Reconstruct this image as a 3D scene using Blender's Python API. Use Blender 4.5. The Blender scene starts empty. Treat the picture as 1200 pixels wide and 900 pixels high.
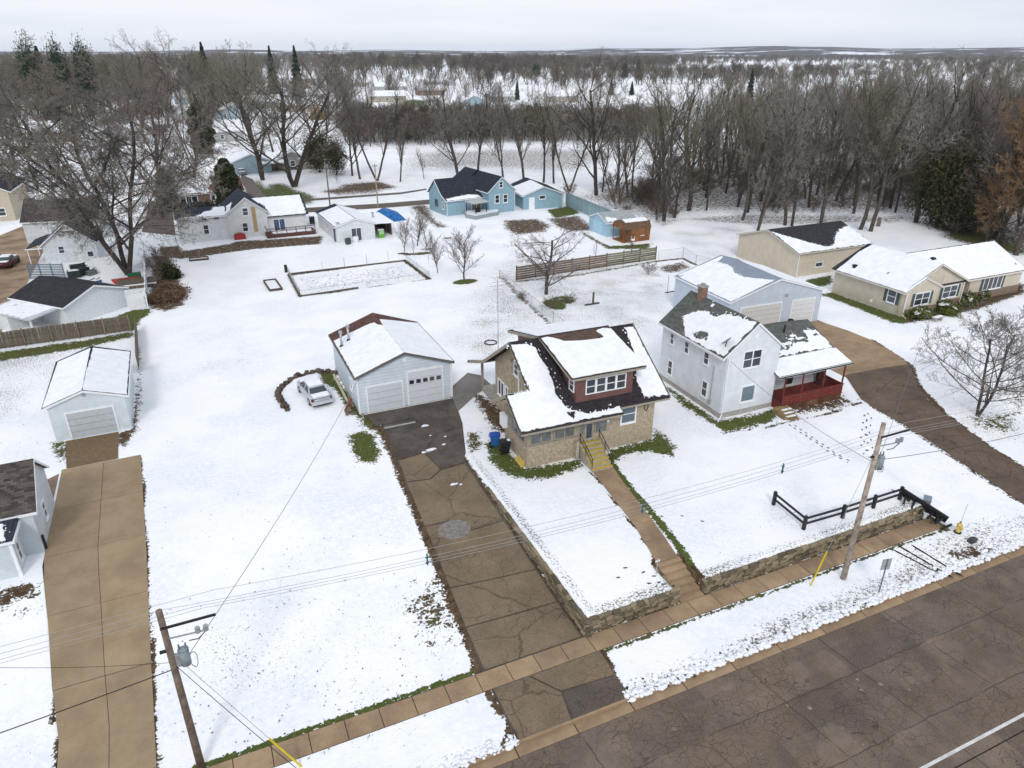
import bpy, math, random, bmesh
import numpy as np
from mathutils import Vector, Matrix, noise
from mathutils.geometry import tessellate_polygon
C = bpy.context.scene
COL = C.collection
R = math.radians
# ---------------------------------------------------------------- camera, sky, sun, exposure
# world axes: x runs along the street, y away from it, z up (metres)
CH, FOC, PITCH, YAW = 27.0, 833.0, R(25.1), R(24)
cd = bpy.data.cameras.new('camera'); cam = bpy.data.objects.new('camera', cd); COL.objects.link(cam)
cam.location = (0, 0, CH); cam.rotation_euler = (R(90) - PITCH, 0, -YAW)
cd.sensor_width = 36; cd.lens = 36 * FOC / 1200; cd.clip_start = .5; cd.clip_end = 20000
C.camera = cam
SUN_EL, SUN_AZ = 38, 205
w = bpy.data.worlds.new('World'); C.world = w; w.use_nodes = True
nt = w.node_tree; N = nt.nodes; L = nt.links; N.clear()
out = N.new('ShaderNodeOutputWorld'); bg = N.new('ShaderNodeBackground'); bg.inputs['Strength'].default_value = .1
sky = N.new('ShaderNodeTexSky'); sky.sky_type = 'NISHITA'; sky.sun_disc = False
sky.sun_elevation = R(SUN_EL); sky.sun_rotation = R(SUN_AZ)
tc = N.new('ShaderNodeTexCoord'); mp = N.new('ShaderNodeMapping'); mp.inputs['Scale'].default_value = (1.0, 1.0, 9)
nz = N.new('ShaderNodeTexNoise'); nz.inputs['Scale'].default_value = 1.6; nz.inputs['Detail'].default_value = 7; nz.inputs['Roughness'].default_value = .5
cr = N.new('ShaderNodeValToRGB'); cr.color_ramp.elements[0].position = .38; cr.color_ramp.elements[1].position = .62
cr.color_ramp.elements[0].color = (7.5, 8.05, 9.2, 1); cr.color_ramp.elements[1].color = (9.3, 9.6, 10.2, 1)
mx = N.new('ShaderNodeMix'); mx.data_type = 'RGBA'; mx.inputs[0].default_value = .93
L.new(tc.outputs['Generated'], mp.inputs[0]); L.new(mp.outputs[0], nz.inputs['Vector']); L.new(nz.outputs[0], cr.inputs[0])
L.new(sky.outputs[0], mx.inputs[6]); L.new(cr.outputs[0], mx.inputs[7]); L.new(mx.outputs[2], bg.inputs[0]); L.new(bg.outputs[0], out.inputs[0])
sd = bpy.data.lights.new('sun', 'SUN'); sun = bpy.data.objects.new('sun', sd); COL.objects.link(sun)
sd.energy = 1.35; sd.angle = R(12); sd.color = (1, .965, .91)
# light arrives from azimuth SUN_AZ (behind the viewer), same direction as the sky's sun
sun.rotation_euler = (R(90 - SUN_EL), 0, R(180 - SUN_AZ))
C.view_settings.view_transform = 'Standard'; C.view_settings.look = 'None'
C.view_settings.exposure = 0; C.view_settings.gamma = 1
C.cycles.max_bounces = 5; C.cycles.diffuse_bounces = 3; C.cycles.glossy_bounces = 3
C.cycles.transparent_max_bounces = 6; C.cycles.volume_bounces = 1
rnd = random.Random(7)
# ---------------------------------------------------------------- helpers
def conv(x, y):
    c, s = math.cos(YAW), math.sin(YAW)
    return (x * c + y * s, -x * s + y * c)
def P(px, py, z=0.0):
    """point on the level z that the photograph shows at px, py (used to survey the site)"""
    a = (px - 600) / FOC; b = (450 - py) / FOC; c, s = math.cos(PITCH), math.sin(PITCH)
    d = (a, c + b * s, -s + b * c); t = (z - CH) / d[2]
    return conv(a * t, d[1] * t)
def sst(x): x = max(0., min(1., x)); return x * x * (3 - 2 * x)
def gzs(s, t):
    """height of the ground"""
    base = -1 + sst((t - 24.9) / 17) if t > 24.9 else -1.0
    if s > 15.3 and t > 24.62:
        e = 1 - sst((s - 40.6) / 3.2)
        z = base * (1 - e)
        if 21.0 < s < 22.85 and t < 27.0: z = min(z, -1 + (t - 24.2) / 2.8)
        base = z
    return base
def PG(px, py):
    z = 0.
    for _ in range(8): x, y = P(px, py, z); z = gzs(x, y)
    return x, y
class MB:
    def __init__(s): s.v = []; s.f = []
    def add(s, v, f):
        n = len(s.v); s.v += [tuple(p) for p in v]; s.f += [tuple(i + n for i in q) for q in f]; return s
    def box(s, x0, y0, z0, x1, y1, z1):
        v = [(x, y, z) for z in (z0, z1) for y in (y0, y1) for x in (x0, x1)]
        return s.add(v, [(0, 2, 3, 1), (4, 5, 7, 6), (0, 1, 5, 4), (2, 6, 7, 3), (0, 4, 6, 2), (1, 3, 7, 5)])
    def bar(s, p, q, w, h, up=(0, 0, 1)):
        p = Vector(p); q = Vector(q); d = (q - p)
        if d.length < 1e-6: return s
        d.normalize(); u = Vector(up); a = d.cross(u)
        if a.length < 1e-3: a = d.cross(Vector((0, 1, 0)))
        a.normalize(); b = a.cross(d); a = a * w / 2; b = b * h / 2
        v = [p - a - b, p + a - b, p + a + b, p - a + b, q - a - b, q + a - b, q + a + b, q - a + b]
        return s.add(v, [(0, 1, 2, 3), (4, 7, 6, 5), (0, 4, 5, 1), (1, 5, 6, 2), (2, 6, 7, 3), (3, 7, 4, 0)])
    def cyl(s, p, q, r0, r1=None, n=8, cap=True):
        r1 = r0 if r1 is None else r1
        p = Vector(p); q = Vector(q); d = (q - p).normalized()
        a = d.cross(Vector((0, 0, 1)))
        if a.length < 1e-3: a = Vector((1, 0, 0))
        a.normalize(); b = d.cross(a); v = []
        for c, r in ((p, r0), (q, r1)):
            v += [c + (a * math.cos(k * 2 * math.pi / n) + b * math.sin(k * 2 * math.pi / n)) * r for k in range(n)]
        f = [(k, (k + 1) % n, n + (k + 1) % n, n + k) for k in range(n)]
        if cap: f += [tuple(range(n))[::-1], tuple(range(n, 2 * n))]
        return s.add(v, f)
    def prism(s, pts, vec):
        n = len(pts); vec = Vector(vec); pts = [Vector(p) for p in pts]
        return s.add(pts + [p + vec for p in pts], [tuple(range(n))[::-1], tuple(range(n, 2 * n))] + [(k, (k + 1) % n, n + (k + 1) % n, n + k) for k in range(n)])
    def lathe(s, prof, c=(0, 0, 0), n=12):
        m = len(prof); v = []
        for k in range(n):
            a = 2 * math.pi * k / n
            v += [(c[0] + r * math.cos(a), c[1] + r * math.sin(a), c[2] + z) for r, z in prof]
        f = [(k * m + i, ((k + 1) % n) * m + i, ((k + 1) % n) * m + i + 1, k * m + i + 1) for k in range(n) for i in range(m - 1)]
        return s.add(v, f)
    def build(s, name, mat, parent=None, smooth=False, **kw):
        me = bpy.data.meshes.new(name); me.from_pydata(s.v, [], s.f)
        bm = bmesh.new(); bm.from_mesh(me); bmesh.ops.recalc_face_normals(bm, faces=bm.faces); bm.to_mesh(me); bm.free()
        if smooth: me.shade_smooth()
        return link(name, me, mat, parent, **kw)
def link(name, me, mat=None, parent=None, loc=None, rz=None, label=None, cat=None, group=None, kind=None):
    if mat and not me.materials: me.materials.append(mat)
    o = bpy.data.objects.new(name, me); COL.objects.link(o); o.parent = parent
    if loc: o.location = loc
    if rz is not None: o.rotation_euler = (0, 0, rz)
    tag(o, label, cat, group, kind); return o
def tag(o, label=None, cat=None, group=None, kind=None):
    if label: o['label'] = label
    if cat: o['category'] = cat
    if group: o['group'] = group
    if kind: o['kind'] = kind
    return o
def thing(name, label, cat, loc=(0, 0, 0), rz=0, group=None, kind=None):
    o = bpy.data.objects.new(name, None); COL.objects.link(o); o.location = loc; o.rotation_euler = (0, 0, rz)
    o.empty_display_size = .3
    return tag(o, label, cat, group, kind)
CHILD = {}
def dup(root, loc, rz=0, label=None, scale=None, group=None):
    r = root.copy(); COL.objects.link(r); r.location = loc; r.rotation_euler = (0, 0, rz)
    if scale: r.scale = scale
    if label: r['label'] = label
    if group: r['group'] = group
    for c0 in root.children:
        c1 = c0.copy(); COL.objects.link(c1); c1.parent = r
        for g0 in c0.children:
            g1 = g0.copy(); COL.objects.link(g1); g1.parent = c1
    return r
# ---------------------------------------------------------------- materials
class NT:
    def __init__(s, name, rough=.85, spec=.25, metallic=0):
        s.m = bpy.data.materials.new(name); s.m.use_nodes = True; s.t = s.m.node_tree; s.n = s.t.nodes; s.l = s.t.links
        s.b = s.n['Principled BSDF']; s.b.inputs['Roughness'].default_value = rough
        s.b.inputs['Specular IOR Level'].default_value = spec; s.b.inputs['Metallic'].default_value = metallic
        s.c = s.n.new('ShaderNodeTexCoord'); s.obj = s.c.outputs['Object']
    def put(s, v, inp):
        if hasattr(v, 'is_output') or isinstance(v, bpy.types.NodeSocket): s.l.new(v, inp)
        else: inp.default_value = v if not isinstance(v, tuple) or len(v) != 3 or inp.type != 'RGBA' else (*v, 1)
    def noise(s, scale, det=3, rough=.55, vec=None, dist=0):
        n = s.n.new('ShaderNodeTexNoise'); n.inputs['Scale'].default_value = scale; n.inputs['Detail'].default_value = det
        n.inputs['Roughness'].default_value = rough; n.inputs['Distortion'].default_value = dist
        s.l.new(vec or s.obj, n.inputs['Vector']); return n.outputs[0]
    def vor(s, scale, feat='DISTANCE_TO_EDGE', vec=None, rnd_=1):
        n = s.n.new('ShaderNodeTexVoronoi'); n.feature = feat; n.inputs['Scale'].default_value = scale
        n.inputs['Randomness'].default_value = rnd_; s.l.new(vec or s.obj, n.inputs['Vector']); return n.outputs[0]
    def math(s, op, a, b=0., c=0., clamp=False):
        n = s.n.new('ShaderNodeMath'); n.operation = op; n.use_clamp = clamp
        for i, v in enumerate((a, b, c)): s.put(v, n.inputs[i])
        return n.outputs[0]
    def ramp(s, v, a, b, c0=0., c1=1.):
        n = s.n.new('ShaderNodeMapRange'); n.interpolation_type = 'SMOOTHSTEP'
        for k, x in (('Value', v), ('From Min', a), ('From Max', b), ('To Min', c0), ('To Max', c1)): s.put(x, n.inputs[k])
        return n.outputs[0]
    def mix(s, f, a, b, mode='MIX'):
        n = s.n.new('ShaderNodeMix'); n.data_type = 'RGBA'; n.blend_type = mode
        s.put(f, n.inputs[0]); s.put(a, n.inputs[6]); s.put(b, n.inputs[7]); return n.outputs[2]
    def attr(s, name):
        n = s.n.new('ShaderNodeAttribute'); n.attribute_name = name; return n.outputs['Fac']
    def vec(s, x, y, z=0.):
        n = s.n.new('ShaderNodeCombineXYZ')
        for i, v in enumerate((x, y, z)): s.put(v, n.inputs[i])
        return n.outputs[0]
    def sep(s, v=None):
        n = s.n.new('ShaderNodeSeparateXYZ'); s.l.new(v or s.obj, n.inputs[0]); return n.outputs
    def rand(s):
        return s.n.new('ShaderNodeObjectInfo').outputs['Random']
    def bump(s, h, strength=.4, dist=.02):
        n = s.n.new('ShaderNodeBump'); n.inputs['Strength'].default_value = strength; n.inputs['Distance'].default_value = dist
        s.l.new(h, n.inputs['Height']); s.l.new(n.outputs[0], s.b.inputs['Normal'])
    def col(s, v): s.put(v, s.b.inputs['Base Color']); return s.m
def sc(c, k): return tuple(min(1, x * k) for x in c)
def plain(name, c, rough=.8, var=.12, scale=4, bump=.25, bs=25, spec=.25, metallic=0, rv=0.):
    m = NT(name, rough, spec, metallic); n = m.noise(scale, 4)
    col = m.mix(m.ramp(n, .3, .7), sc(c, 1 - var), sc(c, 1 + var))
    if rv: col = m.mix(m.rand(), m.mix(1., col, (1 - rv,) * 3, 'MULTIPLY'), m.mix(1., col, (1 + rv,) * 3, 'MULTIPLY'))
    if bump: m.bump(m.noise(bs, 3), bump, .01)
    return m.col(col)
def siding(name, c, pitch=.16, vertical=False, groove_shade=.2, var=.07):
    m = NT(name, .6, .3); x, y, z = m.sep()
    u = m.math('ADD', x, y) if vertical else z
    f = m.math('FRACT', m.math('DIVIDE', u, pitch))
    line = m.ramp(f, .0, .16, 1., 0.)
    n = m.noise(1.3, 4); st = m.noise(1, 4, vec=m.vec(m.math('MULTIPLY', m.math('ADD', x, y), 4.), m.math('MULTIPLY', z, .5), 0.))
    col = m.mix(m.ramp(n, .3, .75), sc(c, 1 - var), sc(c, 1 + var))
    col = m.mix(m.math('MULTIPLY', m.ramp(st, .55, .8), .12), col, (.3, .28, .22))
    col = m.mix(m.math('MULTIPLY', line, groove_shade), col, sc(c, .35))
    m.bump(f if not vertical else m.math('PINGPONG', f, .5), .8, .02)
    return m.col(col)
def brickm(name, c1, c2, mortar, bw=.21, bh=.07, mort=.012, patch=.6):
    m = NT(name, .85, .2); x, y, z = m.sep()
    n = m.n.new('ShaderNodeTexBrick'); m.l.new(m.vec(m.math('ADD', x, y), z, 0.), n.inputs['Vector'])
    n.inputs['Scale'].default_value = 1; n.inputs['Brick Width'].default_value = bw; n.inputs['Row Height'].default_value = bh
    n.inputs['Mortar Size'].default_value = mort; n.inputs['Bias'].default_value = -.1
    n.inputs['Color1'].default_value = (*c1, 1); n.inputs['Color2'].default_value = (*c2, 1); n.inputs['Mortar'].default_value = (*mortar, 1)
    col = m.mix(m.math('MULTIPLY', m.ramp(m.noise(4.5, 5, .8), .42, .66), patch), n.outputs[0], sc(c1, .42))
    col = m.mix(m.math('MULTIPLY', m.ramp(m.noise(6.5, 4, .8), .5, .68), patch), col, sc(mortar, 1.35))
    m.bump(n.outputs[1], -.4, .01)
    return m.col(col)
def shingle(name, c, var=.3, moss=None, axis='y'):
    m = NT(name, .95, .1); x, y, z = m.sep()
    v = m.vec(y, m.math('MULTIPLY', x, 1.12), 0.) if axis == 'y' else m.vec(x, m.math('MULTIPLY', y, 1.12), 0.)
    n = m.n.new('ShaderNodeTexBrick'); m.l.new(v, n.inputs['Vector'])
    n.inputs['Scale'].default_value = 1; n.inputs['Brick Width'].default_value = .33; n.inputs['Row Height'].default_value = .14
    n.inputs['Mortar Size'].default_value = .008; n.inputs['Bias'].default_value = 0
    n.inputs['Color1'].default_value = (*sc(c, 1 - var), 1); n.inputs['Color2'].default_value = (*sc(c, 1 + var), 1); n.inputs['Mortar'].default_value = (*sc(c, .5), 1)
    col = m.mix(m.math('MULTIPLY', m.ramp(m.noise(2.2, 5, .7), .4, .75), .5), n.outputs[0], sc(c, .6))
    if moss: col = m.mix(m.math('MULTIPLY', m.ramp(m.noise(1.5, 4), .5, .7), .5), col, moss)
    m.bump(n.outputs[1], -.5, .012)
    return m.col(col)
def sc_mul(m, col, k): return m.mix(1., col, (k, k, k), 'MULTIPLY')
def finish_grain(name, c, lo, hi, rv=.05):
    m = NT(name, .9, .2); col = m.mix(m.ramp(m.noise(.55, 6, .7), .3, .7), lo, c); col = m.mix(m.rand(), sc_mul(m, col, 1 - rv), sc_mul(m, col, 1 + rv)); col = m.mix(m.math('MULTIPLY', m.ramp(m.noise(30, 2, .9), .45, .8), .6), col, hi)
    col = m.mix(m.math('MULTIPLY', m.ramp(m.noise(14, 2, .9), .55, .8), .35), col, sc(lo, .6)); col = m.mix(m.math('MULTIPLY', m.ramp(m.noise(.25, 3), .55, .7), .35), col, sc(lo, .8))
    m.bump(m.noise(50, 2), .4, .01); return m.col(col)
def snowm(name, c=(.89, .90, .915)):
    m = NT(name, .75, .2); n = m.noise(1.2, 6, .7)
    col = m.mix(m.ramp(n, .38, .6), (c[0] * .90, c[1] * .92, c[2] * .96), c); col = m.mix(m.math('MULTIPLY', m.ramp(m.noise(13, 3, .8), .62, .74), .35), col, sc(c, .7))
    m.bump(m.math('ADD', m.noise(1.4, 5, .6), m.math('MULTIPLY', m.noise(9, 4, .7), .22)), .5, .12); return m.col(col)
SNOW = snowm('snow')
WHITE = plain('white_paint', (.80, .82, .84), .55, .05)
WHITE2 = plain('dull_white_trim', (.56, .56, .53), .6, .08)
GLASS = NT('window_glass', .12, .6)
GLASS = GLASS.col(GLASS.mix(GLASS.rand(), (.015, .02, .028), (.06, .075, .09)))
GLASSL = NT('curtained_glass', .2, .5); GLASSL = GLASSL.col(GLASSL.mix(GLASSL.ramp(GLASSL.noise(2), .4, .6), (.10, .115, .12), (.17, .185, .185)))
DARK = plain('dark_void', (.012, .013, .015), .9, .1)
BLACK = plain('black_metal', (.02, .021, .024), .5, .2)
SH_CHAR = shingle('charcoal_shingle', (.045, .043, .052), axis='x')
SH_BROWN = shingle('brown_red_shingle', (.125, .07, .058), axis='y')
SH_SLATE = shingle('slate_blue_shingle', (.04, .048, .065), axis='y')
SH_GREY = shingle('mossy_grey_shingle', (.12, .128, .118), moss=(.10, .12, .075), axis='y')
SH_WEATH = shingle('weathered_brown_shingle', (.10, .085, .075), var=.5, axis='x')
S_GAR = siding('blue_white_siding', (.62, .69, .76), .28, groove_shade=.6)
S_WHITE = siding('white_siding', (.75, .78, .82), .125, groove_shade=.3)
S_WHITE2 = siding('old_white_siding', (.62, .65, .66), .15, groove_shade=.2)
S_TAN = siding('tan_siding', (.60, .53, .425), .13, groove_shade=.14)
S_BLUE = siding('light_blue_siding', (.27, .42, .50), .15, groove_shade=.2)
S_BARN = siding('barn_metal', (.52, .58, .66), .3, vertical=True, groove_shade=.22)
S_DORM = siding('brown_red_siding', (.17, .085, .075), .2, groove_shade=.4, var=.15)
S_BROWNSHED = siding('stained_wood_siding', (.24, .10, .035), .2, vertical=True, groove_shade=.4, var=.3)
B_TAN = brickm('tan_brick', (.35, .265, .17), (.46, .37, .255), (.46, .41, .33))
B_RED = brickm('red_brick', (.22, .09, .06), (.3, .14, .09), (.3, .25, .2))
STONE_TAN = brickm('tan_stone', (.22, .15, .11), (.3, .22, .16), (.2, .17, .14), .3, .12)
YELLOW = plain('ochre_step_paint', (.50, .37, .09), .8, .2, 6)
CONC = finish_grain('tan_concrete', (.385, .27, .165), (.235, .16, .10), (.46, .35, .24), .1)
CONC_L = finish_grain('brown_concrete_drive', (.355, .265, .165), (.265, .19, .115), (.43, .34, .235))
CONC_G = plain('grey_concrete', (.36, .34, .31), .9, .15)
WOODG = plain('weathered_wood', (.15, .125, .095), .9, .3, 5, .5, 30, rv=.2)
WOODD = plain('dark_fence_wood', (.10, .075, .055), .9, .3, 5, rv=.2)
REDW = plain('red_painted_deck', (.15, .030, .025), .75, .3, 6, rv=.1)
DECKR = plain('dark_red_brown_deck', (.10, .045, .04), .8, .3, 6, rv=.15)
GALV = plain('galvanised_steel', (.42, .44, .46), .45, .15, 8, metallic=.5)
POLEW = plain('pole_wood', (.17, .13, .10), .9, .35, 3, .6, 14)
POLEW2 = plain('pale_pole_wood', (.36, .30, .245), .9, .35, 3, .6, 14)
TRAFO = plain('transformer_grey', (.24, .29, .30), .5, .1)
STONE = plain('wall_stone', (.20, .165, .11), .95, .5, 9, .9, 18, rv=.5)
STONED = plain('stone_joint_earth', (.07, .055, .035), .95, .3)
ROCKX = plain('dark_border_rock', (.10, .075, .06), .95, .5, 7, .9, 12, rv=.4)
ROCK = plain('border_rock', (.19, .14, .11), .95, .4, 5, .8, 12, rv=.4)
# ---------------------------------------------------------------- ground
def poly_sd(X, Y, poly):
    """signed distance (positive inside) to a polygon, numpy"""
    d = np.full(X.shape, 1e9); inside = np.zeros(X.shape, bool); n = len(poly)
    for i in range(n):
        ax, ay = poly[i]; bx, by = poly[(i + 1) % n]
        ex, ey = bx - ax, by - ay; wx, wy = X - ax, Y - ay
        h = np.clip((wx * ex + wy * ey) / (ex * ex + ey * ey + 1e-9), 0, 1)
        d = np.minimum(d, np.hypot(wx - ex * h, wy - ey * h))
        c = ((ay > Y) != (by > Y)) & (X < (bx - ax) * (Y - ay) / (by - ay + 1e-12) + ax)
        inside ^= c
    return np.where(inside, d, -d)
def line_sd(X, Y, pts):
    d = np.full(X.shape, 1e9)
    for (ax, ay), (bx, by) in zip(pts[:-1], pts[1:]):
        ex, ey = bx - ax, by - ay; wx, wy = X - ax, Y - ay
        h = np.clip((wx * ex + wy * ey) / (ex * ex + ey * ey + 1e-9), 0, 1)
        d = np.minimum(d, np.hypot(wx - ex * h, wy - ey * h))
    return -d
def pp(*pts, z=0.): return [P(x, y, z) for x, y in pts]
WOOD_PX = [(655, 232), (700, 240), (760, 262), (812, 252), (870, 250), (960, 252), (1070, 252), (1120, 280), (1200, 290), (1420, 300), (1420, 158), (1200, 150), (1000, 153), (900, 162), (830, 184), (765, 206), (700, 222)]
WOODP = pp(*WOOD_PX)
# (polygon or line, soft edge, bareness, soil 0 grass - 1 brown)
PATCH = [
 ('p', pp((408,510),(425,504),(440,511),(447,532),(440,543),(420,541),(412,526)), .35, 1, .1),
 ('l', [(15.02, 24.4), (15.02, 43)], .22, .95, .9), ('l', [(15.2, 24.42), (20.9, 24.42)], .2, .95, .8), ('l', [(22.9, 24.42), (40.5, 24.42)], .2, .95, .8), ('l', [(20.95, 24.4), (20.95, 27)], .2, .9, .9), ('l', [(22.85, 24.4), (22.85, 27)], .2, .9, .9),
 ('l', [(9.15, 24.4), (9.45, 28), (9.85, 36), (10.1, 41), (10.45, 45), (10.65, 49.5)], .36, 1, .85),
 ('p', pp((373,435),(390,436),(425,484),(440,498),(448,502),(428,500),(404,474),(392,456),(376,448)), .3, 1, .35),
 ('p', pp((415,484),(438,486),(455,500),(462,520),(448,512),(425,500)), .3, .9, .5),
 ('p', pp((568,520),(585,512),(600,530),(617,549),(680,538),(684,546),(650,560),(620,563),(592,556),(574,540)), .4, 1, .15),
 ('p', pp((708,540),(714,527),(764,515),(766,502),(774,506),(792,524),(788,536),(762,530),(735,533),(716,545)), .35, 1, .05),
 ('p', pp((553,462),(565,462),(590,478),(604,492),(590,512),(578,503),(562,480)), .4, .9, .9),
 ('p', pp((545,508),(562,505),(566,520),(556,535),(548,528)), .3, .8, .5),
 ('p', pp((778,452),(792,458),(841,492),(905,480),(912,484),(906,494),(850,508),(838,500),(800,476)), .35, .95, .3),
 ('p', pp((905,474),(955,466),(990,462),(1000,470),(985,478),(960,480),(925,487),(905,486)), .35, .75, .8),
 ('l', pp((880,503),(915,497),(960,486),(1010,470)), .12, .9, .9),
 ('p', pp((780,446),(768,438),(775,432),(785,445)), .3, .7, .5),
 ('p', pp((960,345),(975,342),(1055,370),(1068,374),(1062,380),(1045,378),(985,354)), .35, .95, .3),
 ('p', pp((1055,366),(1100,356),(1200,332),(1205,342),(1150,362),(1100,372),(1062,380)), .35, .95, 1),
 ('p', pp((943,328),(975,322),(976,332),(952,340),(942,335)), .35, .95, .2),
 ('p', pp((66,516),(78,518),(82,545),(66,535),(60,520)), .35, .95, .4),
 ('p', pp((135,508),(154,502),(158,470),(163,430),(158,405),(164,408),(165,470),(160,505),(148,524),(137,522)), .3, .95, .9),
 ('p', pp((-30,420),(0,412),(100,398),(155,388),(160,394),(100,408),(0,424),(-30,432)), .4, .9, .4),
 ('p', pp((135,371),(152,364),(176,361),(178,366),(166,374),(160,384),(158,388),(150,388)), .3, 1, .05),
 ('p', pp((175,362),(175,330),(180,300),(200,298),(210,318),(214,340),(218,357),(196,365)), .4, .85, 1),
 ('p', pp((186,290),(210,287),(216,293),(268,286),(275,283),(380,276),(376,286),(300,292),(210,304),(188,300)), .3, .85, .9),
 ('l', pp((399,438),(372,435),(345,442),(327,456),(326,466),(337,480)), .3, .9, .9), ('e', P(545, 330), (1.7, 1.1), 1, .15), ('e', P(650, 357), (1.2, 2.0), 1, .1), ('e', P(660, 352), (1.6, 1.6), .8, .3),
 ('e', P(495, 297), (1.5, .8), .9, .5), ('e', P(480, 298), (1., .6), .9, .6), ('e', P(472, 297), (.9, .6), .8, .6), ('e', P(525, 279), (1, .6), .7, .5), ('e', P(500, 292), (1, .6), .7, .5),
 ('l', pp((588,325),(612,350),(632,368),(655,388)), .45, .6, .8),
 ('l', pp((605,330),(680,322),(770,306)), .5, .62, .4),
 ('l', pp((770,306),(800,303),(815,310)), .35, .9, .8),
 ('p', pp((770,312),(800,306),(812,313),(795,320),(775,320)), .6, .72, 1),
 ('l', pp((338,322),(352,348)), .25, .95, .8), ('l', pp((352,348),(503,327)), .12, .75, .8), ('l', pp((503,327),(474,305)), .35, 1, .95), ('l', pp((474,305),(338,323)), .28, .9, .9),
 ('p', pp((343,325),(472,308),(498,326),(354,345)), .6, .36, .85),
 ('p', pp((478,242),(500,238),(512,258),(528,266),(512,268),(492,254)), .9, .8, .8),
 ('p', pp((588,258),(630,256),(648,264),(640,272),(604,276),(590,268)), .9, .8, 1),
 ('p', pp((640,256),(678,252),(692,262),(700,270),(668,272),(650,266)), .9, .8, .9),
 ('p', pp((640,246),(672,240),(680,250),(650,256)), .5, 1, .1),
 ('p', pp((678,268),(705,284),(716,288),(765,285),(760,292),(712,292),(684,276)), .4, .9, .4),
 ('p', pp((300,222),(330,212),(350,224),(372,228),(366,240),(330,244),(296,240),(288,230)), 1., .85, .25),
 ('p', pp((286,214),(306,212),(312,220),(300,232),(284,236)), 1., .9, .3),
 ('p', pp((375,225),(400,217),(445,212),(470,220),(440,226),(395,229)), 1.2, .85, .85),
 ('p', pp((1085,262),(1130,268),(1205,288),(1205,303),(1150,290),(1112,278)), 1., 1, .45),
 ('p', pp((760,258),(870,250),(1070,252),(1070,262),(1000,262),(950,264),(870,264),(800,258),(775,270)), 1.2, .55, 1),
 ('p', pp((486,692),(512,684),(532,700),(536,728),(510,746),(484,738),(478,712), z=-.8), 1.3, .80, .55),
 ('p', pp((0,700),(30,690),(48,690),(52,704),(20,710),(0,724), z=-.5), .3, .9, 1),
 ('p', pp((0,720),(30,712),(58,712),(40,730),(8,734), z=-.5), .5, .42, .9),
 ('p', pp((1130,480),(1200,470),(1200,500),(1150,496)), .8, .62, .2),
 ('l', [PG(*p) for p in ((1009,468),(1061,499),(1125,541),(1195,588))], .35, .6, .9),
 ('l', [PG(*p) for p in ((1022,399),(1066,428),(1076,453),(1110,488),(1162,526),(1200,549),(1235,573))], .4, .9, .8),
 ('l', [(-12, 24.35), (9.3, 24.42)], .26, .95, .15), ('l', [(-12, 23.1), (9.3, 23.1)], .12, .5, .6),
 ('l', [(15.2, 23.0), (41, 22.95)], .16, .8, .5), ('l', [(41, 22.9), (41.2, 24.3)], .3, .9, .8),
 ('l', [(9.0, 23.2), (9.3, 21), (8.6, 19.9)], .25, .9, .8), ('l', [(15.3, 22.9), (14.8, 20.3)], .3, .9, .85),
 ('l', [(20.9, 25.2), (21.7, 29), (22.3, 34), (22.6, 37.3)], .12, .8, .9), ('l', [(23.0, 26), (23.6, 30), (24.1, 35), (24.5, 37.3)], .3, .95, .2),
 ('l', [(-5.5, 22), (-5.8, 32), (-6.1, 40), (-6.6, 52)], .2, .85, .9), ('l', [(-9.4, 22), (-9.5, 27), (-10, 31)], .15, .8, .9),
 ('l', [(-25, 19.95), (9, 19.95)], .2, .6, 1), ('l', [(14.8, 20.0), (40, 20.0), (60, 19.5)], .22, .62, 1),
 ('p', pp((1108,648),(1140,640),(1170,642),(1150,652),(1120,656), z=-1), .3, .9, 1),
 ('p', WOODP, 5., .63, 1.),
 ('p', pp((430,152),(560,150),(700,148),(770,150),(770,168),(560,170),(420,172)), 6, .62, 1),
 ('p', pp((470,176),(640,172),(760,176),(690,204),(560,200),(455,204)), 6, .56, .9),
 ('p', pp((455,122),(475,116),(510,118),(500,128),(470,130)), 6, 1, .3),
]
SPECK = [
 ('p', pp((545,330),(600,300),(790,310),(800,400),(640,390),(560,440),(520,400)), 4, .9), ('p', pp((-40,420),(100,405),(150,395),(60,450),(0,500),(-60,500)), 2, .9),
 ('p', [(-5, 24), (9, 24), (9, 32), (-5, 34)], 3, .3), ('p', [(15, 19.9), (45, 19.9), (45, 22), (15, 20.8)], .6, 1.), ('p', [(-20, 19.9), (9, 19.9), (8, 21), (-20, 21)], .6, .6),
 ('p', [(34, 19.9), (60, 19.9), (60, 22.5), (36, 22.8)], 1, .9), ('p', pp((270,560),(440,500),(520,600),(400,700),(200,600)), 4, .15),
 ('p', pp((160,370),(330,350),(330,420),(160,500)), 5, .3), ('l', [(15.9, 24.9), (21, 24.9)], .35, 1.), ('l', [(23, 24.9), (40, 24.9)], .35, 1.), ('l', [(15.7, 25), (15.7, 42)], .3, 1.),
 ('p', pp((740,690),(800,660),(830,690),(760,705)), 1.2, .7), ('p', [(24, 25), (40, 25), (40, 28), (24, 28)], 1, .35), ('p', [(45, 26), (60, 26), (75, 50), (60, 44)], 4, .4),
 ('p', pp((1080,300),(1000,300),(860,262),(780,270),(800,300),(860,330)), 3, .8), ('p', [(-60, 36), (-14, 36), (-14, 56), (-60, 60)], 4, .35),
]
def axis_lines(lo, hi, step, far, extra, grow=1.18):
    a = list(np.arange(lo, hi, step)); s = step; x = a[-1]
    while x < far: s *= grow; x += s; a.append(x)
    s = step; x = lo
    while x > -far: s *= grow; x -= s; a.insert(0, x)
    return np.array(sorted(set(np.round(a + extra, 3))))
gx = axis_lines(-24, 76, .3, 2700, [15.27, 15.33, 21.0, 22.84, 22.9], 1.12)
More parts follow.
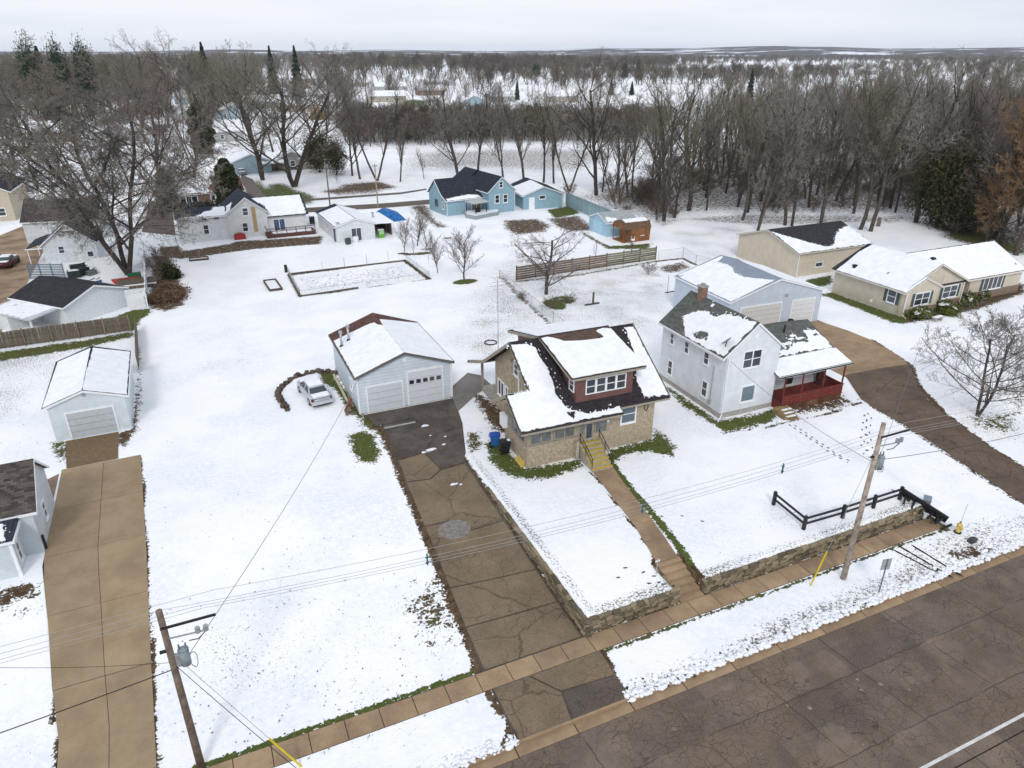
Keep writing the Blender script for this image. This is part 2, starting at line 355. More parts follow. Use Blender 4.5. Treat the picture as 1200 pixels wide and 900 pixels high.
gy = axis_lines(17, 112, .3, 2700, [24.58, 24.64, 19.9, 19.96], 1.12)
X, Y = np.meshgrid(gx, gy)
def npsst(x): x = np.clip(x, 0, 1); return x * x * (3 - 2 * x)
base = np.where(Y > 24.9, -1 + npsst((Y - 24.9) / 17), -1.0)
ter = (X > 15.3) & (Y > 24.61); e = 1 - npsst((X - 40.6) / 3.2)
Z = np.where(ter, base * (1 - e), base)
Z = np.where((X > 20.95) & (X < 22.87) & (Y < 27.1) & (Y > 24.3), np.minimum(Z, -1.06 + (Y - 24.3) / 2.9), Z)
Z = np.where(Y < 19.93, -1.3, Z)
far = np.clip((np.hypot(X, Y) - 150) / 200, 0, 1)
und = .05 * np.sin(X * .35 + 1.3 * np.sin(Y * .21)) * np.cos(Y * .27 + np.sin(X * .13)) + .025 * np.sin(X * .9 + 2 * np.sin(Y * .5)) * np.sin(Y * .8 + X * .2)
mask_ = np.clip((Y - 64) / 6, 0, 1) * np.clip((100 - Y) / 10, 0, 1) * np.clip((X + 2) / 4, 0, 1) * np.clip((46 - X) / 6, 0, 1); left_ = np.clip((8.2 - X) / 2, 0, 1) * np.clip((X + 4.5) / 2, 0, 1) * np.clip((Y - 25.5) / 2, 0, 1); ter_ = np.clip((X - 24.5) / 2, 0, 1) * np.clip((44 - X) / 2, 0, 1) * np.clip((Y - 26) / 2, 0, 1) * np.clip((46 - Y) / 4, 0, 1)
Z += und * np.maximum(np.maximum(mask_, left_), ter_)
bare = np.zeros(X.shape); soil = np.zeros(X.shape); wsum = np.full(X.shape, 1e-6)
for p in PATCH:
    if p[0] == 'e':
        (cx, cy), (rx, ry) = p[1], p[2]; v = np.clip((1.25 - np.hypot((X - cx) / rx, (Y - cy) / ry)) / .5, 0, 1) * p[3]; so = p[4]
    elif p[0] == 'p': w_ = p[2] * 1.9 + .12; v = npsst((poly_sd(X, Y, p[1]) + w_) / (2 * w_)) * p[3]; so = p[4]
    else: v = npsst((line_sd(X, Y, p[1]) + p[2] * 1.6) / (p[2] * 1.3)) * p[3]; so = p[4]
    soil = np.where(v > bare, so, soil); bare = np.maximum(bare, v)
speck = np.full(X.shape, .04)
for p in SPECK:
    v = (npsst((poly_sd(X, Y, p[1]) + p[2]) / (2 * p[2])) if p[0] == 'p' else npsst((line_sd(X, Y, p[1]) + p[2] * 1.5) / p[2])) * p[3]
    speck = np.maximum(speck, v)
ny, nx = X.shape
me = bpy.data.meshes.new('ground')
idx = np.arange(ny * nx).reshape(ny, nx)
faces = np.stack([idx[:-1, :-1], idx[:-1, 1:], idx[1:, 1:], idx[1:, :-1]], -1).reshape(-1, 4)
def fast_mesh(me, verts, quads):
    me.vertices.add(len(verts)); me.vertices.foreach_set('co', np.asarray(verts, np.float32).ravel())
    k = quads.shape[1]; me.loops.add(quads.size); me.loops.foreach_set('vertex_index', quads.astype(np.int32).ravel())
    me.polygons.add(len(quads)); me.polygons.foreach_set('loop_start', np.arange(0, quads.size, k, dtype=np.int32))
    me.update(calc_edges=True); return me
fast_mesh(me, np.stack([X, Y, Z], -1).reshape(-1, 3), faces)
for nm, a in (('bare', bare), ('soil', soil), ('speck', speck)):
    at = me.attributes.new(nm, 'FLOAT', 'POINT'); at.data.foreach_set('value', a.astype(np.float32).ravel())
me.shade_smooth()
m = NT('snowy_ground', .8, .15)
b = m.attr('bare'); so = m.attr('soil'); sp = m.attr('speck')
n1 = m.noise(1.7, 5, .65); n2 = m.noise(6.5, 3, .6)
v = m.math('ADD', b, m.math('ADD', m.math('MULTIPLY', m.math('SUBTRACT', n1, .5), 1.35), m.math('MULTIPLY', m.math('SUBTRACT', n2, .5), 1.5)))
cov = m.ramp(v, .5, .62)
# leaf litter and tufts poking through: thin snow
s1 = m.noise(7.5, 3, .8); s2 = m.noise(.23, 3)
sv = m.math('ADD', s1, m.math('MULTIPLY', m.math('SUBTRACT', s2, .5), .25))
spk = m.ramp(m.math('ADD', sv, m.math('MULTIPLY', sp, .16)), .69, .73)
cov = m.math('MAXIMUM', cov, m.math('MULTIPLY', spk, .85))
g = m.mix(m.ramp(m.noise(3.2, 4), .35, .65), (.032, .062, .008), (.085, .10, .02))
g = m.mix(m.ramp(m.noise(16, 2), .4, .75), g, (.14, .15, .05))
br = m.mix(m.ramp(m.noise(2.6, 4, .7), .35, .65), (.055, .034, .02), (.14, .095, .055))
so2 = m.ramp(m.math('ADD', so, m.math('MULTIPLY', m.math('SUBTRACT', m.noise(.9, 3), .5), .8)), .3, .7)
dirt = m.mix(so2, g, br)
dirt = m.mix(m.math('MULTIPLY', spk, .75), dirt, (.085, .065, .045))
thin = m.math('MULTIPLY', m.ramp(m.noise(.14, 6, .65), .40, .62), m.ramp(m.noise(3.5, 5, .8), .32, .62)); sn = m.mix(m.math('MULTIPLY', thin, .8), (.93, .935, .94), (.75, .785, .85))  # blue-grey patches: thinner snow plus soft bluish shadow painted into the colour
m.bump(m.math('ADD', m.math('ADD', m.math('MULTIPLY', m.noise(5, 5, .7), .6), m.math('MULTIPLY', m.noise(.8, 3, .6), 1.4)), m.math('MULTIPLY', cov, -.7)), .55, .09)
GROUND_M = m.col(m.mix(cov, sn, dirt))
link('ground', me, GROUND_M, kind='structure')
# ---------------------------------------------------------------- far hills
HX = []; HF = []
nr, na = 26, 160
for i in range(nr):
    rr = 2300 + (9500 - 2300) * (i / (nr - 1)) ** 1.6
    for j in range(na):
        a = R(-28) + (R(112)) * j / (na - 1)        # azimuth from +y towards +x
        x, y = rr * math.sin(a), rr * math.cos(a)
        rel = (a - YAW) / R(38)                    # -1 at the left edge of the view, 1 at the right
        h = 8 * noise.noise(Vector((x / 900, y / 900, 3))) + 14 * noise.noise(Vector((x / 2600, y / 2600, 7)))
        k = sst((rr - 3000) / 4000)
        h = h * sst((rr - 2500) / 1500) + k * (26 + 34 * max(0, rel + .15) + 9 * math.sin(a * 11) + 5 * math.sin(a * 27))
        HX.append((x, y, max(-3, h - 1.5)))
for i in range(nr - 1):
    for j in range(na - 1):
        q = i * na + j; HF.append((q, q + 1, q + na + 1, q + na))
hm = bpy.data.meshes.new('hills'); hm.from_pydata(HX, [], HF); hm.shade_smooth()
m = NT('hill_woods', 1, 0)
f1 = m.noise(.0022, 4, .6, vec=m.obj); f2 = m.noise(.012, 4, .6)
cell = m.vor(.0016, 'F1'); 
fld = m.ramp(m.math('ADD', f1, m.math('MULTIPLY', f2, .12)), .62, .64)
woods = m.mix(m.ramp(f2, .35, .65), (.05, .045, .05), (.095, .08, .08))
link('hills', hm, m.col(m.mix(fld, woods, (.75, .78, .84))), kind='structure')
# ---------------------------------------------------------------- paved surfaces
def asphalt(name, c, crack=.5, s1=.55, s2=2.1, blot=.35, warm=(.2, .13, .08), joints=False):
    m = NT(name, .85, .25)
    big = m.vor(s1); w1 = m.ramp(big, .012, .035, 1., 0.)
    wv = m.n.new('ShaderNodeVectorMath'); wv.operation = 'ADD'; m.l.new(m.obj, wv.inputs[0])
    nn = m.n.new('ShaderNodeTexNoise'); nn.inputs['Scale'].default_value = 1.1; m.l.new(m.obj, nn.inputs['Vector']); sc3 = m.n.new('ShaderNodeVectorMath'); sc3.operation = 'SCALE'; sc3.inputs['Scale'].default_value = .3 if joints else .55; m.l.new(nn.outputs['Color'], sc3.inputs[0]); m.l.new(sc3.outputs[0], wv.inputs[1]); nn.inputs['Detail'].default_value = 5
    big = m.vor(s1, vec=wv.outputs[0]); w1 = m.ramp(big, .002, .012, 1., 0.)
    sm = m.vor(s2, vec=wv.outputs[0]); w2 = m.math('MULTIPLY', m.ramp(sm, .006, .035, 1., 0.), m.ramp(m.noise(.45, 3), .42, .55))
    ck = m.math('MULTIPLY', m.math('MAXIMUM', w1, w2), crack)
    col = m.mix(m.ramp(m.noise(.5, 5, .6), .3, .7), sc(c, 1 - blot), sc(c, 1 + blot))
    col = m.mix(m.math('MULTIPLY', m.ramp(m.noise(.22, 3), .5, .7), .4), col, warm)
    if joints:
        w1 = m.math('MULTIPLY', w1, .35)
        bt = m.n.new('ShaderNodeTexBrick'); m.l.new(wv.outputs[0], bt.inputs['Vector']); bt.inputs['Scale'].default_value = 1; bt.inputs['Brick Width'].default_value = 3.1; bt.inputs['Row Height'].default_value = 1.7; bt.inputs['Mortar Size'].default_value = 0; bt.inputs['Color1'].default_value = (.72, .72, .74, 1); bt.inputs['Color2'].default_value = (1.28, 1.22, 1.14, 1)
        col = m.mix(1., col, bt.outputs[0], 'MULTIPLY')
        x_, y_, z_ = m.sep(wv.outputs[0]); fx = m.math('PINGPONG', m.math('ADD', x_, m.math('MULTIPLY', y_, .12)), 2.4); fy = m.math('PINGPONG', y_, 1.7)
        jn = m.math('MAXIMUM', m.ramp(fx, .01, .05, 1., 0.), m.ramp(fy, .01, .045, 1., 0.)); jn = m.math('MULTIPLY', jn, m.ramp(m.noise(.6, 3), .34, .46)); w2 = m.math('MAXIMUM', w2, jn)
        ck = m.math('MULTIPLY', m.math('MAXIMUM', w1, w2), crack)
        sx_, sy_, sz_ = m.sep(); st = m.noise(1, 4, .6, vec=m.vec(m.math('MULTIPLY', sx_, .12), m.math('MULTIPLY', sy_, .9), 0.)); col = m.mix(m.math('MULTIPLY', m.ramp(st, .42, .68), .5), col, sc(warm, .75))
        chips = m.vor(1.3, 'F1'); col = m.mix(m.math('MULTIPLY', m.ramp(chips, .10, .17, 1., 0.), m.ramp(m.noise(.35, 3), .58, .66)), col, (.30, .25, .20))
    col = m.mix(m.math('MULTIPLY', m.ramp(m.noise(22, 3, .9), .42, .66), .6), col, sc(c, 2.1)); col = m.mix(m.math('MULTIPLY', m.ramp(m.noise(8, 5, .9), .48, .68), .6), col, sc(c, .42))
    col = m.mix(ck, col, (.025, .021, .018))
    m.bump(m.math('SUBTRACT', m.noise(45, 2), ck), .5, .015)
    return m
ROADM = asphalt('old_cracked_asphalt', (.098, .082, .070), .85, .5, 1.6, .3, (.15, .10, .065)).m
def fin(m): return m
m = asphalt('old_cracked_asphalt2', (.122, .098, .080), .6, .4, 2.2, .4, (.18, .12, .075), True)
# fix: set final colour (asphalt() leaves its colour mix as the last mix node)
def finish(m):
    last = [n for n in m.n if n.bl_idname == 'ShaderNodeMix'][-1]; m.l.new(last.outputs[2], m.b.inputs['Base Color']); return m.m
ROADM = finish(m)
DRIVEM = finish(asphalt('brown_asphalt_drive', (.165, .125, .083), .45, .2, 1.3, .25, (.19, .12, .07)))
DRIVED = finish(asphalt('dark_wet_asphalt', (.085, .07, .06), .5, .3, 1.5, .5, (.13, .095, .07)))
DRIVER = finish(asphalt('right_drive_asphalt', (.115, .083, .062), .5, .25, 1.2, .3, (.14, .10, .07)))
def sheet(name, poly, mat, z, kind='structure', parent=None, thick=0.):
    """flat paved polygon following the ground"""
    bm = bmesh.new(); vs = [bm.verts.new((x, y, 0)) for x, y in poly]; bm.faces.new(vs)
    y0 = min(p[1] for p in poly); y1 = max(p[1] for p in poly)
    yy = math.floor(y0) + 1.0
    while yy < y1 and y1 - y0 < 80:
        bmesh.ops.bisect_plane(bm, geom=bm.verts[:] + bm.edges[:] + bm.faces[:], plane_co=(0, yy, 0), plane_no=(0, 1, 0)); yy += 1.0
    for v in bm.verts: v.co.z = gzs_flat(v.co.x, v.co.y) + z
    bmesh.ops.recalc_face_normals(bm, faces=bm.faces)
    me = bpy.data.meshes.new(name); bm.to_mesh(me); bm.free()
    if me.polygons and me.polygons[0].normal.z < 0: me.flip_normals()
    o = link(name, me, mat, parent)
    if kind: o['kind'] = kind
    return o
def gzs_flat(s, t):  # slope without the terrace, for the drives
    return -1 + sst((t - 24.9) / 17) if t > 24.9 else -1.0
road = link('road', fast_mesh(bpy.data.meshes.new('road'), [(-900, -3, -1.16), (900, -3, -1.16), (900, 19.36, -1.13), (-900, 19.36, -1.13)], np.array([[0, 1, 2, 3]])), ROADM, kind='structure')
MB().box(22, 11.72, -1.138, 60, 11.86, -1.134).build('road_line', plain('worn_white_line', (.62, .62, .6), .8, .15, 3), road)
MB().box(20, 11.2, -1.140, 60, 11.25, -1.137).build('road_joint', DARK, road)
curb = thing('kerb', None, None, kind='structure')
gut = MB().box(0, 0, 0, 2.94, .60, .20); gm = None
for k in range(-10, 24):
    s0 = k * 3.0
    if gm is None: o = gut.build('kerb_section', CONC, curb); gm = o.data
    else: o = link('kerb_section', gm, None, curb)
    o.location = (s0, 19.37, -1.305)
for k in range(-10, 24):
    s0 = k * 3.
    if 8 < s0 + 1.5 < 15.5: continue
    MB().box(s0, 19.83, -1.2, s0 + 2.95, 19.97, -1.0).build('kerb_stone', CONC, curb)
# pavement slabs
walk = thing('pavement', None, None, kind='structure')
MB().box(-24, 23.14, -1.15, 41, 24.32, -.985).build('pavement_bed', STONED, walk)
s0 = -23.6
while s0 < 40.4:
    ln = 1.62 if not 9 < s0 < 15 else 1.55
    dz = rnd.uniform(-.004, .01); e0 = 24.27
    MB().prism([(s0 + .02, 23.16, -.96 + dz), (s0 + ln - .02, 23.16, -.96 + dz + rnd.uniform(-.008, .008)), (s0 + ln - .02, e0, -.955 + dz), (s0 + .02, e0, -.955 + dz)], (0, 0, -.1)).build('pavement_slab', CONC, walk)
    s0 += ln
# central driveway: broken asphalt panels on a dark bed
drive = thing('driveway', None, None, kind='structure')
sheet('driveway_bed', [(9.2, 24.3), (14.95, 24.3), (14.95, 42.3), (15.4, 43), (16.8, 47.5), (17.75, 52.1), (9.9, 52.1), (10.9, 50.5), (10.5, 45), (10.2, 41), (10.0, 36), (9.6, 29)], DRIVED, .02, None, drive)
def panel(poly, mat, z=.05): return sheet('asphalt_panel', poly, mat, z, None, drive)
g = .035
panel([(9.35, 24.36), (14.85, 24.36), (14.85, 27.1), (12.2, 27.2), (9.5, 27.35)], DRIVEM)
panel([(9.5, 27.43), (12.2, 27.3), (14.85, 27.2), (14.85, 29.9), (12, 30.15), (9.7, 30.4)], DRIVEM)
panel([(9.7, 30.48), (12, 30.22), (14.85, 29.98), (14.85, 33.3), (14.8, 34.6), (12.6, 34.5), (11.8, 35.8), (10, 35.9)], DRIVEM)
panel([(10.0, 36.0), (11.9, 35.9), (12.65, 34.6), (14.8, 34.7), (14.75, 41.6), (13.0, 41.45), (11.9, 40.6), (10.25, 40.9)], DRIVEM)
panel([(10.3, 41.0), (11.85, 40.72), (12.9, 41.5), (12.5, 44.2), (10.55, 43.9)], DRIVEM, .055)
panel([(13.05, 41.55), (14.75, 41.7), (15.3, 43), (16.5, 46.8), (14.6, 46.6), (12.65, 44.4)], DRIVED, .05)
panel([(10.6, 44.0), (12.45, 44.3), (14.4, 46.6), (13.2, 49.8), (10.8, 49.6), (10.75, 46)], DRIVED, .055)
panel([(14.5, 46.7), (16.6, 46.9), (17.6, 51.95), (14.2, 51.95), (13.3, 49.9)], DRIVED, .05)
panel([(10.3, 49.7), (13.1, 49.9), (14.1, 51.95), (10.1, 51.95)], DRIVED, .06)
MB().box(10.85, 49.0, .068, 13.4, 49.25, .074).build('concrete_strip', CONC_G, drive)
sheet('round_patch', [(11.6 + 1.05 * math.cos(a), 35.0 + .9 * math.sin(a)) for a in [k * .45 for k in range(14)]], plain('grey_patch', (.21, .19, .17), .9, .25), .058, None, drive)
sheet('grey_side_apron', [P(*p) for p in ((529,467),(531,452),(548,437),(563,440),(577,452),(560,461),(546,474),(537,482))], finish(asphalt('grey_apron', (.17, .155, .145), .3, .3, 1.5, .2, (.2, .16, .13))), .03)
# snow scraps on the drive
SCR = MB()
for cx, cy, r in ((13.9, 48.2, .42), (13.1, 44.4, .5), (14.3, 44.8, .2), (13.2, 39.4, .3), (14.8, 45.9, .18), (12.6, 44.3, .3), (13.8, 46.5, .12), (13.6, 39.2, .14)):
    n = 11; rr_ = [r * rnd.uniform(.5, 1.1) for _ in range(n)]; z0 = gzs_flat(cx, cy)
    SCR.prism([(cx + rr_[k] * math.cos(k * 2 * math.pi / n), cy + .45 * rr_[k] * math.sin(k * 2 * math.pi / n), z0 + .10) for k in range(n)], (0, 0, -.05))
SCR.build('snow_scraps', SNOW, kind='stuff')
# drive mouth between pavement and street
ap = thing('driveway_mouth', None, None, kind='structure')
for poly, mt in (([(9.3, 20.0), (11.9, 20.0), (12.2, 21.6), (11.2, 23.1), (9.3, 23.1)], DRIVEM), ([(12.0, 20.0), (14.9, 20.0), (15.1, 21.4), (12.3, 21.6)], DRIVED), ([(12.25, 21.7), (15.1, 21.5), (15.25, 23.1), (11.3, 23.1)], DRIVEM)):
    sheet('asphalt_panel', poly, mt, .03, None, ap)
sheet('mouth_bed', [(9.2, 19.98), (15.1, 19.98), (15.3, 23.13), (9.2, 23.13)], DRIVED, .006, None, ap)
MB().box(9.1, 19.9, -1.2, 15.2, 20.03, -.955).build('mouth_lip', CONC, ap)
# left concrete drive
ld = thing('concrete_driveway', None, None, kind='structure')
eL = lambda t: np.interp(t, [14, 26, 29, 31.5, 36, 41, 53], [-9.4, -9.4, -9.6, -10.1, -10.7, -11.5, -11.7]); eR = lambda t: np.interp(t, [14, 25, 32, 40, 52.6], [-5.5, -5.55, -5.8, -6.0, -6.6]); mid = lambda t: (eL(t) * .48 + eR(t) * .52)
js = [20.0, 31.3, 52.5]
sheet('drive_bed', [(eL(20), 20), (eR(20), 20), (eR(32), 32), (eR(52.5), 52.5), (eL(52.5), 52.5), (eL(41), 41), (eL(36), 36), (eL(31.5), 31.5), (eL(28.5), 28.5)], DARK, .012, None, ld)
tt = [20.0, 25.2, 31.3, 36.5, 41.8, 47.1, 52.5]
for a, b2 in zip(tt[:-1], tt[1:]):
    g1 = .02 if b2 in (31.3,) else .008
    for lo, hi in ((eL, mid), (mid, eR)):
        gg = .012
        ks = [a + .01, (a + b2) / 2, b2 - g1]
        sheet('concrete_slab', [(float(lo(k)) + gg, k) for k in ks] + [(float(hi(k)) - gg, k) for k in ks[::-1]], CONC_L, .04, None, ld)
sheet('old_slab', [(-11.4, 52.55), (-8.1, 52.6), (-8.3, 57.1), (-11.9, 57.1)], plain('old_drive', (.17, .115, .065), .9, .2), .03, None, ld)
sheet('side_slab', [(-13.6, 50.6), (-11.8, 52), (-11.75, 47.2), (-12.6, 46.5)], plain('side_slab', (.24, .17, .12), .9, .2), .02, None, ld)
# front walk
fw = thing('front_walk', None, None, kind='structure')
ks = [(26.75, 21.15, 22.6), (28.6, 21.55, 22.98), (30.4, 21.95, 23.3), (32.6, 22.2, 23.6), (34.8, 22.45, 23.95), (36.7, 22.65, 24.3)]
for (a, l0, r0), (b2, l1, r1) in zip(ks[:-1], ks[1:]):
    MB().prism([(l0, a + .02, .035), (r0, a + .02, .035), (r1, b2 - .02, .035), (l1, b2 - .02, .035)], (0, 0, -.07)).build('walk_slab', CONC, fw)
MB().prism([(22.65, 36.72, .03), (24.3, 36.72, .03), (24.35, 37.25, .03), (22.7, 37.25, .03)], (0, 0, -.07)).build('walk_slab', CONC, fw)
st_ = thing('stone_steps', 'five tan steps climbing through the gap in the stone wall', 'steps', (21.0, 24.2, -1.0))
for k in range(6): MB().box(.12, .05 + k * .44, -.1, 1.72, .52 + k * .44, .16 * (k + 1)).build('step', CONC, st_)
# right-hand drive
rd_ = thing('right_driveway', None, None, kind='structure')
rp = [PG(*p) for p in ((1065,427),(1030,432),(990,440),(1000,455),(1009,468),(1032,483),(1061,499),(1092,519),(1125,541),(1158,563),(1195,588),(1240,622),(1290,660),(1330,655),(1285,610),(1235,573),(1200,549),(1162,526),(1135,505),(1110,488),(1088,470),(1076,453))]
def flat_sheet(name, poly, mat, zf, parent=None, kind=None):
    bm = bmesh.new(); bm.faces.new([bm.verts.new((x, y, 0)) for x, y in poly])
    for yy in range(int(min(p[1] for p in poly)) + 1, int(max(p[1] for p in poly)) + 1):
        bmesh.ops.bisect_plane(bm, geom=bm.verts[:] + bm.edges[:] + bm.faces[:], plane_co=(0, yy, 0), plane_no=(0, 1, 0))
    for v in bm.verts: v.co.z = zf(v.co.x, v.co.y)
    me = bpy.data.meshes.new(name); bm.to_mesh(me); bm.free()
    if me.polygons[0].normal.z < 0: me.flip_normals()
    return link(name, me, mat, parent, kind=kind)
flat_sheet('right_drive_asphalt', rp, DRIVER, lambda x, y: gzs(x, y) + .035, rd_)
flat_sheet('right_drive_concrete', [(48.5, 54.4), (61.2, 54.4)] + [PG(*p) for p in ((968,379),(995,388),(1022,399),(1048,414),(1066,428),(1032,434),(990,442))] + [(52, 44.5), (48.5, 47)], CONC, lambda x, y: gzs(x, y) + .02, rd_)
# distant street and drives
BS = plain('far_asphalt', (.13, .105, .085), .9, .2, .5, 0)
flat_sheet('back_street', [(-2, 139), (20, 136.0), (34, 134.5), (48, 134.5), (48, 139), (34, 139), (21, 140.5), (-2, 144)], BS, lambda x, y: .03, kind='structure')
flat_sheet('mud_drive', pp((-60,400),(0,392),(22,352),(48,300),(62,278),(80,268),(70,256),(34,262),(0,276),(-60,300)), plain('mud', (.30, .21, .14), .9, .35, .35, .3, 3), lambda x, y: .02, kind='structure')
flat_sheet('back_alley', pp((166,272),(206,276),(200,236),(176,236)), BS, lambda x, y: .025, kind='structure')
flat_sheet('far_driveway', pp((304,244),(318,240),(296,210),(284,205),(280,210)), plain('far_drive', (.17, .14, .13), .9, .15), lambda x, y: .028, kind='structure')
flat_sheet('far_pavement', pp((356,233.5),(470,225.5),(500,221),(500,222.6),(470,227.6),(356,236)), BS, lambda x, y: .03, kind='structure')
# ---------------------------------------------------------------- building helpers
def facemap(face):
    ax, val, sg = face
    if ax == 'y': return lambda a, z, o: (a, val + sg * o, z)
    return lambda a, z, o: (val + sg * o, a, z)
def mbox(mb, F, a0, a1, z0, z1, o0, o1):
    v = [F(a, z, o) for z in (z0, z1) for o in (o0, o1) for a in (a0, a1)]
    return mb.add(v, [(0, 2, 3, 1), (4, 5, 7, 6), (0, 1, 5, 4), (2, 6, 7, 3), (0, 4, 6, 2), (1, 3, 7, 5)])
def win(par, face, a0, a1, z0, z1, n=1, hung=True, fm=None, fw_=.09, shut=None, sill=True, glass=None, name='window'):
    F = facemap(face); fm = fm or WHITE; f = MB()
    for (x0, x1, y0, y1) in ((a0 - fw_, a0, z0 - fw_, z1 + fw_), (a1, a1 + fw_, z0 - fw_, z1 + fw_), (a0, a1, z0 - fw_, z0), (a0, a1, z1, z1 + fw_)):
        mbox(f, F, x0, x1, y0, y1, -.01, .07)
    for k in range(1, n):
        c = a0 + (a1 - a0) * k / n; mbox(f, F, c - fw_ * .5, c + fw_ * .5, z0, z1, -.01, .065)
    if hung:
        for k in range(n):
            b0 = a0 + (a1 - a0) * k / n + (fw_ * .5 if k else 0); b1 = a0 + (a1 - a0) * (k + 1) / n - (fw_ * .5 if k < n - 1 else 0)
            c = (z0 + z1) / 2; mbox(f, F, b0, b1, c - .03, c + .03, -.01, .05)
    o = f.build(name, fm, par)
    for k in range(n):
        b0 = a0 + (a1 - a0) * k / n + .03; b1 = a0 + (a1 - a0) * (k + 1) / n - .03
        mbox(MB(), F, b0, b1, z0 + .005, z1 - .005, 0, .025).build('pane', glass or GLASS, o)
    if sill: mbox(MB(), F, a0 - fw_ - .03, a1 + fw_ + .03, z0 - fw_ - .05, z0 - fw_ - .003, -.01, .12).build('sill', fm, o)
    if shut:
        for b in (a0 - fw_ - .42, a1 + fw_ + .02): mbox(MB(), F, b, b + .4, z0 - .08, z1 + .08, 0, .05).build('shutter', shut, par)
    return o
def garage_door(par, face, a0, a1, z0, z1, rows=4, lites=None, fm=None, mat=None, split=1):
    F = facemap(face); fm = fm or WHITE; f = MB()
    for q in ((a0 - .12, a0, z0, z1 + .12), (a1, a1 + .12, z0, z1 + .12), (a0, a1, z1, z1 + .12)): mbox(f, F, *q, -.01, .07)
    o = f.build('garage_door', fm, par); h = (z1 - z0) / rows
    mbox(MB(), F, a0, a1, z0, z1, 0, .008).build('door_back', DARK, o)
    for r in range(rows):
        mbox(MB(), F, a0 + .01, a1 - .01, z0 + r * h + .012, z0 + (r + 1) * h - .012, .01, .04).build('door_panel', mat or WHITE, o)
    if lites:
        r, n = lites; w_ = (a1 - a0) / n
        for k in range(n): mbox(MB(), F, a0 + k * w_ + .1, a0 + (k + 1) * w_ - .1, z0 + r * h + .12, z0 + (r + 1) * h - .12, .03, .05).build('pane', GLASS, o)
    return o
def door(par, face, a0, a1, z0, z1, mat, glass=True, fm=None):
    F = facemap(face); f = MB()
    for q in ((a0 - .08, a0, z0, z1 + .08), (a1, a1 + .08, z0, z1 + .08), (a0, a1, z1, z1 + .08)): mbox(f, F, *q, -.01, .07)
    o = f.build('door_frame', fm or WHITE, par)
    mbox(MB(), F, a0, a1, z0, z1, 0, .04).build('door', mat, o)
    if glass: mbox(MB(), F, a0 + .15, a1 - .15, z0 + (z1 - z0) * .5, z1 - .15, .035, .05).build('pane', GLASS, o)
    mbox(MB(), F, a1 - .14, a1 - .08, z0 + .95, z0 + 1.05, .04, .09).build('handle', BLACK, o)
    return o
def gable(par, w, d, he, hr, axis, o, g, wall, roof, fasc=None, z0=-.4, th=.13, foundation=None, gutter=True, eave_both=True, x0=0, y0=0, found_h=.35, rake=True):
    """box with a gable roof; he = height of the roof's outer edge; returns roof height function"""
    half = (w if axis == 'y' else d) / 2; m_ = (hr - he) / (half + o); fasc = fasc or WHITE
    def T(a, b, z): return (x0 + a, y0 + b, z) if axis == 'y' else (x0 + b, y0 + a, z)
    W_, D_ = (w, d) if axis == 'y' else (d, w)
    hw = hr - m_ * half - th
    wz = z0
    if foundation:
        MB().box(x0 - .03, y0 - .03, z0, x0 + w + .03, y0 + d + .03, found_h).build('foundation', foundation, par); wz = found_h - .02
    MB().prism([T(0, 0, wz), T(2 * half, 0, wz), T(2 * half, 0, hw), T(half, 0, hr - th), T(0, 0, hw)], Vector(T(0, D_, 0)) - Vector(T(0, 0, 0))).build('wall', wall, par)
    MB().prism([T(-o, -g, he), T(half, -g, hr), T(2 * half + o, -g, he), T(2 * half + o, -g, he - th), T(half, -g, hr - th), T(-o, -g, he - th)], Vector(T(0, D_ + 2 * g, 0)) - Vector(T(0, 0, 0))).build('roof', roof, par)
    if rake:
        for yy in (-g - .025, D_ + g - .025):
            MB().prism([T(-o - .01, yy, he - .03), T(half, yy, hr - .03), T(2 * half + o + .01, yy, he - .03), T(2 * half + o + .01, yy, he - .2), T(half, yy, hr - .2), T(-o - .01, yy, he - .2)], Vector(T(0, .05, 0)) - Vector(T(0, 0, 0))).build('rake_board', fasc, par)
        for xx in (-o - .06, 2 * half + o):
            f = MB(); a = T(xx, -g, he - .17); b = T(xx + .06, D_ + g, he - .015); f.box(a[0], a[1], a[2], b[0], b[1], b[2]); f.build('gutter', fasc, par)
    if axis == 'y': return lambda x, y: hr - m_ * abs(x - x0 - half)
    return lambda x, y: hr - m_ * abs(y - y0 - half)
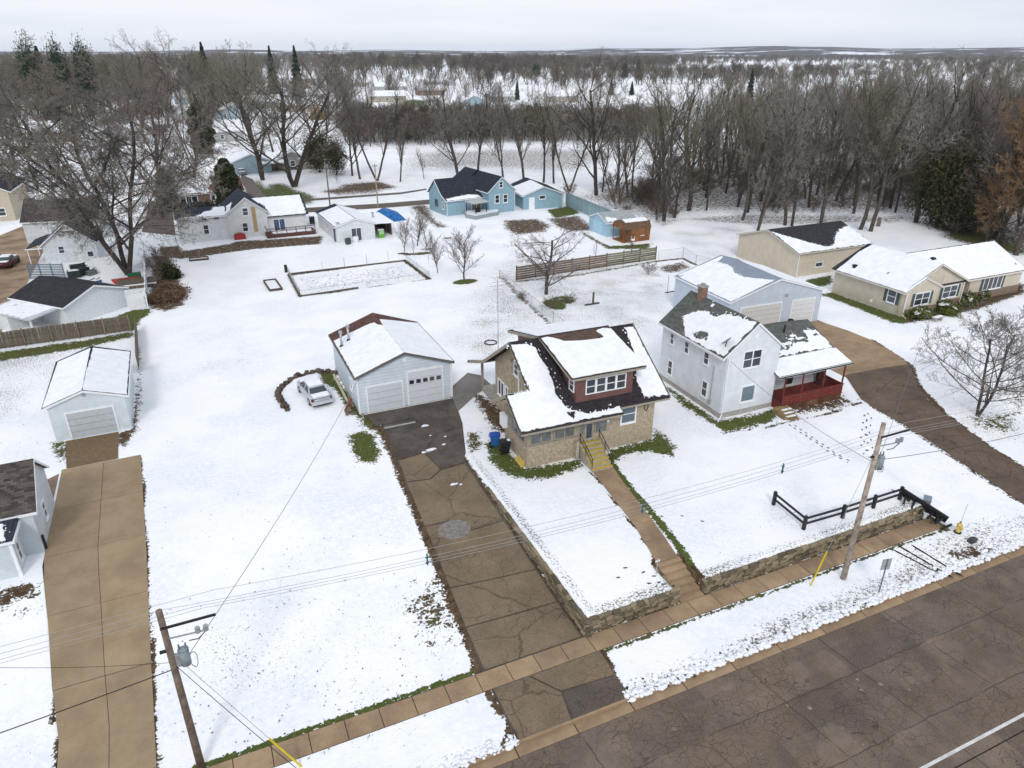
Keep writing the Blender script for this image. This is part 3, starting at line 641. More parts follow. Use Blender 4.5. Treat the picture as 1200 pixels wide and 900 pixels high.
def snow(par, pts, zf, th=.07, rag=.05, name='roof_snow', clip=None, holes=(), seed=0, mat=None):
    """a slab of snow with an uneven outline lying on the surface zf(x, y)"""
    rings = []
    for pl in [pts] + list(holes):
        q = []; n = len(pl)
        for i in range(n):
            a = Vector((*pl[i][:2], 0)); b = Vector((*pl[(i + 1) % n][:2], 0)); k = max(1, int((b - a).length / .16))
            for j in range(k): q.append(a.lerp(b, j / k))
        r = []; m_ = len(q)
        for i, p in enumerate(q):
            t = (q[(i + 1) % m_] - q[i - 1]); nn = Vector((t.y, -t.x, 0))
            if nn.length: nn.normalize()
            dv = noise.noise(Vector((p.x * 1.7 + seed, p.y * 1.7, seed))) * 1.1 + noise.noise(Vector((p.x * 6, p.y * 6, seed + 5))) * .8
            v = p + nn * dv * rag
            if clip: v.x = min(max(v.x, clip[0]), clip[1]); v.y = min(max(v.y, clip[2]), clip[3])
            r.append(v)
        ar = sum(r[i].x * r[(i + 1) % m_].y - r[(i + 1) % m_].x * r[i].y for i in range(m_))
        inn = []
        for i in range(m_):
            t = (r[(i + 1) % m_] - r[i - 1]); nn = Vector((-t.y, t.x, 0)) * (1 if ar > 0 else -1)
            if nn.length: nn.normalize()
            if pl is not pts: nn = -nn
            inn.append(r[i] + nn * min(.035, th * .6))
        rings.append((r, inn))
    V = []; F_ = []; tops = []; th *= .8; fl_r = random.Random(int(abs(pts[0][0] * 97 + pts[1][1] * 31)) + len(pts))
    for r, inn in rings:
        n = len(r); b = len(V)
        for v in r: V.append((v.x, v.y, zf(v.x, v.y) - .01))
        for v in r: V.append((v.x, v.y, zf(v.x, v.y) + th * .6))
        tb = len(V)
        for v in inn: V.append((v.x, v.y, zf(v.x, v.y) + th))
        for i in range(n):
            j = (i + 1) % n
            F_ += [(b + i, b + j, b + n + j, b + n + i), (b + n + i, b + n + j, tb + j, tb + i)]
        tops.append((tb, inn))
    if rag >= .08:
        for r, inn in rings:
            for p in r:
                for _ in range(2):
                    if fl_r.random() < .45: continue
                    cx_, cy_ = p.x + fl_r.gauss(0, .16), p.y + fl_r.gauss(0, .16); s_ = fl_r.uniform(.025, .085); b = len(V)
                    if clip and not (clip[0] + .1 < cx_ < clip[1] - .1 and clip[2] + .1 < cy_ < clip[3] - .1): continue
                    for k in range(5): a_ = k * 1.2566; x_, y_ = cx_ + s_ * math.cos(a_) * fl_r.uniform(.6, 1.3), cy_ + s_ * math.sin(a_) * fl_r.uniform(.6, 1.3); V.append((x_, y_, zf(x_, y_) + .018))
                    F_.append((b, b + 1, b + 2, b + 3, b + 4))
    ix = [tb + i for tb, inn in tops for i in range(len(inn))]
    for t in tessellate_polygon([[Vector((v.x, v.y, 0)) for v in inn] for tb, inn in tops]): F_.append(tuple(ix[k] for k in t))
    me = bpy.data.meshes.new(name); me.from_pydata(V, [], F_)
    bm = bmesh.new(); bm.from_mesh(me); bmesh.ops.recalc_face_normals(bm, faces=bm.faces)
    if sum(f.normal.z * f.calc_area() for f in bm.faces) < 0: bmesh.ops.reverse_faces(bm, faces=bm.faces)
    bm.to_mesh(me); bm.free()
    return link(name, me, mat or SNOW, par)
def fr(name, label, cat, x, y, a, group=None):
    s, t = conv(x, y); return thing(name, label, cat, (s, t, 0), R(a - 24), group)
def spout(par, x, y, z, dx=.0, dy=-.5):
    MB().bar((x, y, z), (x, y, .25), .08, .08).bar((x, y, .25), (x + dx, y + dy, .06), .09, .09).build('downspout', WHITE, par)
# ---------------------------------------------------------------- detached garage
G = fr('garage', 'pale blue garage with two doors and twin flue pipes above the cracked driveway', 'garage', -12.42, 51.65, 24.0)
w_, d_ = 7.95, 10.09
zf = gable(G, w_, d_, 3.45, 4.96, 'y', .21, .25, S_GAR, SH_BROWN, plain('dark_trim', (.13, .12, .12), .7, .1), foundation=CONC_G, found_h=.12)
snow(G, [(-.13, 8.35), (1.1, 8.3), (2.4, 8.25), (3.2, 8.15), (3.55, 7.95), (3.7, 7.2), (3.97, 6.5), (3.97, -.2), (-.17, -.2)], zf, .09, .03, clip=(-.19, 3.97, -.22, 9))
snow(G, [(4.0, 6.6), (4.15, 8.35), (5.6, 8.9), (7.0, 9.35), (8.1, 9.75), (8.12, -.2), (4.0, -.2)], zf, .09, .03, clip=(3.98, 8.14, -.22, 10.2), seed=3)
garage_door(G, ('y', 0, -1), .75, 3.62, .06, 2.33, 4, mat=plain('door_white', (.58, .61, .65), .55, .04))
garage_door(G, ('y', 0, -1), 4.18, 7.12, .06, 3.03, 5, (3, 5), mat=plain('door_white_b', (.62, .65, .69), .55, .04))
win(G, ('x', 0, -1), 2.2, 2.8, 1.3, 2.2, hung=False)
for x, y in ((.2, 6.5), (.95, 7.0)):
    p = MB().cyl((x, y, 3.5), (x, y, zf(x, y) + 1.35), .1, n=10).build('flue_pipe', GALV, G, True)
    MB().cyl((x, y, zf(x, y) + 1.25), (x, y, zf(x, y) + 1.45), .17, .15, 10).build('flue_cap', GALV, p)
    MB().cyl((x, y, zf(x, y) - .02), (x, y, zf(x, y) + .14), .24, .14, 10).build('flashing', BLACK, p)
mbox(MB(), facemap(('y', 0, -1)), 3.85, 4.15, 4.05, 4.3, 0, .04).build('vent', WHITE, G)
MB().box(-.07, -.05, .1, .06, .06, 3.25).build('corner_trim', WHITE, G)
MB().box(w_ - .06, -.05, .1, w_ + .07, .06, 3.25).build('corner_trim', WHITE, G)
# ---------------------------------------------------------------- brick bungalow
H = fr('bungalow', 'tan brick bungalow with a wide dark roof, snowy dormer and enclosed front porch', 'house', 1.0, 43.6, 22.51)
ROOFB = shingle('dark_brown_shingle', (.042, .036, .042), axis='x')
FB = plain('taupe_trim', (.33, .29, .23), .7, .1)
HRZ, MS, RY = 7.66, .65, 5.03
zb = lambda x, y: HRZ - MS * abs(y - RY)
X0, X1 = 1.6, 10.5
MB().prism([(X0, 0, -.3), (X0, 10.06, -.3), (X0, 10.06, zb(0, 10.06) - .16), (X0, RY, HRZ - .16), (X0, 0, zb(0, 0) - .16)], (X1 - X0, 0, 0)).build('wall', B_TAN, H)
# porch body
MB().prism([(0, -.17, -.3), (0, 4.0, -.3), (0, 4.0, 1.72), (0, -.17, 1.72)], (X0, 0, 0)).box(X0 - .001, -.17, -.3, 6.65, .001, 1.72).build('porch_wall', B_TAN, H)
MB().box(.02, -.15, 1.72, 6.63, 3.98, 2.75).prism([(.02, -.15, 2.75), (.02, 3.98, 2.75), (.02, 3.98, 3.2), (.02, 1.42, 5.05), (.02, -.15, 3.95)], (1.57, 0, 0)).build('porch_upper_wall', FB, H)
MB().box(-.05, -.23, 1.70, 4.35, -.11, 1.79).box(-.05, -.11, 1.70, .04, 4.05, 1.79).build('porch_sill', FB, H)
for a0, a1 in ((.3, 1.82), (2.15, 3.65)): win(H, ('y', -.15, -1), a0, a1, 1.92, 2.66, 2, False, FB, .07, sill=False, glass=GLASSL)
win(H, ('y', -.15, -1), 4.15, 4.42, 1.9, 2.66, 1, False, FB, .06, sill=False, glass=GLASSL)
win(H, ('y', -.15, -1), 5.45, 6.3, 1.8, 2.66, 1, False, FB, .08, sill=False, glass=GLASSL)
dr = door(H, ('y', -.15, -1), 4.6, 5.2, 1.22, 2.7, plain('storm_door', (.33, .33, .31), .5, .1), False, FB)
mbox(MB(), facemap(('y', -.15, -1)), 4.68, 5.12, 1.45, 2.6, .03, .055).build('pane', GLASS, dr)
mbox(MB(), facemap(('y', -.15, -1)), 6.33, 6.5, 2.45, 2.66, 0, .12).build('meter_box', WHITE, H)
for a0, a1 in ((.25, 1.2), (1.45, 2.5), (2.75, 3.75)): win(H, ('x', .02, -1), a0, a1, 1.9, 2.7, 1, False, FB, .08, sill=False, glass=GLASSL)
win(H, ('y', 0, -1), 7.68, 8.8, 2.0, 3.36, 1, True, WHITE, .11, glass=plain('blue_curtained_glass', (.12, .155, .19), .15, .1, bump=0))
ring = MB(); 
for k in range(12):
    a = k * math.pi / 6; b = a + math.pi / 6
    ring.bar((9.75 + .17 * math.cos(a), -.03, 2.95 + .27 * math.sin(a)), (9.75 + .17 * math.cos(b), -.03, 2.95 + .27 * math.sin(b)), .04, .04)
ring.build('wall_ornament', BLACK, H)
for a0, a1, b0, b1 in ((10.3, 11.6, 0, 0),): pass
win(H, ('x', X0, -1), 8.15, 9.3, 1.5, 2.75, 2, False); win(H, ('x', X0, -1), 6.9, 7.7, 2.1, 2.75, 2, False); win(H, ('x', X0, -1), 5.2, 5.95, 4.65, 5.5, 1, True)
MB().box(X0 - .28, 6.1, -.3, X0 - .001, 6.5, 5.6).build('chimney_breast', B_TAN, H)
MB().bar((X0 - .06, 5.0, 4.6), (X0 - .06, 5.0, 3.4), .09, .09).bar((X0 - .06, 5.0, 3.4), (X0 - .06, 5.35, 2.9), .09, .09).bar((X0 - .06, 5.35, 2.95), (X0 - .06, 5.35, .2), .09, .09).build('downspout', WHITE, H)
# main roof plate with the porch extension (one plane at the front)
RL, RR = .8, 11.2
th = .16
front = [(RL, RY), (RR, RY), (RR, -.75), (7.03, -.75), (7.03, -1.21), (-.92, -1.21), (-.92, 1.42), (RL, 1.42)]
MB().prism([(x, y, zb(x, y)) for x, y in front], (0, 0, -th)).build('front_roof', ROOFB, H)
MB().prism([(x, y, HRZ - MS * (y - RY)) for x, y in [(RL, RY + .002), (RR, RY + .002), (RR, 10.8), (RL, 10.8)]], (0, 0, -th)).build('rear_roof', ROOFB, H)
zp2 = lambda y: zb(0, 1.42) - .62 * (y - 1.42)
MB().prism([(-.92, 1.423, zp2(1.42)), (1.55, 1.423, zp2(1.42)), (1.55, 4.35, zp2(4.35)), (-.92, 4.35, zp2(4.35))], (0, 0, -.14)).build('porch_rear_roof', ROOFB, H)
MB().prism([(.8, 10.75, 3.93), (5, 10.75, 3.93), (5, 13.6, 2.85), (.6, 13.6, 2.85)], (0, 0, -.14)).build('rear_porch_roof', ROOFB, H)
MB().box(1.5, 13.1, -.2, 1.68, 13.28, 2.85).build('rear_porch_post', FB, H)
MB().box(4.6, 13.1, -.2, 4.78, 13.28, 2.85).build('rear_porch_post', FB, H)
MB().box(1.5, 10.1, -.2, 4.8, 13.3, .35).build('rear_porch_floor', CONC_G, H)
def edge(p, q, w=.07, h=.24, name='fascia', mat=FB, dz=-.13): 
    MB().bar((p[0], p[1], p[2] + dz), (q[0], q[1], q[2] + dz), w, h).build(name, mat, H)
e3 = lambda x, y: (x, y, zb(x, y))
edge(e3(RL - .02, RY), e3(RL - .02, 1.45)); edge(e3(RL - .02, RY), (RL - .02, 10.8, HRZ - MS * 5.77)); edge(e3(RR + .02, RY), e3(RR + .02, -.75)); edge(e3(RR + .02, RY), (RR + .02, 10.8, HRZ - MS * 5.77))
edge(e3(-.94, 1.42), e3(-.94, -1.21)); edge((-.94, 1.42, zb(0, 1.42)), (-.94, 4.35, zp2(4.35)))
edge(e3(-.94, -1.24), e3(7.03, -1.24)); edge(e3(7.05, -.78), e3(11.22, -.78)); edge((RL, 10.83, 3.91), (RR, 10.83, 3.91))
edge((.6, 13.62, 2.87), (.78, 10.75, 3.93)); edge((.6, 13.62, 2.87), (5, 13.62, 2.87))
DK = plain('dark_drip_edge', (.03, .028, .03), .7, .1)
for a, b in ((e3(-.97, -1.27), e3(7.06, -1.27)), (e3(7.08, -.81), e3(11.25, -.81)), (e3(RR + .05, RY), e3(RR + .05, -.78)), (e3(-.97, 1.42), e3(-.97, -1.25)), (e3(RL - .05, RY), e3(RL - .05, 1.47))):
    edge(a, b, .06, .08, 'drip_edge', DK, -.02)
# front dormer
DZ = lambda y: 6.62 + (y + .51) * (7.74 - 6.62) / 5.28
MB().prism([(3.8, .02, zb(0, .02) - .1), (3.8, 4.7, zb(0, 4.7) - .1), (3.8, 4.7, DZ(4.7) - .13), (3.8, .02, DZ(.02) - .13)], (4.61, 0, 0)).build('dormer_wall', S_DORM, H)
MB().prism([(3.17, -.51, DZ(-.51)), (9.04, -.51, DZ(-.51)), (9.04, 4.95, DZ(4.95)), (3.17, 4.95, DZ(4.95))], (0, 0, -.12)).build('dormer_roof', shingle('brown_dormer_shingle', (.12, .08, .065), axis='x'), H)
edge((3.15, -.53, DZ(-.51)), (9.06, -.53, DZ(-.51)), .06, .2, 'dormer_fascia'); edge((3.15, -.5, DZ(-.51)), (3.15, 4.95, DZ(4.95)), .06, .2, 'dormer_fascia'); edge((9.06, -.5, DZ(-.51)), (9.06, 4.95, DZ(4.95)), .06, .2, 'dormer_fascia')
edge((3.12, -.56, DZ(-.51)), (9.09, -.56, DZ(-.51)), .05, .07, 'dormer_drip_edge', DK, -.01); edge((3.12, -.55, DZ(-.51)), (3.12, 4.95, DZ(4.95)), .05, .07, 'dormer_drip_edge', DK, -.01)
for k in range(4): win(H, ('y', .02, -1), 4.62 + k * .82, 4.62 + k * .82 + .66, 4.98, 6.02, 1, True, WHITE, .08, sill=False)
win(H, ('x', 3.8, -1), .35, .95, 5.15, 6.0, 1, True, WHITE, .08, sill=False)
# rear dormer
RZ = lambda y: 7.7 - (y - 5.0) * (7.7 - 6.14) / 6.07
MB().prism([(3.8, 5.4, zb(0, 5.4) - .1), (3.8, 10.5, zb(0, 10.5) - .1), (3.8, 10.5, RZ(10.5) - .13), (3.8, 5.4, RZ(5.4) - .13)], (4.61, 0, 0)).build('rear_dormer_wall', S_DORM, H)
MB().prism([(3.18, 4.96, RZ(4.96)), (9.03, 4.96, RZ(4.96)), (9.03, 11.07, RZ(11.07)), (3.18, 11.07, RZ(11.07))], (0, 0, -.12)).build('rear_dormer_roof', ROOFB, H)
edge((3.16, 5.0, RZ(5)), (3.16, 11.1, RZ(11.1)), .06, .22, 'dormer_fascia'); edge((3.16, 11.1, RZ(11.1)), (9.05, 11.1, RZ(11.1)), .06, .22, 'dormer_fascia', DK)
edge((3.16, 4.95, 7.86), (9.05, 4.95, 7.86), .1, .16, 'ridge_board', DK); edge((9.05, 5.0, RZ(5)), (9.05, 11.1, RZ(11.1)), .06, .2, 'dormer_fascia', DK)
snow(H, [(3.35, 10.55), (4.4, 10.7), (6.5, 10.75), (8.9, 10.85), (8.95, 5.1), (3.3, 5.1)], lambda x, y: RZ(y), .09, .04)
snow(H, [(3.2, 4.6), (3.7, 4.7), (4.1, 4.4), (4.7, 3.85), (5.5, 3.65), (6.4, 3.54), (7.4, 3.5), (7.95, 3.55), (7.75, 4.5), (8.4, 4.75), (9.0, 4.5), (9.02, -.47), (3.2, -.47)], lambda x, y: DZ(y), .09, .05, clip=(3.18, 9.03, -.5, 4.9))
snow(H, [(.85, 4.75), (1.3, 4.72), (2.1, 4.7), (2.6, 4.3), (2.62, 3.4), (2.8, 2.6), (2.74, 1.5), (2.7, .7), (2.9, -.05), (3.3, -.42), (3.95, -.72), (4.5, -.88), (5.1, -.85), (5.8, -.9), (6.45, -.8), (6.95, -.78), (6.98, -1.17), (-.88, -1.17), (-.88, 1.3), (.85, 1.4)], zb, .07, .09, clip=(-.9, 7, -1.19, 4.95), holes=[[(2.85, -.45), (3.5, -.5), (3.42, -.8), (3.1, -1.0)]], seed=2)
snow(H, [(10.45, 4.75), (11.15, 4.75), (11.17, -.62), (10.6, -.6), (9.2, -.4), (9.25, .7), (9.5, 1.4), (10.15, 2.85), (10.3, 4.0)], zb, .06, .12, clip=(9, 11.17, -.72, 4.9), seed=9)
snow(H, [(-.88, 1.6), (1.5, 1.6), (1.5, 4.2), (-.88, 4.2)], lambda x, y: zp2(y), .06, .06, clip=(-.9, 1.5, 1.5, 4.3))
snow(H, [(.85, 10.95), (4.9, 10.95), (4.9, 13.5), (.75, 13.5)], lambda x, y: 3.93 - (y - 10.75) * .379, .07, .06)
snow(H, [(.9, 7), (3.05, 7), (3.05, 10.7), (.9, 10.7)], zb, .07, .1); snow(H, [(9.2, 6), (11.1, 6), (11.1, 10.7), (9.2, 10.7)], zb, .07, .1)
# porch steps, railings, cellar door
for k in range(7): MB().box(4.05 + .0, -.17 - .33 * (k + 1), -.3, 5.7, -.17 - .33 * k, 1.2 - .172 * k).build('step', CONC_G, H)
for k in range(7): MB().box(4.04, -.17 - .33 * (k + 1) - .02, 1.2 - .172 * k - .012, 5.71, -.17 - .33 * k - .03, 1.2 - .172 * k + .02).build('tread', YELLOW, H)
for x in (4.1, 5.66):
    r = MB(); zz = lambda y: 1.2 + (y + .3) * .52
    for y in (-.35, -1.3, -2.3): r.bar((x, y, zz(y)), (x, y, zz(y) + .85), .035, .035)
    r.bar((x, -.3, zz(-.3) + .85), (x, -2.4, zz(-2.4) + .85), .04, .04).bar((x, -.3, zz(-.3) + .45), (x, -2.4, zz(-2.4) + .45), .03, .03)
    r.build('handrail', BLACK, H)
MB().prism([(-.02, .1, .0), (-.35, .1, .0), (-.02, .1, .3)], (0, 1.2, 0)).build('cellar_curb', YELLOW, H)
MB().box(3.72, -.55, -.1, 3.95, -.2, 1.5).build('step_pier', plain('pale_pier', (.42, .36, .29), .9, .2), H)
MB().box(-.35, 3.4, 1.5, -.02, 4.2, 2.5).build('utility_box', WHITE, H)
an = MB().bar((2.2, 10.9, 3.5), (2.2, 10.9, 10.6), .05, .05)
for z, l in ((10.4, .5), (10.1, .7), (9.8, .4)): an.bar((2.2 - l, 10.9, z), (2.2 + l, 10.9, z), .03, .03)
an.build('antenna_mast', GALV, H)
# ---------------------------------------------------------------- white two-storey house
Wh = fr('white_house', 'white two-storey clapboard house with patchy snow on a grey shingle roof and red porch', 'house', 16.82, 51.13, 23.06)
w_, d_ = 5.29, 8.72
zf = gable(Wh, w_, d_, 5.34, 7.89, 'y', .45, .12, S_WHITE, SH_GREY, WHITE, foundation=CONC_G, found_h=.4)
snow(Wh, [(.8, 6.9), (1.35, 6.5), (1.75, 5.6), (1.7, 4.7), (1.75, 3.9), (2.2, 3.5), (2.4, 1.7), (2.55, .1), (-.3, .1), (-.38, 2.7), (-.4, 5.0), (-.1, 5.5), (.35, 6.3)], zf, .05, .16, clip=(-.42, 2.55, -.08, 8), holes=[[(.0, 4.7), (.5, 4.1), (.45, 3.0), (.0, 2.8), (-.15, 3.8)]], seed=4)
snow(Wh, [(2.2, 5.2), (2.45, 5.2), (2.45, 5.5), (2.2, 5.5)], zf, .05, .03); snow(Wh, [(2.75, .3), (5.5, .3), (5.5, 8), (3.0, 8)], zf, .05, .15)
for a0, a1, z0, z1 in ((7.0, 7.45, 3.85, 4.75), (4.85, 5.35, 3.8, 4.75), (2.15, 2.7, 3.85, 4.8), (6.85, 7.4, 1.0, 2.2), (1.9, 2.5, 1.05, 2.3)): win(Wh, ('x', 0, -1), a0, a1, z0, z1)
win(Wh, ('y', 0, -1), 1.65, 3.35, 4.15, 5.5, 2, True, WHITE, .1); win(Wh, ('y', 0, -1), 1.95, 3.2, 1.1, 2.4, 1, False, WHITE, .12, glass=plain('teal_curtained_glass', (.15, .20, .235), .2, .15, bump=0))
mbox(MB(), facemap(('y', 0, -1)), 2.45, 2.8, 6.6, 6.9, 0, .04).build('vent', WHITE, Wh)
MB().box(2.2, 6.75, 6.8, 2.8, 7.35, 8.75).build('chimney', B_RED, Wh); MB().box(2.13, 6.68, 8.75, 2.87, 7.42, 8.87).box(2.35, 6.9, 8.87, 2.65, 7.2, 9.05).build('chimney_cap', CONC_G, Wh)
dsh = MB().lathe([(.001, 0), (.2, .02), (.4, .09), (.46, .14)], n=16); o = dsh.build('satellite_dish', plain('dish_grey_green', (.20, .26, .24), .5, .15), Wh, True); o.location = (.25, .55, zf(.25, .55) + .5); o.rotation_euler = (R(-35), R(-25), 0)
MB().bar((.25, .7, zf(.25, .6)), (.25, .6, zf(.25, .6) + .5), .05, .05).build('dish_arm', BLACK, Wh)
spout(Wh, .12, -.1, 5.2, -.7, -.5)
MB().bar((-.06, 1.35, 4.1), (-.06, 1.35, .9), .06, .06).box(-.14, 1.2, .7, -.02, 1.5, 1.05).build('meter_conduit', GALV, Wh)
mbox(MB(), facemap(('y', 0, -1)), 3.3, 3.55, 4.2, 4.3, 0, .01)
# ell and porch
ez = lambda x, y: 3.62 + (y - 1.45) * .42 if y < 4.9 else 3.62 + 3.45 * .42 - (y - 4.9) * .42
MB().prism([(5.29, 1.6, .2), (5.29, 8.2, .2), (5.29, 8.2, ez(0, 8.2) - .14), (5.29, 4.9, ez(0, 4.9) - .14), (5.29, 1.6, ez(0, 1.6) - .14)], (7.2, 0, 0)).build('ell_wall', S_WHITE, Wh)
MB().box(5.2, 1.55, -.3, 12.52, 8.25, .22).build('ell_foundation', CONC_G, Wh)
MB().prism([(5.0, 1.3, ez(0, 1.3)), (5.0, 4.9, ez(0, 4.9)), (5.0, 8.6, ez(0, 8.6)), (5.0, 8.6, ez(0, 8.6) - .12), (5.0, 4.9, ez(0, 4.9) - .12), (5.0, 1.3, ez(0, 1.3) - .12)], (7.85, 0, 0)).build('ell_roof', shingle('grey_ell_shingle', (.115, .125, .12), moss=(.12, .13, .09), axis='x'), Wh)
pz = lambda x, y: 2.98 + (y + .62) * .3
MB().prism([(5.05, -.62, 2.98), (12.98, -.62, 2.98), (12.98, 1.45, pz(0, 1.45)), (5.05, 1.45, pz(0, 1.45))], (0, 0, -.1)).build('porch_roof', SH_GREY, Wh)
MB().box(5.05, -.68, 2.78, 12.98, -.6, 2.96).box(12.95, -.62, 2.74, 13.02, 1.4, 2.95).build('porch_fascia', WHITE, Wh)
MB().box(4.95, -.74, 2.85, 13.0, -.68, 2.95).build('porch_gutter', BLACK, Wh)
snow(Wh, [(5.1, -.58), (12.94, -.58), (12.94, 1.3), (12.5, 1.42), (10, 1.4), (5.1, 1.42)], pz, .08, .04, clip=(5.07, 12.96, -.6, 1.44))
snow(Wh, [(5.3, 1.6), (12.7, 1.5), (12.75, 2.5), (12.6, 3.6), (11.4, 3.7), (11.0, 2.5), (9.6, 2.6), (8.2, 2.1), (6.5, 2.2), (5.5, 1.95)], ez, .04, .22, clip=(5.1, 12.8, 1.45, 4), holes=[[(11.9, 2.9), (12.4, 2.9), (12.3, 3.2), (11.9, 3.2)], [(6.4, 1.75), (7.4, 1.7), (7.2, 1.9)]], seed=12)
for cx, cy, r in ((7.0, 2.7, .25), (8.3, 2.7, .3), (9.4, 3.1, .22), (7.6, 3.1, .2), (10.4, 3.0, .3), (6.2, 2.9, .22), (8.9, 2.75, .18), (6.8, 3.6, .16), (9.9, 3.4, .2)):
    snow(Wh, [(cx + 1.7 * r * math.cos(a), cy + r * .6 * math.sin(a)) for a in [k * math.pi / 4 for k in range(8)]], ez, .03, .1, seed=cx)
MB().cyl((9.3, 3.9, 4.3), (9.3, 3.9, 5.35), .08).build('vent_pipe', BLACK, Wh)
for a in (6.1, 7.3, 9.4, 10.9): win(Wh, ('y', 1.6, -1), a, a + .45, 2.0, 2.45, 1, False, WHITE, .06, sill=False)
win(Wh, ('y', 1.6, -1), 8.0, 8.9, .8, 2.5, 1, True)
MB().box(5.35, -1.0, -.1, 12.0, 1.55, .55).build('porch_deck', REDW, Wh)
for k in range(28): MB().box(5.4 + k * .235, -1.04, .5, 5.4 + k * .235 + .215, -1.0, 1.32).build('rail_board', REDW, Wh)
MB().box(5.36, -1.09, 1.3, 12.0, -.97, 1.36).box(5.36, -1.07, .46, 12.0, -1.045, .53).build('top_rail', REDW, Wh)
for k in range(10): MB().box(11.98, -1.0 + k * .235, .5, 12.02, -1.0 + k * .235 + .215, 1.32).build('rail_board', REDW, Wh)
for x in (5.5, 7.4, 9.7, 11.9): MB().box(x - .05, -.98, .5, x + .05, -.88, 2.95).build('porch_post', REDW, Wh)
for k in range(8): MB().box(5.4 + k * .83, -1.0, -.05, 5.4 + k * .83 + .8, -.96, .45).build('skirting_board', plain('skirt', (.22, .13, .07), .9, .3), Wh)
for k in range(4): MB().box(4.6, -1.75 - k * .3, -.2, 6.0 - 0, -1.45 - k * .3, .62 - .16 * (k + 1)).build('step', plain('step_wood%d' % k, (.24, .17, .09), .9, .25), Wh)
MB().box(4.62, -1.45, -.2, 6.0, -.98, .5).build('landing', plain('landing_wood', (.27, .19, .09), .9, .25), Wh)
for k in range(3): snow(Wh, [(4.95, -1.73 - k * .3), (5.95, -1.73 - k * .3), (5.95, -1.5 - k * .3), (4.95, -1.5 - k * .3)], lambda x, y, k=k: .62 - .16 * (k + 1), .03, .03)
MB().box(11.2, .6, .55, 12.0, 1.2, 1.1).box(11.2, 1.1, .9, 12.0, 1.25, 1.6).build('porch_bench', DECKR, Wh)
# ---------------------------------------------------------------- pole barn
B = fr('pole_barn', 'pale blue metal barn with two white overhead doors behind the white house', 'barn', 22.44, 69.64, 21.63)
zf = gable(B, 12.08, 10.0, 3.67, 5.52, 'y', .12, .12, S_BARN, siding('barn_roof_metal', (.24, .28, .34), .3, True, .4), WHITE)
snow(B, [(.0, 9.3), (1.5, 9.4), (3.4, 9.4), (4.6, 9.0), (4.9, 7.4), (4.75, 6.4), (4.2, 5.2), (4.05, 4.2), (4.1, 3.2), (4.5, 2.2), (4.9, 1.2), (5.4, .2), (.0, -.05)], zf, .08, .08, clip=(-.1, 6, -.1, 9.6))
snow(B, [(6.4, -.05), (12.1, -.05), (12.15, 9.9), (8.4, 9.9), (7.2, 7), (6.8, 3.6)], zf, .08, .08, clip=(6.1, 12.18, -.1, 10.08), seed=6)
snow(B, [(4.7, 9.0), (5.7, 9.3), (5.9, 9.8), (.2, 9.95), (.2, 9.6)], zf, .05, .06)
garage_door(B, ('y', 0, -1), 1.5, 6.65, .05, 2.78, 5, mat=plain('barn_door', (.58, .57, .55), .6, .05)); garage_door(B, ('y', 0, -1), 8.2, 11.15, .05, 2.75, 5, mat=plain('barn_door_b', (.68, .69, .70), .6, .05))
mbox(MB(), facemap(('y', 0, -1)), 7.0, 7.35, 3.5, 3.7, 0, .2).build('lamp', GALV, B)
# grill near the barn door
gr = thing('kettle_grill', 'black kettle grill standing in front of the blue barn between its doors', 'grill', (*B.matrix_basis.to_translation().xy.to_tuple(), 0))
gr.location = (B.location.x + 7.6, B.location.y - 1.1, 0)
MB().lathe([(.02, .62), (.22, .68), (.33, .82), (.34, .9), (.25, 1.05), (.02, 1.12)], n=14).build('bowl', BLACK, gr, True)
MB().bar((0, 0, .7), (.3, .1, 0), .03, .03).bar((0, 0, .7), (-.25, .2, 0), .03, .03).bar((0, 0, .7), (0, -.3, 0), .03, .03).build('leg', BLACK, gr)
# ---------------------------------------------------------------- tan garage
Tg = fr('tan_garage', 'tan vinyl garage with melting snow on its black gable roof, beside the woods', 'garage', 37.25, 90.78, 24.09)
zf = gable(Tg, 12.69, 11.49, 3.25, 5.19, 'x', .3, .3, S_TAN, SH_CHAR, plain('tan_trim', (.55, .52, .45), .6, .05))
snow(Tg, [(-.25, -.25), (12.9, -.25), (12.95, 4.3), (11.9, 4.1), (10.6, 3.7), (9.8, 3.1), (9.0, 2.6), (8.2, 1.9), (7.4, 1.2), (6.4, .5), (5.0, .3), (4.0, 1.2), (2.6, 2.4), (1.2, 3.6), (.2, 4.6), (-.25, 5.0)], zf, .05, .18, clip=(-.28, 12.95, -.28, 5.7), seed=21)
win(Tg, ('y', 0, -1), 3.3, 4.5, 1.05, 1.55, 1, False); spout(Tg, .1, -.1, 3.1)
# ---------------------------------------------------------------- tan ranch house
T = fr('tan_house', 'long tan ranch house with two front gables, dark green shutters and a stone base', 'house', 43.39, 75.72, 24.15)
SHUT = plain('dark_green_shutter', (.07, .10, .09), .7, .15, rv=.05); TT = plain('tan_trim_b', (.62, .58, .50), .6, .05)
zf = gable(T, 9.99, 9.52, 2.93, 5.51, 'y', .45, .36, S_TAN, SH_CHAR, TT)
bl = gable(T, 5.24, 1.0, 2.88, 4.27, 'y', .43, .1, S_TAN, SH_CHAR, TT, x0=.0, y0=-.55)
bz = lambda x, y: 5.36 - .5 * abs(y - 9.4)
MB().prism([(9.8, 1.2, -.3), (9.8, 9.8, -.3), (9.8, 9.8, 2.75), (9.8, 5.05, 5.1), (9.8, 1.2, 3.2)], (1.9, 0, 0)).prism([(11.69, .3, -.3), (11.69, 9.8, -.3), (11.69, 9.8, 2.75), (11.69, 5.05, 5.1), (11.69, .3, 2.82)], (9.35, 0, 0)).build('wing_wall', S_TAN, T)
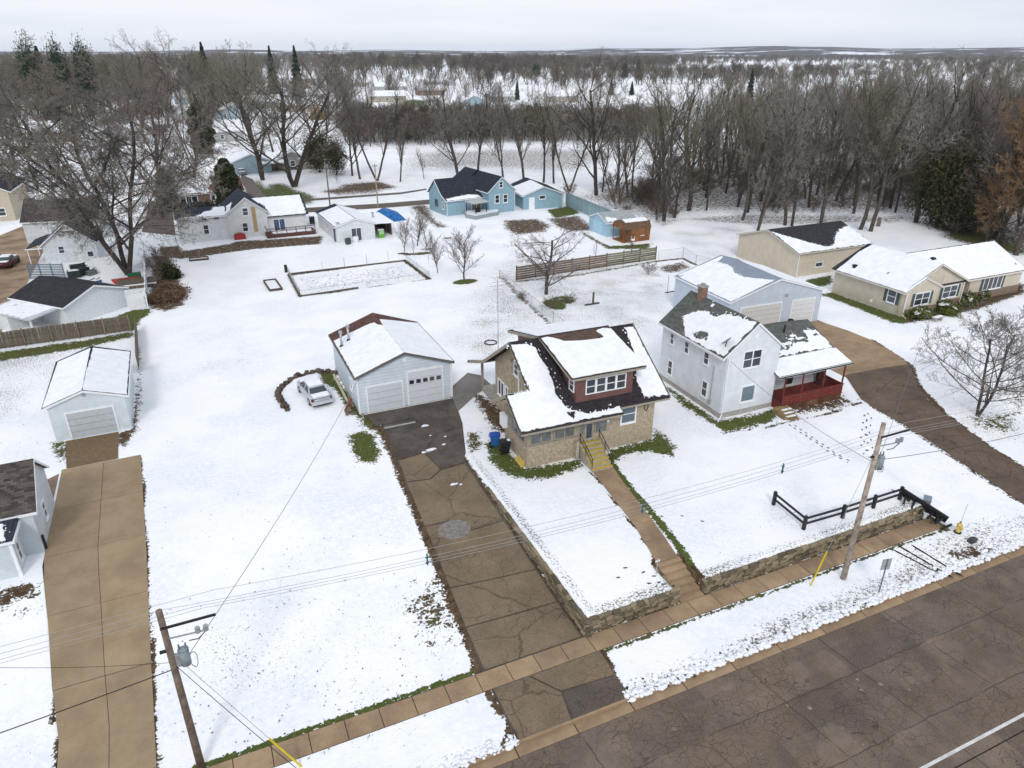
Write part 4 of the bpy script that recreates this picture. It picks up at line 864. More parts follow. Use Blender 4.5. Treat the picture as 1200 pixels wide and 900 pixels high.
MB().prism([(5.0, -.1, 2.86), (5.0, 5.05, 5.36), (5.0, 10.2, 2.86), (5.0, 10.2, 2.73), (5.0, 5.05, 5.23), (5.0, -.1, 2.73)], (16.3, 0, 0)).build('wing_roof', SH_CHAR, T)
bz = lambda x, y: 5.36 - .4854 * abs(y - 5.05)
MB().box(10.5, -.2, 2.7, 21.3, -.1, 2.86).build('wing_gutter', TT, T); MB().bar((21.34, -.2, 2.74), (21.34, 5.05, 5.3), .05, .2).bar((21.34, 10.3, 2.74), (21.34, 5.05, 5.3), .05, .2).build('wing_rake', TT, T)
snow(T, [(-.4, 9.1), (-.4, -.3), (.3, -.33), (4.97, -.33), (4.97, 9.2), (3.2, 9.5), (1.0, 9.2)], zf, .09, .04, clip=(-.42, 4.98, -.34, 9.7), holes=[[(.6, 7.4), (1.3, 7.5), (1.2, 7.9), (.6, 7.9)], [(1.3, 3.4), (1.6, 3.4), (1.6, 3.6), (1.3, 3.6)]])
snow(T, [(5.02, -.33), (10.4, -.33), (10.4, -.1), (6.2, 4.3), (5.02, 5.0)], zf, .09, .03, clip=(5.0, 10.42, -.34, 9.5))
snow(T, [(5.2, 4.9), (5.9, 4.2), (10.45, -.02), (21.2, -.02), (21.25, 4.85), (14, 4.9), (8.5, 4.9)], bz, .10, .04, clip=(5, 21.25, -.06, 5.0), seed=3, holes=[[(8.4, 3.4), (9.3, 3.4), (9.2, 3.9), (8.4, 3.9)], [(20.1, .9), (20.6, .8), (20.5, 1.2)]])
snow(T, [(-.38, -.62), (2.6, -.62), (2.6, 0), (-.38, 0)], bl, .09, .02, clip=(-.41, 2.6, -.64, .3)); snow(T, [(2.65, -.62), (5.6, -.62), (5.6, -.35), (2.65, -.35)], bl, .09, .01)
win(T, ('x', 0, -1), .75, 1.75, 1.25, 2.6, 1, True, WHITE, .09, SHUT); win(T, ('y', -.55, -1), 1.45, 3.7, 1.2, 2.5, 2, True, WHITE, .1, SHUT)
win(T, ('y', 0, -1), 6.75, 9.0, 1.2, 2.5, 2, True, WHITE, .1, SHUT); win(T, ('y', .3, -1), 14.2, 17.4, 1.1, 2.55, 4, False, WHITE, .1, SHUT)
MB().box(-.06, -.62, -.2, 5.3, -.56, .85).box(5.3, -.07, -.2, 10.05, -.01, .85).box(10.0, -.07, -.2, 10.06, 1.2, .85).box(11.65, .23, -.2, 21.1, .29, .95).build('stone_base', STONE_TAN, T)
spout(T, -.05, -.62, 2.75); spout(T, 10.0, -.1, 2.75); MB().box(.0, 3.6, .5, -.08, 3.9, .8).build('wall_vent', WHITE, T)
for k, (x, y) in enumerate(((1.0, 7.8), (8.8, 3.6))): MB().box(x - .2, y - .2, (zf if x < 5 else bz)(x, y), x + .2, y + .2, (zf if x < 5 else bz)(x, y) + .2).build('roof_vent', BLACK, T)
# ---------------------------------------------------------------- small white garage, left
Lg = fr('small_garage', 'small white garage with a snowy gable roof at the end of the brown concrete driveway', 'garage', -34.7, 47.21, 24.65)
zf = gable(Lg, 5.17, 9.45, 2.96, 3.93, 'y', .3, .15, siding('pale_siding', (.66, .72, .76), .14, groove_shade=.12), SH_SLATE, WHITE)
snow(Lg, [(-.25, -.1), (2.57, -.1), (2.57, 9.0), (1.2, 9.1), (-.1, 9.15)], zf, .08, .03, clip=(-.28, 2.57, -.13, 9.5)); snow(Lg, [(2.6, -.1), (5.4, -.1), (5.4, 9.25), (2.75, 9.1), (2.7, 6.2), (2.6, 3.6)], zf, .08, .04, clip=(2.6, 5.44, -.13, 9.6), seed=2)
garage_door(Lg, ('y', 0, -1), 1.1, 4.2, .05, 2.15, 4, mat=plain('door_grey', (.46, .50, .52), .6, .06)); mbox(MB(), facemap(('y', 0, -1)), 2.45, 2.7, 3.35, 3.55, 0, .03).build('vent', GALV, Lg)
# ---------------------------------------------------------------- house at the left edge
Le = fr('corner_house', 'pale sided house with a mottled brown shingle roof beside the brown concrete driveway', 'house', -36.04, 30.37, 24.43)
zf = gable(Le, 9.03, 5.39, 2.85, 4.9, 'x', .08, .27, siding('ice_siding', (.60, .66, .70), .13, groove_shade=.18), SH_WEATH, WHITE, z0=-1.2)
MB().box(-3, -1.9, -1.2, 8.1, .01, 2.35).build('porch_wall', siding('ice_siding_b', (.60, .66, .70), .13, groove_shade=.18), Le)
pz2 = lambda x, y: 2.55 + (y + 2.1) * .1
MB().prism([(-3, -2.15, 2.55), (8.35, -2.15, 2.55), (8.35, .0, 2.76), (-3, .0, 2.76)], (0, 0, -.16)).build('porch_roof', SH_SLATE, Le)
MB().box(-3, -2.22, 2.36, 8.4, -2.15, 2.5).box(8.35, -2.2, 2.36, 8.42, 0, 2.56).build('porch_fascia', WHITE, Le)
snow(Le, [(-2.9, -2.0), (8.0, -2.0), (7.7, -.5), (6.9, -.35), (-2.9, -.3)], pz2, .08, .08)
win(Le, ('x', 9.03, 1), 2.2, 2.8, .9, 1.9, 1, True); win(Le, ('x', 8.1, 1), -1.3, -.8, .6, 1.7, 1, True)
win(Le, ('y', -1.9, -1), 3.6, 5.3, .3, 1.9, 1, False, WHITE, .1, glass=DARK); MB().box(8.0, -1.97, -1.2, 8.17, -1.83, 2.4).build('corner_trim', WHITE, Le)
MB().box(9.05, .2, -1.0, 9.15, .35, 1.0).build('meter', BLACK, Le)
# ---------------------------------------------------------------- dark-roofed garage 2 (left)
L2 = fr('long_garage', 'white garage with a plain black roof behind the weathered board fence', 'garage', -47.81, 72.21, 66.32)
CW = plain('cream_white_siding', (.66, .69, .70), .6, .08)
zf = gable(L2, 7.4, 8.26, 2.3, 3.7, 'y', .4, .3, CW, SH_CHAR, WHITE)
MB().prism([(-3.6, .6, 1.85), (-.1, .6, 2.15), (-.1, 8.0, 2.15), (-3.6, 8.0, 1.85)], (0, 0, -.12)).build('lean_to_roof', siding('lean_to_metal', (.5, .53, .54), .3, True, .3), L2)
MB().box(-3.5, 4.4, -.2, -3.4, 7.9, 1.72).box(-3.5, 4.3, -.2, -.05, 4.4, 1.9).build('lean_to_wall', CW, L2); MB().box(-3.45, .75, -.2, -3.3, .9, 1.73).build('lean_to_post', WHITE, L2)
snow(L2, [(-3.4, 1.6), (-.5, 1.2), (-.5, 7.6), (-3.4, 7.6)], lambda x, y: 1.85 + (x + 3.6) * .0857, .04, .2, holes=[[(-1.5, 5.8), (-1, 5.8), (-1, 6.3), (-1.5, 6.3)], [(-2.8, 3), (-2.2, 3), (-2.3, 3.3)]])
# ---------------------------------------------------------------- white cottage and dark roofed building behind it
Lf = fr('white_cottage', 'white stucco cottage with a steep black gable roof left of the big tree', 'house', -65.05, 97.12, 20.5)
ST = plain('white_stucco', (.60, .64, .66), .8, .1, 2)
zf = gable(Lf, 6.6, 6.5, 2.6, 5.49, 'y', .28, .3, ST, SH_SLATE, WHITE)
MB().prism([(-2.0, -.2, 2.35), (-.05, -.2, 3.0), (-.05, 6, 3.0), (-2.0, 6, 2.35)], (0, 0, -.12)).build('porch_roof', SH_SLATE, Lf); MB().box(-1.9, .0, -.2, -1.8, .12, 2.3).box(-1.9, 5.5, -.2, -1.8, 5.7, 2.3).build('porch_post', WHITE, Lf)
MB().box(-2.05, -.28, 2.2, -.02, -.2, 2.36).build('porch_fascia', WHITE, Lf)
win(Lf, ('y', 0, -1), 1.9, 2.55, 1.4, 2.3, 1, True); win(Lf, ('y', 0, -1), 2.85, 3.75, 4.1, 4.4, 3, False, WHITE, .05, sill=False); win(Lf, ('y', 0, -1), 5.3, 6.0, .6, 1.3, 1, False); win(Lf, ('x', 0, -1), 1.5, 3.2, .5, 2.2, 2, False, glass=DARK)
Ld = fr('dark_roof_building', 'white building with a long brownish black roof behind the white cottage', 'building', -75.03, 108.97, 14.05)
zf = gable(Ld, 10.6, 7.5, 3.26, 6.2, 'x', .3, .2, ST, shingle('brown_black_shingle', (.075, .062, .062), axis='x'), WHITE)
snow(Ld, [(1.5, 3.45), (8.9, 3.45), (8.9, 3.72), (1.5, 3.72)], zf, .05, .15)
MB().bar((8, 1, zf(8, 1)), (8, 1, zf(8, 1) + .8), .12, .12).build('vent_pipe', BLACK, Ld)
# ---------------------------------------------------------------- white farmhouse group (three volumes)
Wl = fr('white_farmhouse', 'white farmhouse with three joined roofs and a dark red rear deck beside the back street', 'house', -51.31, 109.03, 25.06)
FW = siding('farm_white', (.70, .72, .72), .12, groove_shade=.1)
zf = gable(Wl, 7.3, 7.0, 3.75, 4.6, 'x', .3, .2, FW, SH_SLATE, WHITE)
snow(Wl, [(3.0, -.25), (7.2, -.25), (7.3, 3.0), (5.8, 3.1), (5.1, 1.9), (4.2, 1.7), (3.4, .7), (2.7, .2)], zf, .06, .2, clip=(-.1, 7.3, -.28, 3.4), seed=4); snow(Wl, [(.3, -.2), (3, -.2), (2.6, .1), (.6, .15)], zf, .04, .12, clip=(-.1, 7.3, -.28, 3.4))
win(Wl, ('y', 0, -1), 3.55, 4.3, 3.2, 3.55, 1, False, WHITE, .05, sill=False); win(Wl, ('y', 0, -1), 5.25, 6.1, 3.2, 3.55, 1, False, WHITE, .05, sill=False); win(Wl, ('y', 0, -1), 3.6, 4.3, 1.1, 2.45, 1, True)
spout(Wl, .1, -.1, 3.8); 
WM0 = 7.25
zf = gable(Wl, 6.0, 9.0, 3.75, 6.3, 'y', .35, .3, FW, SH_SLATE, WHITE, x0=WM0, y0=-.15)
win(Wl, ('y', -.15, -1), WM0 + 2.45, WM0 + 3.2, 3.5, 4.55, 1, True, WHITE, .18); win(Wl, ('y', -.15, -1), WM0 + 2.1, WM0 + 2.85, 1.0, 2.25, 1, True)
mbox(MB(), facemap(('y', -.15, -1)), WM0 + 3.75, WM0 + 4.35, .75, 4.7, 0, .05).build('bare_board_patch', plain('bare_plywood', (.42, .30, .17), .9, .2), Wl)
snow(Wl, [(WM0 - .2, -.3), (WM0 + .6, -.3), (WM0 + 1.3, 3.5), (WM0 + .4, 4)], zf, .06, .1)
WR0 = 13.2
rz = lambda x, y: 2.95 + y * .42 if y < 5.2 else 2.95 + 5.2 * .42 - (y - 5.2) * .42
MB().prism([(WR0, .3, -.2), (WR0, 9.9, -.2), (WR0, 9.9, 2.9), (WR0, 5.2, 4.9), (WR0, .3, 2.9)], (6.2, 0, 0)).build('wing_wall', FW, Wl)
MB().prism([(WR0 - 2.5, -.1, 2.93), (WR0 - 2.5, 5.2, 5.13), (WR0 - 2.5, 10.3, 2.93), (WR0 - 2.5, 10.3, 2.8), (WR0 - 2.5, 5.2, 5.0), (WR0 - 2.5, -.1, 2.8)], (9.1, 0, 0)).build('wing_roof', SH_SLATE, Wl)
rz = lambda x, y: 2.93 + (y + .1) * .415 if y < 5.2 else 5.13 - (y - 5.2) * .43
snow(Wl, [(WR0 - .1, -.05), (WR0 + 6.2, -.05), (WR0 + 6.3, 5.1), (WR0 - 2.3, 5.1), (WR0 - 1.6, 3.8), (WR0 - .4, 3.6), (WR0 + .3, 2.6), (WR0 + .1, 1.5)], rz, .08, .1, clip=(WR0 - 2.4, WR0 + 6.5, -.08, 5.18))
win(Wl, ('y', .3, -1), WR0 + 1.0, WR0 + 2.7, .55, 2.3, 2, False, WHITE, .1, glass=plain('blue_patio_glass', (.07, .11, .18), .1, .3, bump=0))
dk = thing('rear_deck', 'dark red wooden deck with railings behind the white farmhouse', 'deck', (0, 0, 0)); dk.location = Wl.matrix_basis @ Vector((WR0 - .6, -2.6, 0)); dk.rotation_euler = Wl.rotation_euler
for k in range(11): MB().box(0, k * .25, .5, 7.6, k * .25 + .23, .56).build('deck_board', DECKR, dk)
snow(dk, [(1.0, .4), (7, .3), (7.2, 2.3), (3.5, 2.4), (1, 2.4)], lambda x, y: .56, .05, .15, name='deck_snow')
MB().box(0, 0, 0, 7.6, .1, .5).box(0, .1, 0, .1, 2.7, .5).box(7.5, .1, 0, 7.6, 2.7, .5).build('skirt', DECKR, dk)
for x in (0, 1.5, 3, 4.5, 6.0, 7.5): MB().box(x, 0, .5, x + .1, .1, 1.5).build('post', DECKR, dk)
MB().box(0, .02, 1.42, 7.6, .1, 1.5).box(0, .03, 1.0, 7.6, .08, 1.06).box(7.5, .1, 1.42, 7.6, 2.7, 1.5).box(0, .1, 1.42, .1, 2.7, 1.5).build('rail', DECKR, dk)
bo = thing('red_cover', 'red covered heap against the wall of the white farmhouse', 'cover', (0, 0, 0)); bo.location = Wl.matrix_basis @ Vector((WM0 + 1.4, -.9, 0))
MB().prism([(-.9, -.5, 0), (.9, -.5, 0), (.8, -.4, .7), (.1, -.3, .95), (-.8, -.4, .75)], (0, .8, 0)).build('tarpaulin', plain('red_tarp', (.33, .03, .03), .6, .25), bo)
# ---------------------------------------------------------------- garage with carport (blue tarp beside)
Tp = fr('carport_garage', 'low white garage with sliding doors and an open carport full of clutter', 'garage', -27.07, 109.18, 26.73)
zf = gable(Tp, 6.08, 12.76, 2.51, 3.58, 'y', .3, .2, siding('tarp_white', (.68, .71, .73), .14, groove_shade=.1), SH_SLATE, WHITE)
snow(Tp, [(-.2, -.15), (3.0, -.15), (3.0, 10.6), (1.5, 10.9), (-.15, 11.1)], zf, .08, .04, clip=(-.27, 3.0, -.18, 12.5)); snow(Tp, [(3.15, -.15), (6.3, -.15), (6.3, 11.8), (3.15, 12.0)], zf, .08, .03, clip=(3.1, 6.35, -.18, 12.5))
win(Tp, ('y', 0, -1), 2.35, 3.85, .1, 2.0, 2, False, WHITE, .08, sill=False)
MB().prism([(6.15, .0, 2.5), (9.4, .0, 2.35), (9.4, 8.4, 2.35), (6.15, 8.4, 2.5)], (0, 0, -.14)).build('carport_roof', WHITE, Tp)
snow(Tp, [(6.4, .05), (9.3, .05), (9.3, 8.2), (6.4, 8.2)], lambda x, y: 2.5 - (x - 6.15) * .046, .07, .04, holes=[[(7.4, 5.2), (8.4, 5.2), (8.4, 5.7), (7.4, 5.7)]])
for x, y in ((9.25, .1), (9.25, 4.2), (9.25, 8.2)): MB().box(x - .07, y, -.1, x + .07, y + .14, 2.25).build('carport_post', WHITE, Tp)
MB().box(6.3, 8.2, -.1, 9.4, 8.3, 2.2).box(9.2, 1.5, -.1, 9.3, 8.3, 2.2).build('carport_wall', plain('brown_carport_wall', (.16, .10, .08), .9, .3), Tp)
MB().cyl((7.1, 4.2, 2.5), (7.1, 4.2, 3.2), .16).cyl((7.1, 4.2, 3.2), (7.1, 4.2, 3.35), .26).build('roof_vent', GALV, Tp); MB().lathe([(.01, 0), (.25, .04), (.38, .14)], (.35, .3, 2.95), 12).build('satellite_dish', GALV, Tp)
win(Tp, ('x', 0, -1), 1.0, 1.6, .1, 2.0, 1, False, BLACK); win(Tp, ('x', 0, -1), 5.5, 6.4, 1.1, 1.9, 1, False)
def near(obj, name, label, cat, x, y, z=0, rz=0, group=None):
    p = obj.matrix_basis @ Vector((x, y, z)); return thing(name, label, cat, p, obj.rotation_euler.z + rz, group)
gb = near(Tp, 'green_cabinet', 'bright green cabinet standing in the open carport', 'cabinet', 6.7, .1)
MB().box(0, 0, 0, .9, .7, 1.25).build('body', plain('bright_green', (.13, .35, .06), .6, .2), gb); MB().box(.1, -.02, .65, .8, .0, 1.1).build('cabinet_door', plain('pale_green', (.35, .55, .3), .6), gb); MB().box(-.02, -.03, 1.25, .92, .72, 1.3).build('top', WHITE, gb)
tb = near(Tp, 'tarp_covered_boat', 'mound under a bright blue tarpaulin behind the carport', 'tarpaulin', 12.9, 14.3, 0, R(15))
bm = bmesh.new(); bmesh.ops.create_grid(bm, x_segments=14, y_segments=22, size=1)
for v in bm.verts:
    r = max(abs(v.co.x), abs(v.co.y)); h = 1.5 * (1 - abs(v.co.x) ** 2.2) * (1 - abs(v.co.y) ** 4) + .1 * noise.noise(v.co * 3)
    v.co = Vector((v.co.x * 1.5, v.co.y * 3.6, max(0, h)))
me_ = bpy.data.meshes.new('tarp'); bm.to_mesh(me_); bm.free(); link('tarpaulin', me_, plain('blue_tarp', (.015, .13, .38), .45, .35, 1.5, .6, 4), tb)
# ---------------------------------------------------------------- blue house
Bl = fr('blue_house', 'light blue house with a navy roof and a steep front gable by the wood edge', 'house', -11.7, 128.92, 31.6)
RS = shingle('navy_shingle', (.035, .04, .055), axis='x')
mz = lambda x, y: 2.75 + (y + .3) * .42 if y < 1.6 else (2.75 + 1.9 * .42 + (y - 1.6) * .85 if y < 4.4 else 2.75 + 1.9 * .42 + 2.8 * .85 - (y - 4.4) * .85)
MB().prism([(0, 0, -.2), (0, 7.2, -.2), (0, 7.2, 3.4), (0, 4.4, 5.75), (0, 1.6, 3.4), (0, 0, 2.7)], (7.6, 0, 0)).build('wall', S_BLUE, Bl)
MB().prism([(-.25, -.3, 2.75), (-.25, 1.6, mz(0, 1.6)), (-.25, 4.4, mz(0, 4.4)), (-.25, 7.5, mz(0, 7.5)), (-.25, 7.5, mz(0, 7.5) - .12), (-.25, 4.4, mz(0, 4.4) - .12), (-.25, 1.6, mz(0, 1.6) - .12), (-.25, -.3, 2.63)], (9.5, 0, 0)).build('roof', RS, Bl)
MB().bar((-.28, -.3, 2.66), (-.28, 1.6, mz(0, 1.6) - .08), .05, .17).bar((-.28, 1.6, mz(0, 1.6) - .08), (-.28, 4.4, mz(0, 4.4) - .08), .05, .17).bar((-.28, 4.4, mz(0, 4.4) - .08), (-.28, 7.5, mz(0, 7.5) - .08), .05, .17).box(-.25, -.36, 2.58, 7.4, -.3, 2.73).build('fascia', WHITE, Bl)
snow(Bl, [(.1, -.25), (6.9, -.25), (6.7, .4), (5, .9), (3, .7), (1.6, .5), (.1, .3)], mz, .07, .08, clip=(-.2, 7, -.27, 1.2))
win(Bl, ('x', 0, -1), 3.6, 4.6, 1.3, 2.3, 2, False, plain('dark_green_frame', (.05, .12, .10), .6)); win(Bl, ('x', 0, -1), 1.1, 1.7, 1.1, 2.3, 1, True)
win(Bl, ('y', 0, -1), 5.1, 6.9, .3, 2.2, 2, False, WHITE, .12, glass=plain('warm_glass', (.20, .20, .13), .2, .3, bump=0))
BG0x, BG0y = 7.4, -2.2
zf = gable(Bl, 5.55, 9.0, 3.85, 6.48, 'y', .31, .2, S_BLUE, RS, WHITE, x0=BG0x, y0=BG0y)
F_ = ('y', BG0y, -1)
win(Bl, F_, BG0x + 2.3, BG0x + 2.95, 4.55, 5.5, 1, True, WHITE, .12); win(Bl, F_, BG0x + 1.4, BG0x + 2.2, 1.85, 3.2, 1, True, WHITE, .12); win(Bl, F_, BG0x + 3.15, BG0x + 3.95, 1.8, 3.15, 1, True, WHITE, .12)
MB().box(BG0x + 1.5, 3.5, -.2, BG0x + 9, 9.5, 3.0).build('rear_wall', S_BLUE, Bl)
MB().prism([(BG0x - 2.5, 6.3, 3.2), (BG0x + 2.5, 6.3, 6.6), (BG0x + 7.5, 6.3, 3.2), (BG0x + 7.5, 6.3, 3.05), (BG0x + 2.5, 6.3, 6.45), (BG0x - 2.5, 6.3, 3.05)], (0, 5, 0)).build('rear_roof', RS, Bl)
spout(Bl, BG0x + 5.5, BG0y - .1, 3.7); spout(Bl, .0, -.1, 2.6, -.5, -.3)
pt = near(Bl, 'patio_deck', 'grey skirted snowy deck with a small black pergola beside the blue house', 'deck', 3.0, -5.2)
PD = [(0, 0), (5.4, 1.2), (6.6, 3.0), (4.2, 5.0), (.4, 5.0), (-.8, 2.2)]
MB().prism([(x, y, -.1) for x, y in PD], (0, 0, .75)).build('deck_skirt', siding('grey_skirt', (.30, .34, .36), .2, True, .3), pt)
snow(pt, [(x * .94 + .2, y * .94 + .15) for x, y in PD], lambda x, y: .65, .06, .08, name='deck_snow')
for x, y in ((.6, 1.0), (3.2, 1.8), (.2, 3.8), (3.4, 4.4)): MB().box(x, y, .6, x + .1, y + .1, 2.5).build('pergola_post', BLACK, pt)
MB().prism([(.2, .8, 2.5), (3.6, 1.6, 2.5), (3.7, 4.6, 2.5), (.0, 4.0, 2.5)], (0, 0, .14)).build('pergola_roof', plain('grey_canopy', (.45, .47, .47), .8), pt)
MB().cyl((2, 2.8, .65), (2, 2.8, 1.3), .5, .55, 10).build('fire_table', BLACK, pt)
# blue garage
Bb = fr('blue_garage', 'light blue garage with a snowy left roof slope next to the blue house', 'garage', 2.11, 134.78, 17.2)
zf = gable(Bb, 8.0, 10.5, 2.56, 4.15, 'y', .37, .25, S_BLUE, SH_SLATE, WHITE)
snow(Bb, [(-.3, -.2), (3.95, -.2), (3.95, 7.5), (2.5, 7.8), (-.3, 8.3)], zf, .07, .06, clip=(-.34, 3.97, -.22, 9))
door(Bb, ('y', 0, -1), 1.2, 2.15, 0, 2.1, WHITE, False); win(Bb, ('y', 0, -1), 3.2, 4.3, 1.85, 2.4, 1, False, WHITE, .1); spout(Bb, 7.8, -.1, 2.4)
# blue shed
Bs = fr('blue_shed', 'pale blue metal garden shed with double doors beside the brown shed', 'shed', 15.13, 113.18, 23.52)
zf = gable(Bs, 5.6, 5.77, 2.22, 3.38, 'x', .2, .16, siding('pale_blue_metal', (.36, .55, .66), .3, True, .2), plain('grey_felt_roof', (.34, .37, .38), .9, .2), WHITE)
for a in (1.6, 3.1): mbox(MB(), facemap(('x', 0, -1)), a, a + 1.3, .1, 1.95, 0, .05).build('shed_door', plain('pale_blue_door', (.42, .62, .72), .6), Bs)
snow(Bs, [(.2, .2), (2, .1), (2.2, 1), (.5, 1.4)], zf, .04, .2)
# brown gambrel shed
Bw = thing('brown_shed', 'stained brown gambrel shed with a small porch in front of the blue shed', 'shed', (60.1, 92.6, 0), R(2))
Wd = 3.0; gb_ = [(-.15, 2.1), (.35, 3.0), (Wd / 2, 3.35), (Wd - .35, 3.0), (Wd + .15, 2.1)]
MB().prism([(1.3, 0, 0), (1.3, Wd, 0)] + [(1.3, y, z - .06) for y, z in gb_[::-1]], (3.6, 0, 0)).build('wall', S_BROWNSHED, Bw)
MB().prism([(-.1, y, z) for y, z in gb_] + [(-.1, y, z - .1) for y, z in gb_[::-1]], (5.1, 0, 0)).build('roof', plain('brown_shingle_roof', (.14, .085, .055), .95, .5, 6), Bw)
MB().prism([(.0, 0.0, 2.05), (.0, Wd, 2.05)] + [(.0, y, z - .08) for y, z in gb_[::-1]], (.08, 0, 0)).build('porch_gable', S_BROWNSHED, Bw)
snow(Bw, [(.5, .45), (4.8, .45), (4.8, 1.45), (.5, 1.45)], lambda x, y: 3.0 + (y - .35) * .304, .08, .06)
MB().box(.0, 0, 0, 1.3, Wd, .2).build('porch_floor', S_BROWNSHED, Bw); MB().box(0, 0, .2, .1, .1, 2.1).box(0, Wd - .1, .2, .1, Wd, 2.1).build('porch_post', S_BROWNSHED, Bw)
MB().box(.1, 0, .9, 1.3, .05, 1.0).box(.1, 0, .5, 1.3, .05, .56).build('porch_rail', S_BROWNSHED, Bw)
win(Bw, ('y', 0, -1), 3.2, 3.8, 1.0, 1.7, 1, False, WHITE, .09, glass=plain('white_blind', (.55, .57, .58), .5, bump=0)); door(Bw, ('y', 0, -1), 1.45, 2.0, .2, 1.95, WHITE, True)
# ---------------------------------------------------------------- far brick house and more distant buildings
bx, by = P(205, 246)
Br = thing('brick_house', 'red brick house with patchy snow on its roof across the back street', 'house', (bx, by, 0), R(2))
zf = gable(Br, 12.5, 8.5, 2.7, 5.0, 'x', .35, .3, B_RED, shingle('red_brown_shingle', (.13, .07, .055), axis='x'), WHITE)
snow(Br, [(-.2, -.2), (7.0, -.2), (6.4, 1.5), (7.4, 2.4), (7.2, 4.1), (-.2, 4.1)], zf, .06, .2, clip=(-.28, 12.7, -.33, 4.2)); snow(Br, [(8.2, -.2), (11.2, -.2), (10.6, 2.0), (9.4, 2.2)], zf, .06, .15); snow(Br, [(9.8, 3.2), (12.6, 3.0), (12.6, 4.15), (8.4, 4.15)], zf, .06, .15)
win(Br, ('y', 0, -1), 1.3, 4.2, .9, 2.2, 3, False, WHITE, .14); win(Br, ('y', 0, -1), 10.0, 12.0, 1.1, 2.1, 2, True, WHITE, .12); door(Br, ('y', 0, -1), 6.6, 7.5, .2, 2.3, WHITE, True)
def far_house(name, label, px, py, w, d, he, hr, ax, wall, roof, rz=0, sn=True, cat='house', wins=3, group=None):
    x, y = P(px, py); t = thing(name, label, cat, (x, y, 0), R(rz), group)
    zf = gable(t, w, d, he, hr, ax, .4, .3, wall, roof, WHITE)
    if sn:
        if ax == 'x': snow(t, [(-.2, -.3), (w + .2, -.3), (w + .2, d / 2 - .1), (-.2, d / 2 - .1)], zf, .1, .12)
        else:
            snow(t, [(-.3, -.2), (w / 2 - .1, -.2), (w / 2 - .1, d), (-.3, d)], zf, .1, .12); snow(t, [(w / 2 + .1, -.2), (w + .3, -.2), (w + .3, d), (w / 2 + .1, d)], zf, .1, .12)
    for k in range(wins):
        a = w * (k + .5) / wins - .5; win(t, ('y', 0, -1), a, a + 1.0, 1.0, 2.2, 1, True, WHITE, .12)
    return t
FG = plain('far_grey_wall', (.36, .37, .37), .8, .1); FT = plain('far_tan_wall', (.40, .36, .29), .8, .1); FLB = plain('far_blue_wall', (.30, .40, .45), .8, .1)
far_house('red_house', 'small steep red house with a snowy roof far beyond the street', 348, 111, 10, 9, 4.0, 9.5, 'y', B_RED, SH_SLATE, -8, wins=2)
far_house('long_building', 'long low grey building under a snowy roof below the red house', 312, 118, 34, 12, 3.2, 6, 'x', FG, SH_SLATE, -5, wins=6, cat='building')
far_house('cream_bungalow', 'cream bungalow with white roof seen through the trees beyond the brush line', 432, 120, 22, 11, 3.2, 6, 'x', FT, SH_SLATE, -6, wins=5)
far_house('grey_bungalow', 'pale grey bungalow with a snowy roof nearer the woodland, behind the cream bungalow', 440, 107, 24, 11, 3.2, 6, 'x', FG, SH_SLATE, -6, wins=5)
far_house('hidden_tan_house', 'tan house half hidden by trees at the edge of the brush band', 520, 152, 14, 9, 3, 5.2, 'x', FT, SH_CHAR, -4, wins=3)
far_house('white_shed_house', 'white house behind a row of bare trees between two brush patches', 575, 120, 16, 9, 3, 5.2, 'x', FG, SH_SLATE, 5, wins=3)
far_house('aqua_roof_house', 'low house with a pale blue wall at the left, seen through the bare trees', 205, 122, 22, 10, 3.2, 6, 'x', FLB, SH_SLATE, 0, wins=4)
far_house('carport_house', 'light blue house with an open carport at the end of the far driveway', 274, 205, 9, 9, 2.8, 4.6, 'y', FLB, SH_SLATE, 2, wins=0)
x, y = P(274, 205)
o = thing('far_carport', 'snowy flat carport of the light blue house with a car under it', 'carport', (x + 6.2, y - 3, 0), 0)
MB().box(0, 0, 2.5, 6, 6, 2.65).build('roof', WHITE, o); snow(o, [(.1, .1), (5.9, .1), (5.9, 5.9), (.1, 5.9)], lambda x, y: 2.65, .1, .05)
MB().box(.1, .1, 0, .25, .25, 2.5).box(5.7, .1, 0, 5.85, .25, 2.5).build('post', WHITE, o); MB().box(.1, 5.8, 0, 5.9, 5.9, 2.5).build('wall', DECKR, o)
far_house('arched_building', 'white building with rounded snow-topped end among dark evergreens', 332, 200, 5, 7, 3.0, 4.6, 'y', FG, SH_SLATE, 0, wins=1, cat='building')
far_house('round_top_hut', 'small tan hut with a snowy top behind the big middle tree', 352, 199, 6, 5, 2.6, 4.4, 'y', FT, SH_SLATE, 0, wins=1, cat='hut')
far_house('edge_white_house', 'pale cream wall of a house cut by the left edge of the picture', -36, 262, 7.0, 13, 5, 7, 'y', plain('cream_wall', (.50, .44, .34), .8, .1), SH_CHAR, -3, sn=False, wins=2)
FARG = 'farm buildings on the distant fields'
for i, (px, py, w, lab) in enumerate(((838, 74.5, 26, 'far white farmhouse left of the snowy field above the woods'), (1038, 74.5, 30, 'far white barn right of the broad bare tree above the woods'), (690, 79, 22, 'distant pale farmhouse beyond the white field near the spruce'), (1012, 88, 26, 'pale shed at the field edge behind the wood'))):
    far_house('farm_building', lab, px, py, w, 14, 5, 9, 'x', FG, SH_SLATE, 3, cat='building', wins=3, group=FARG)
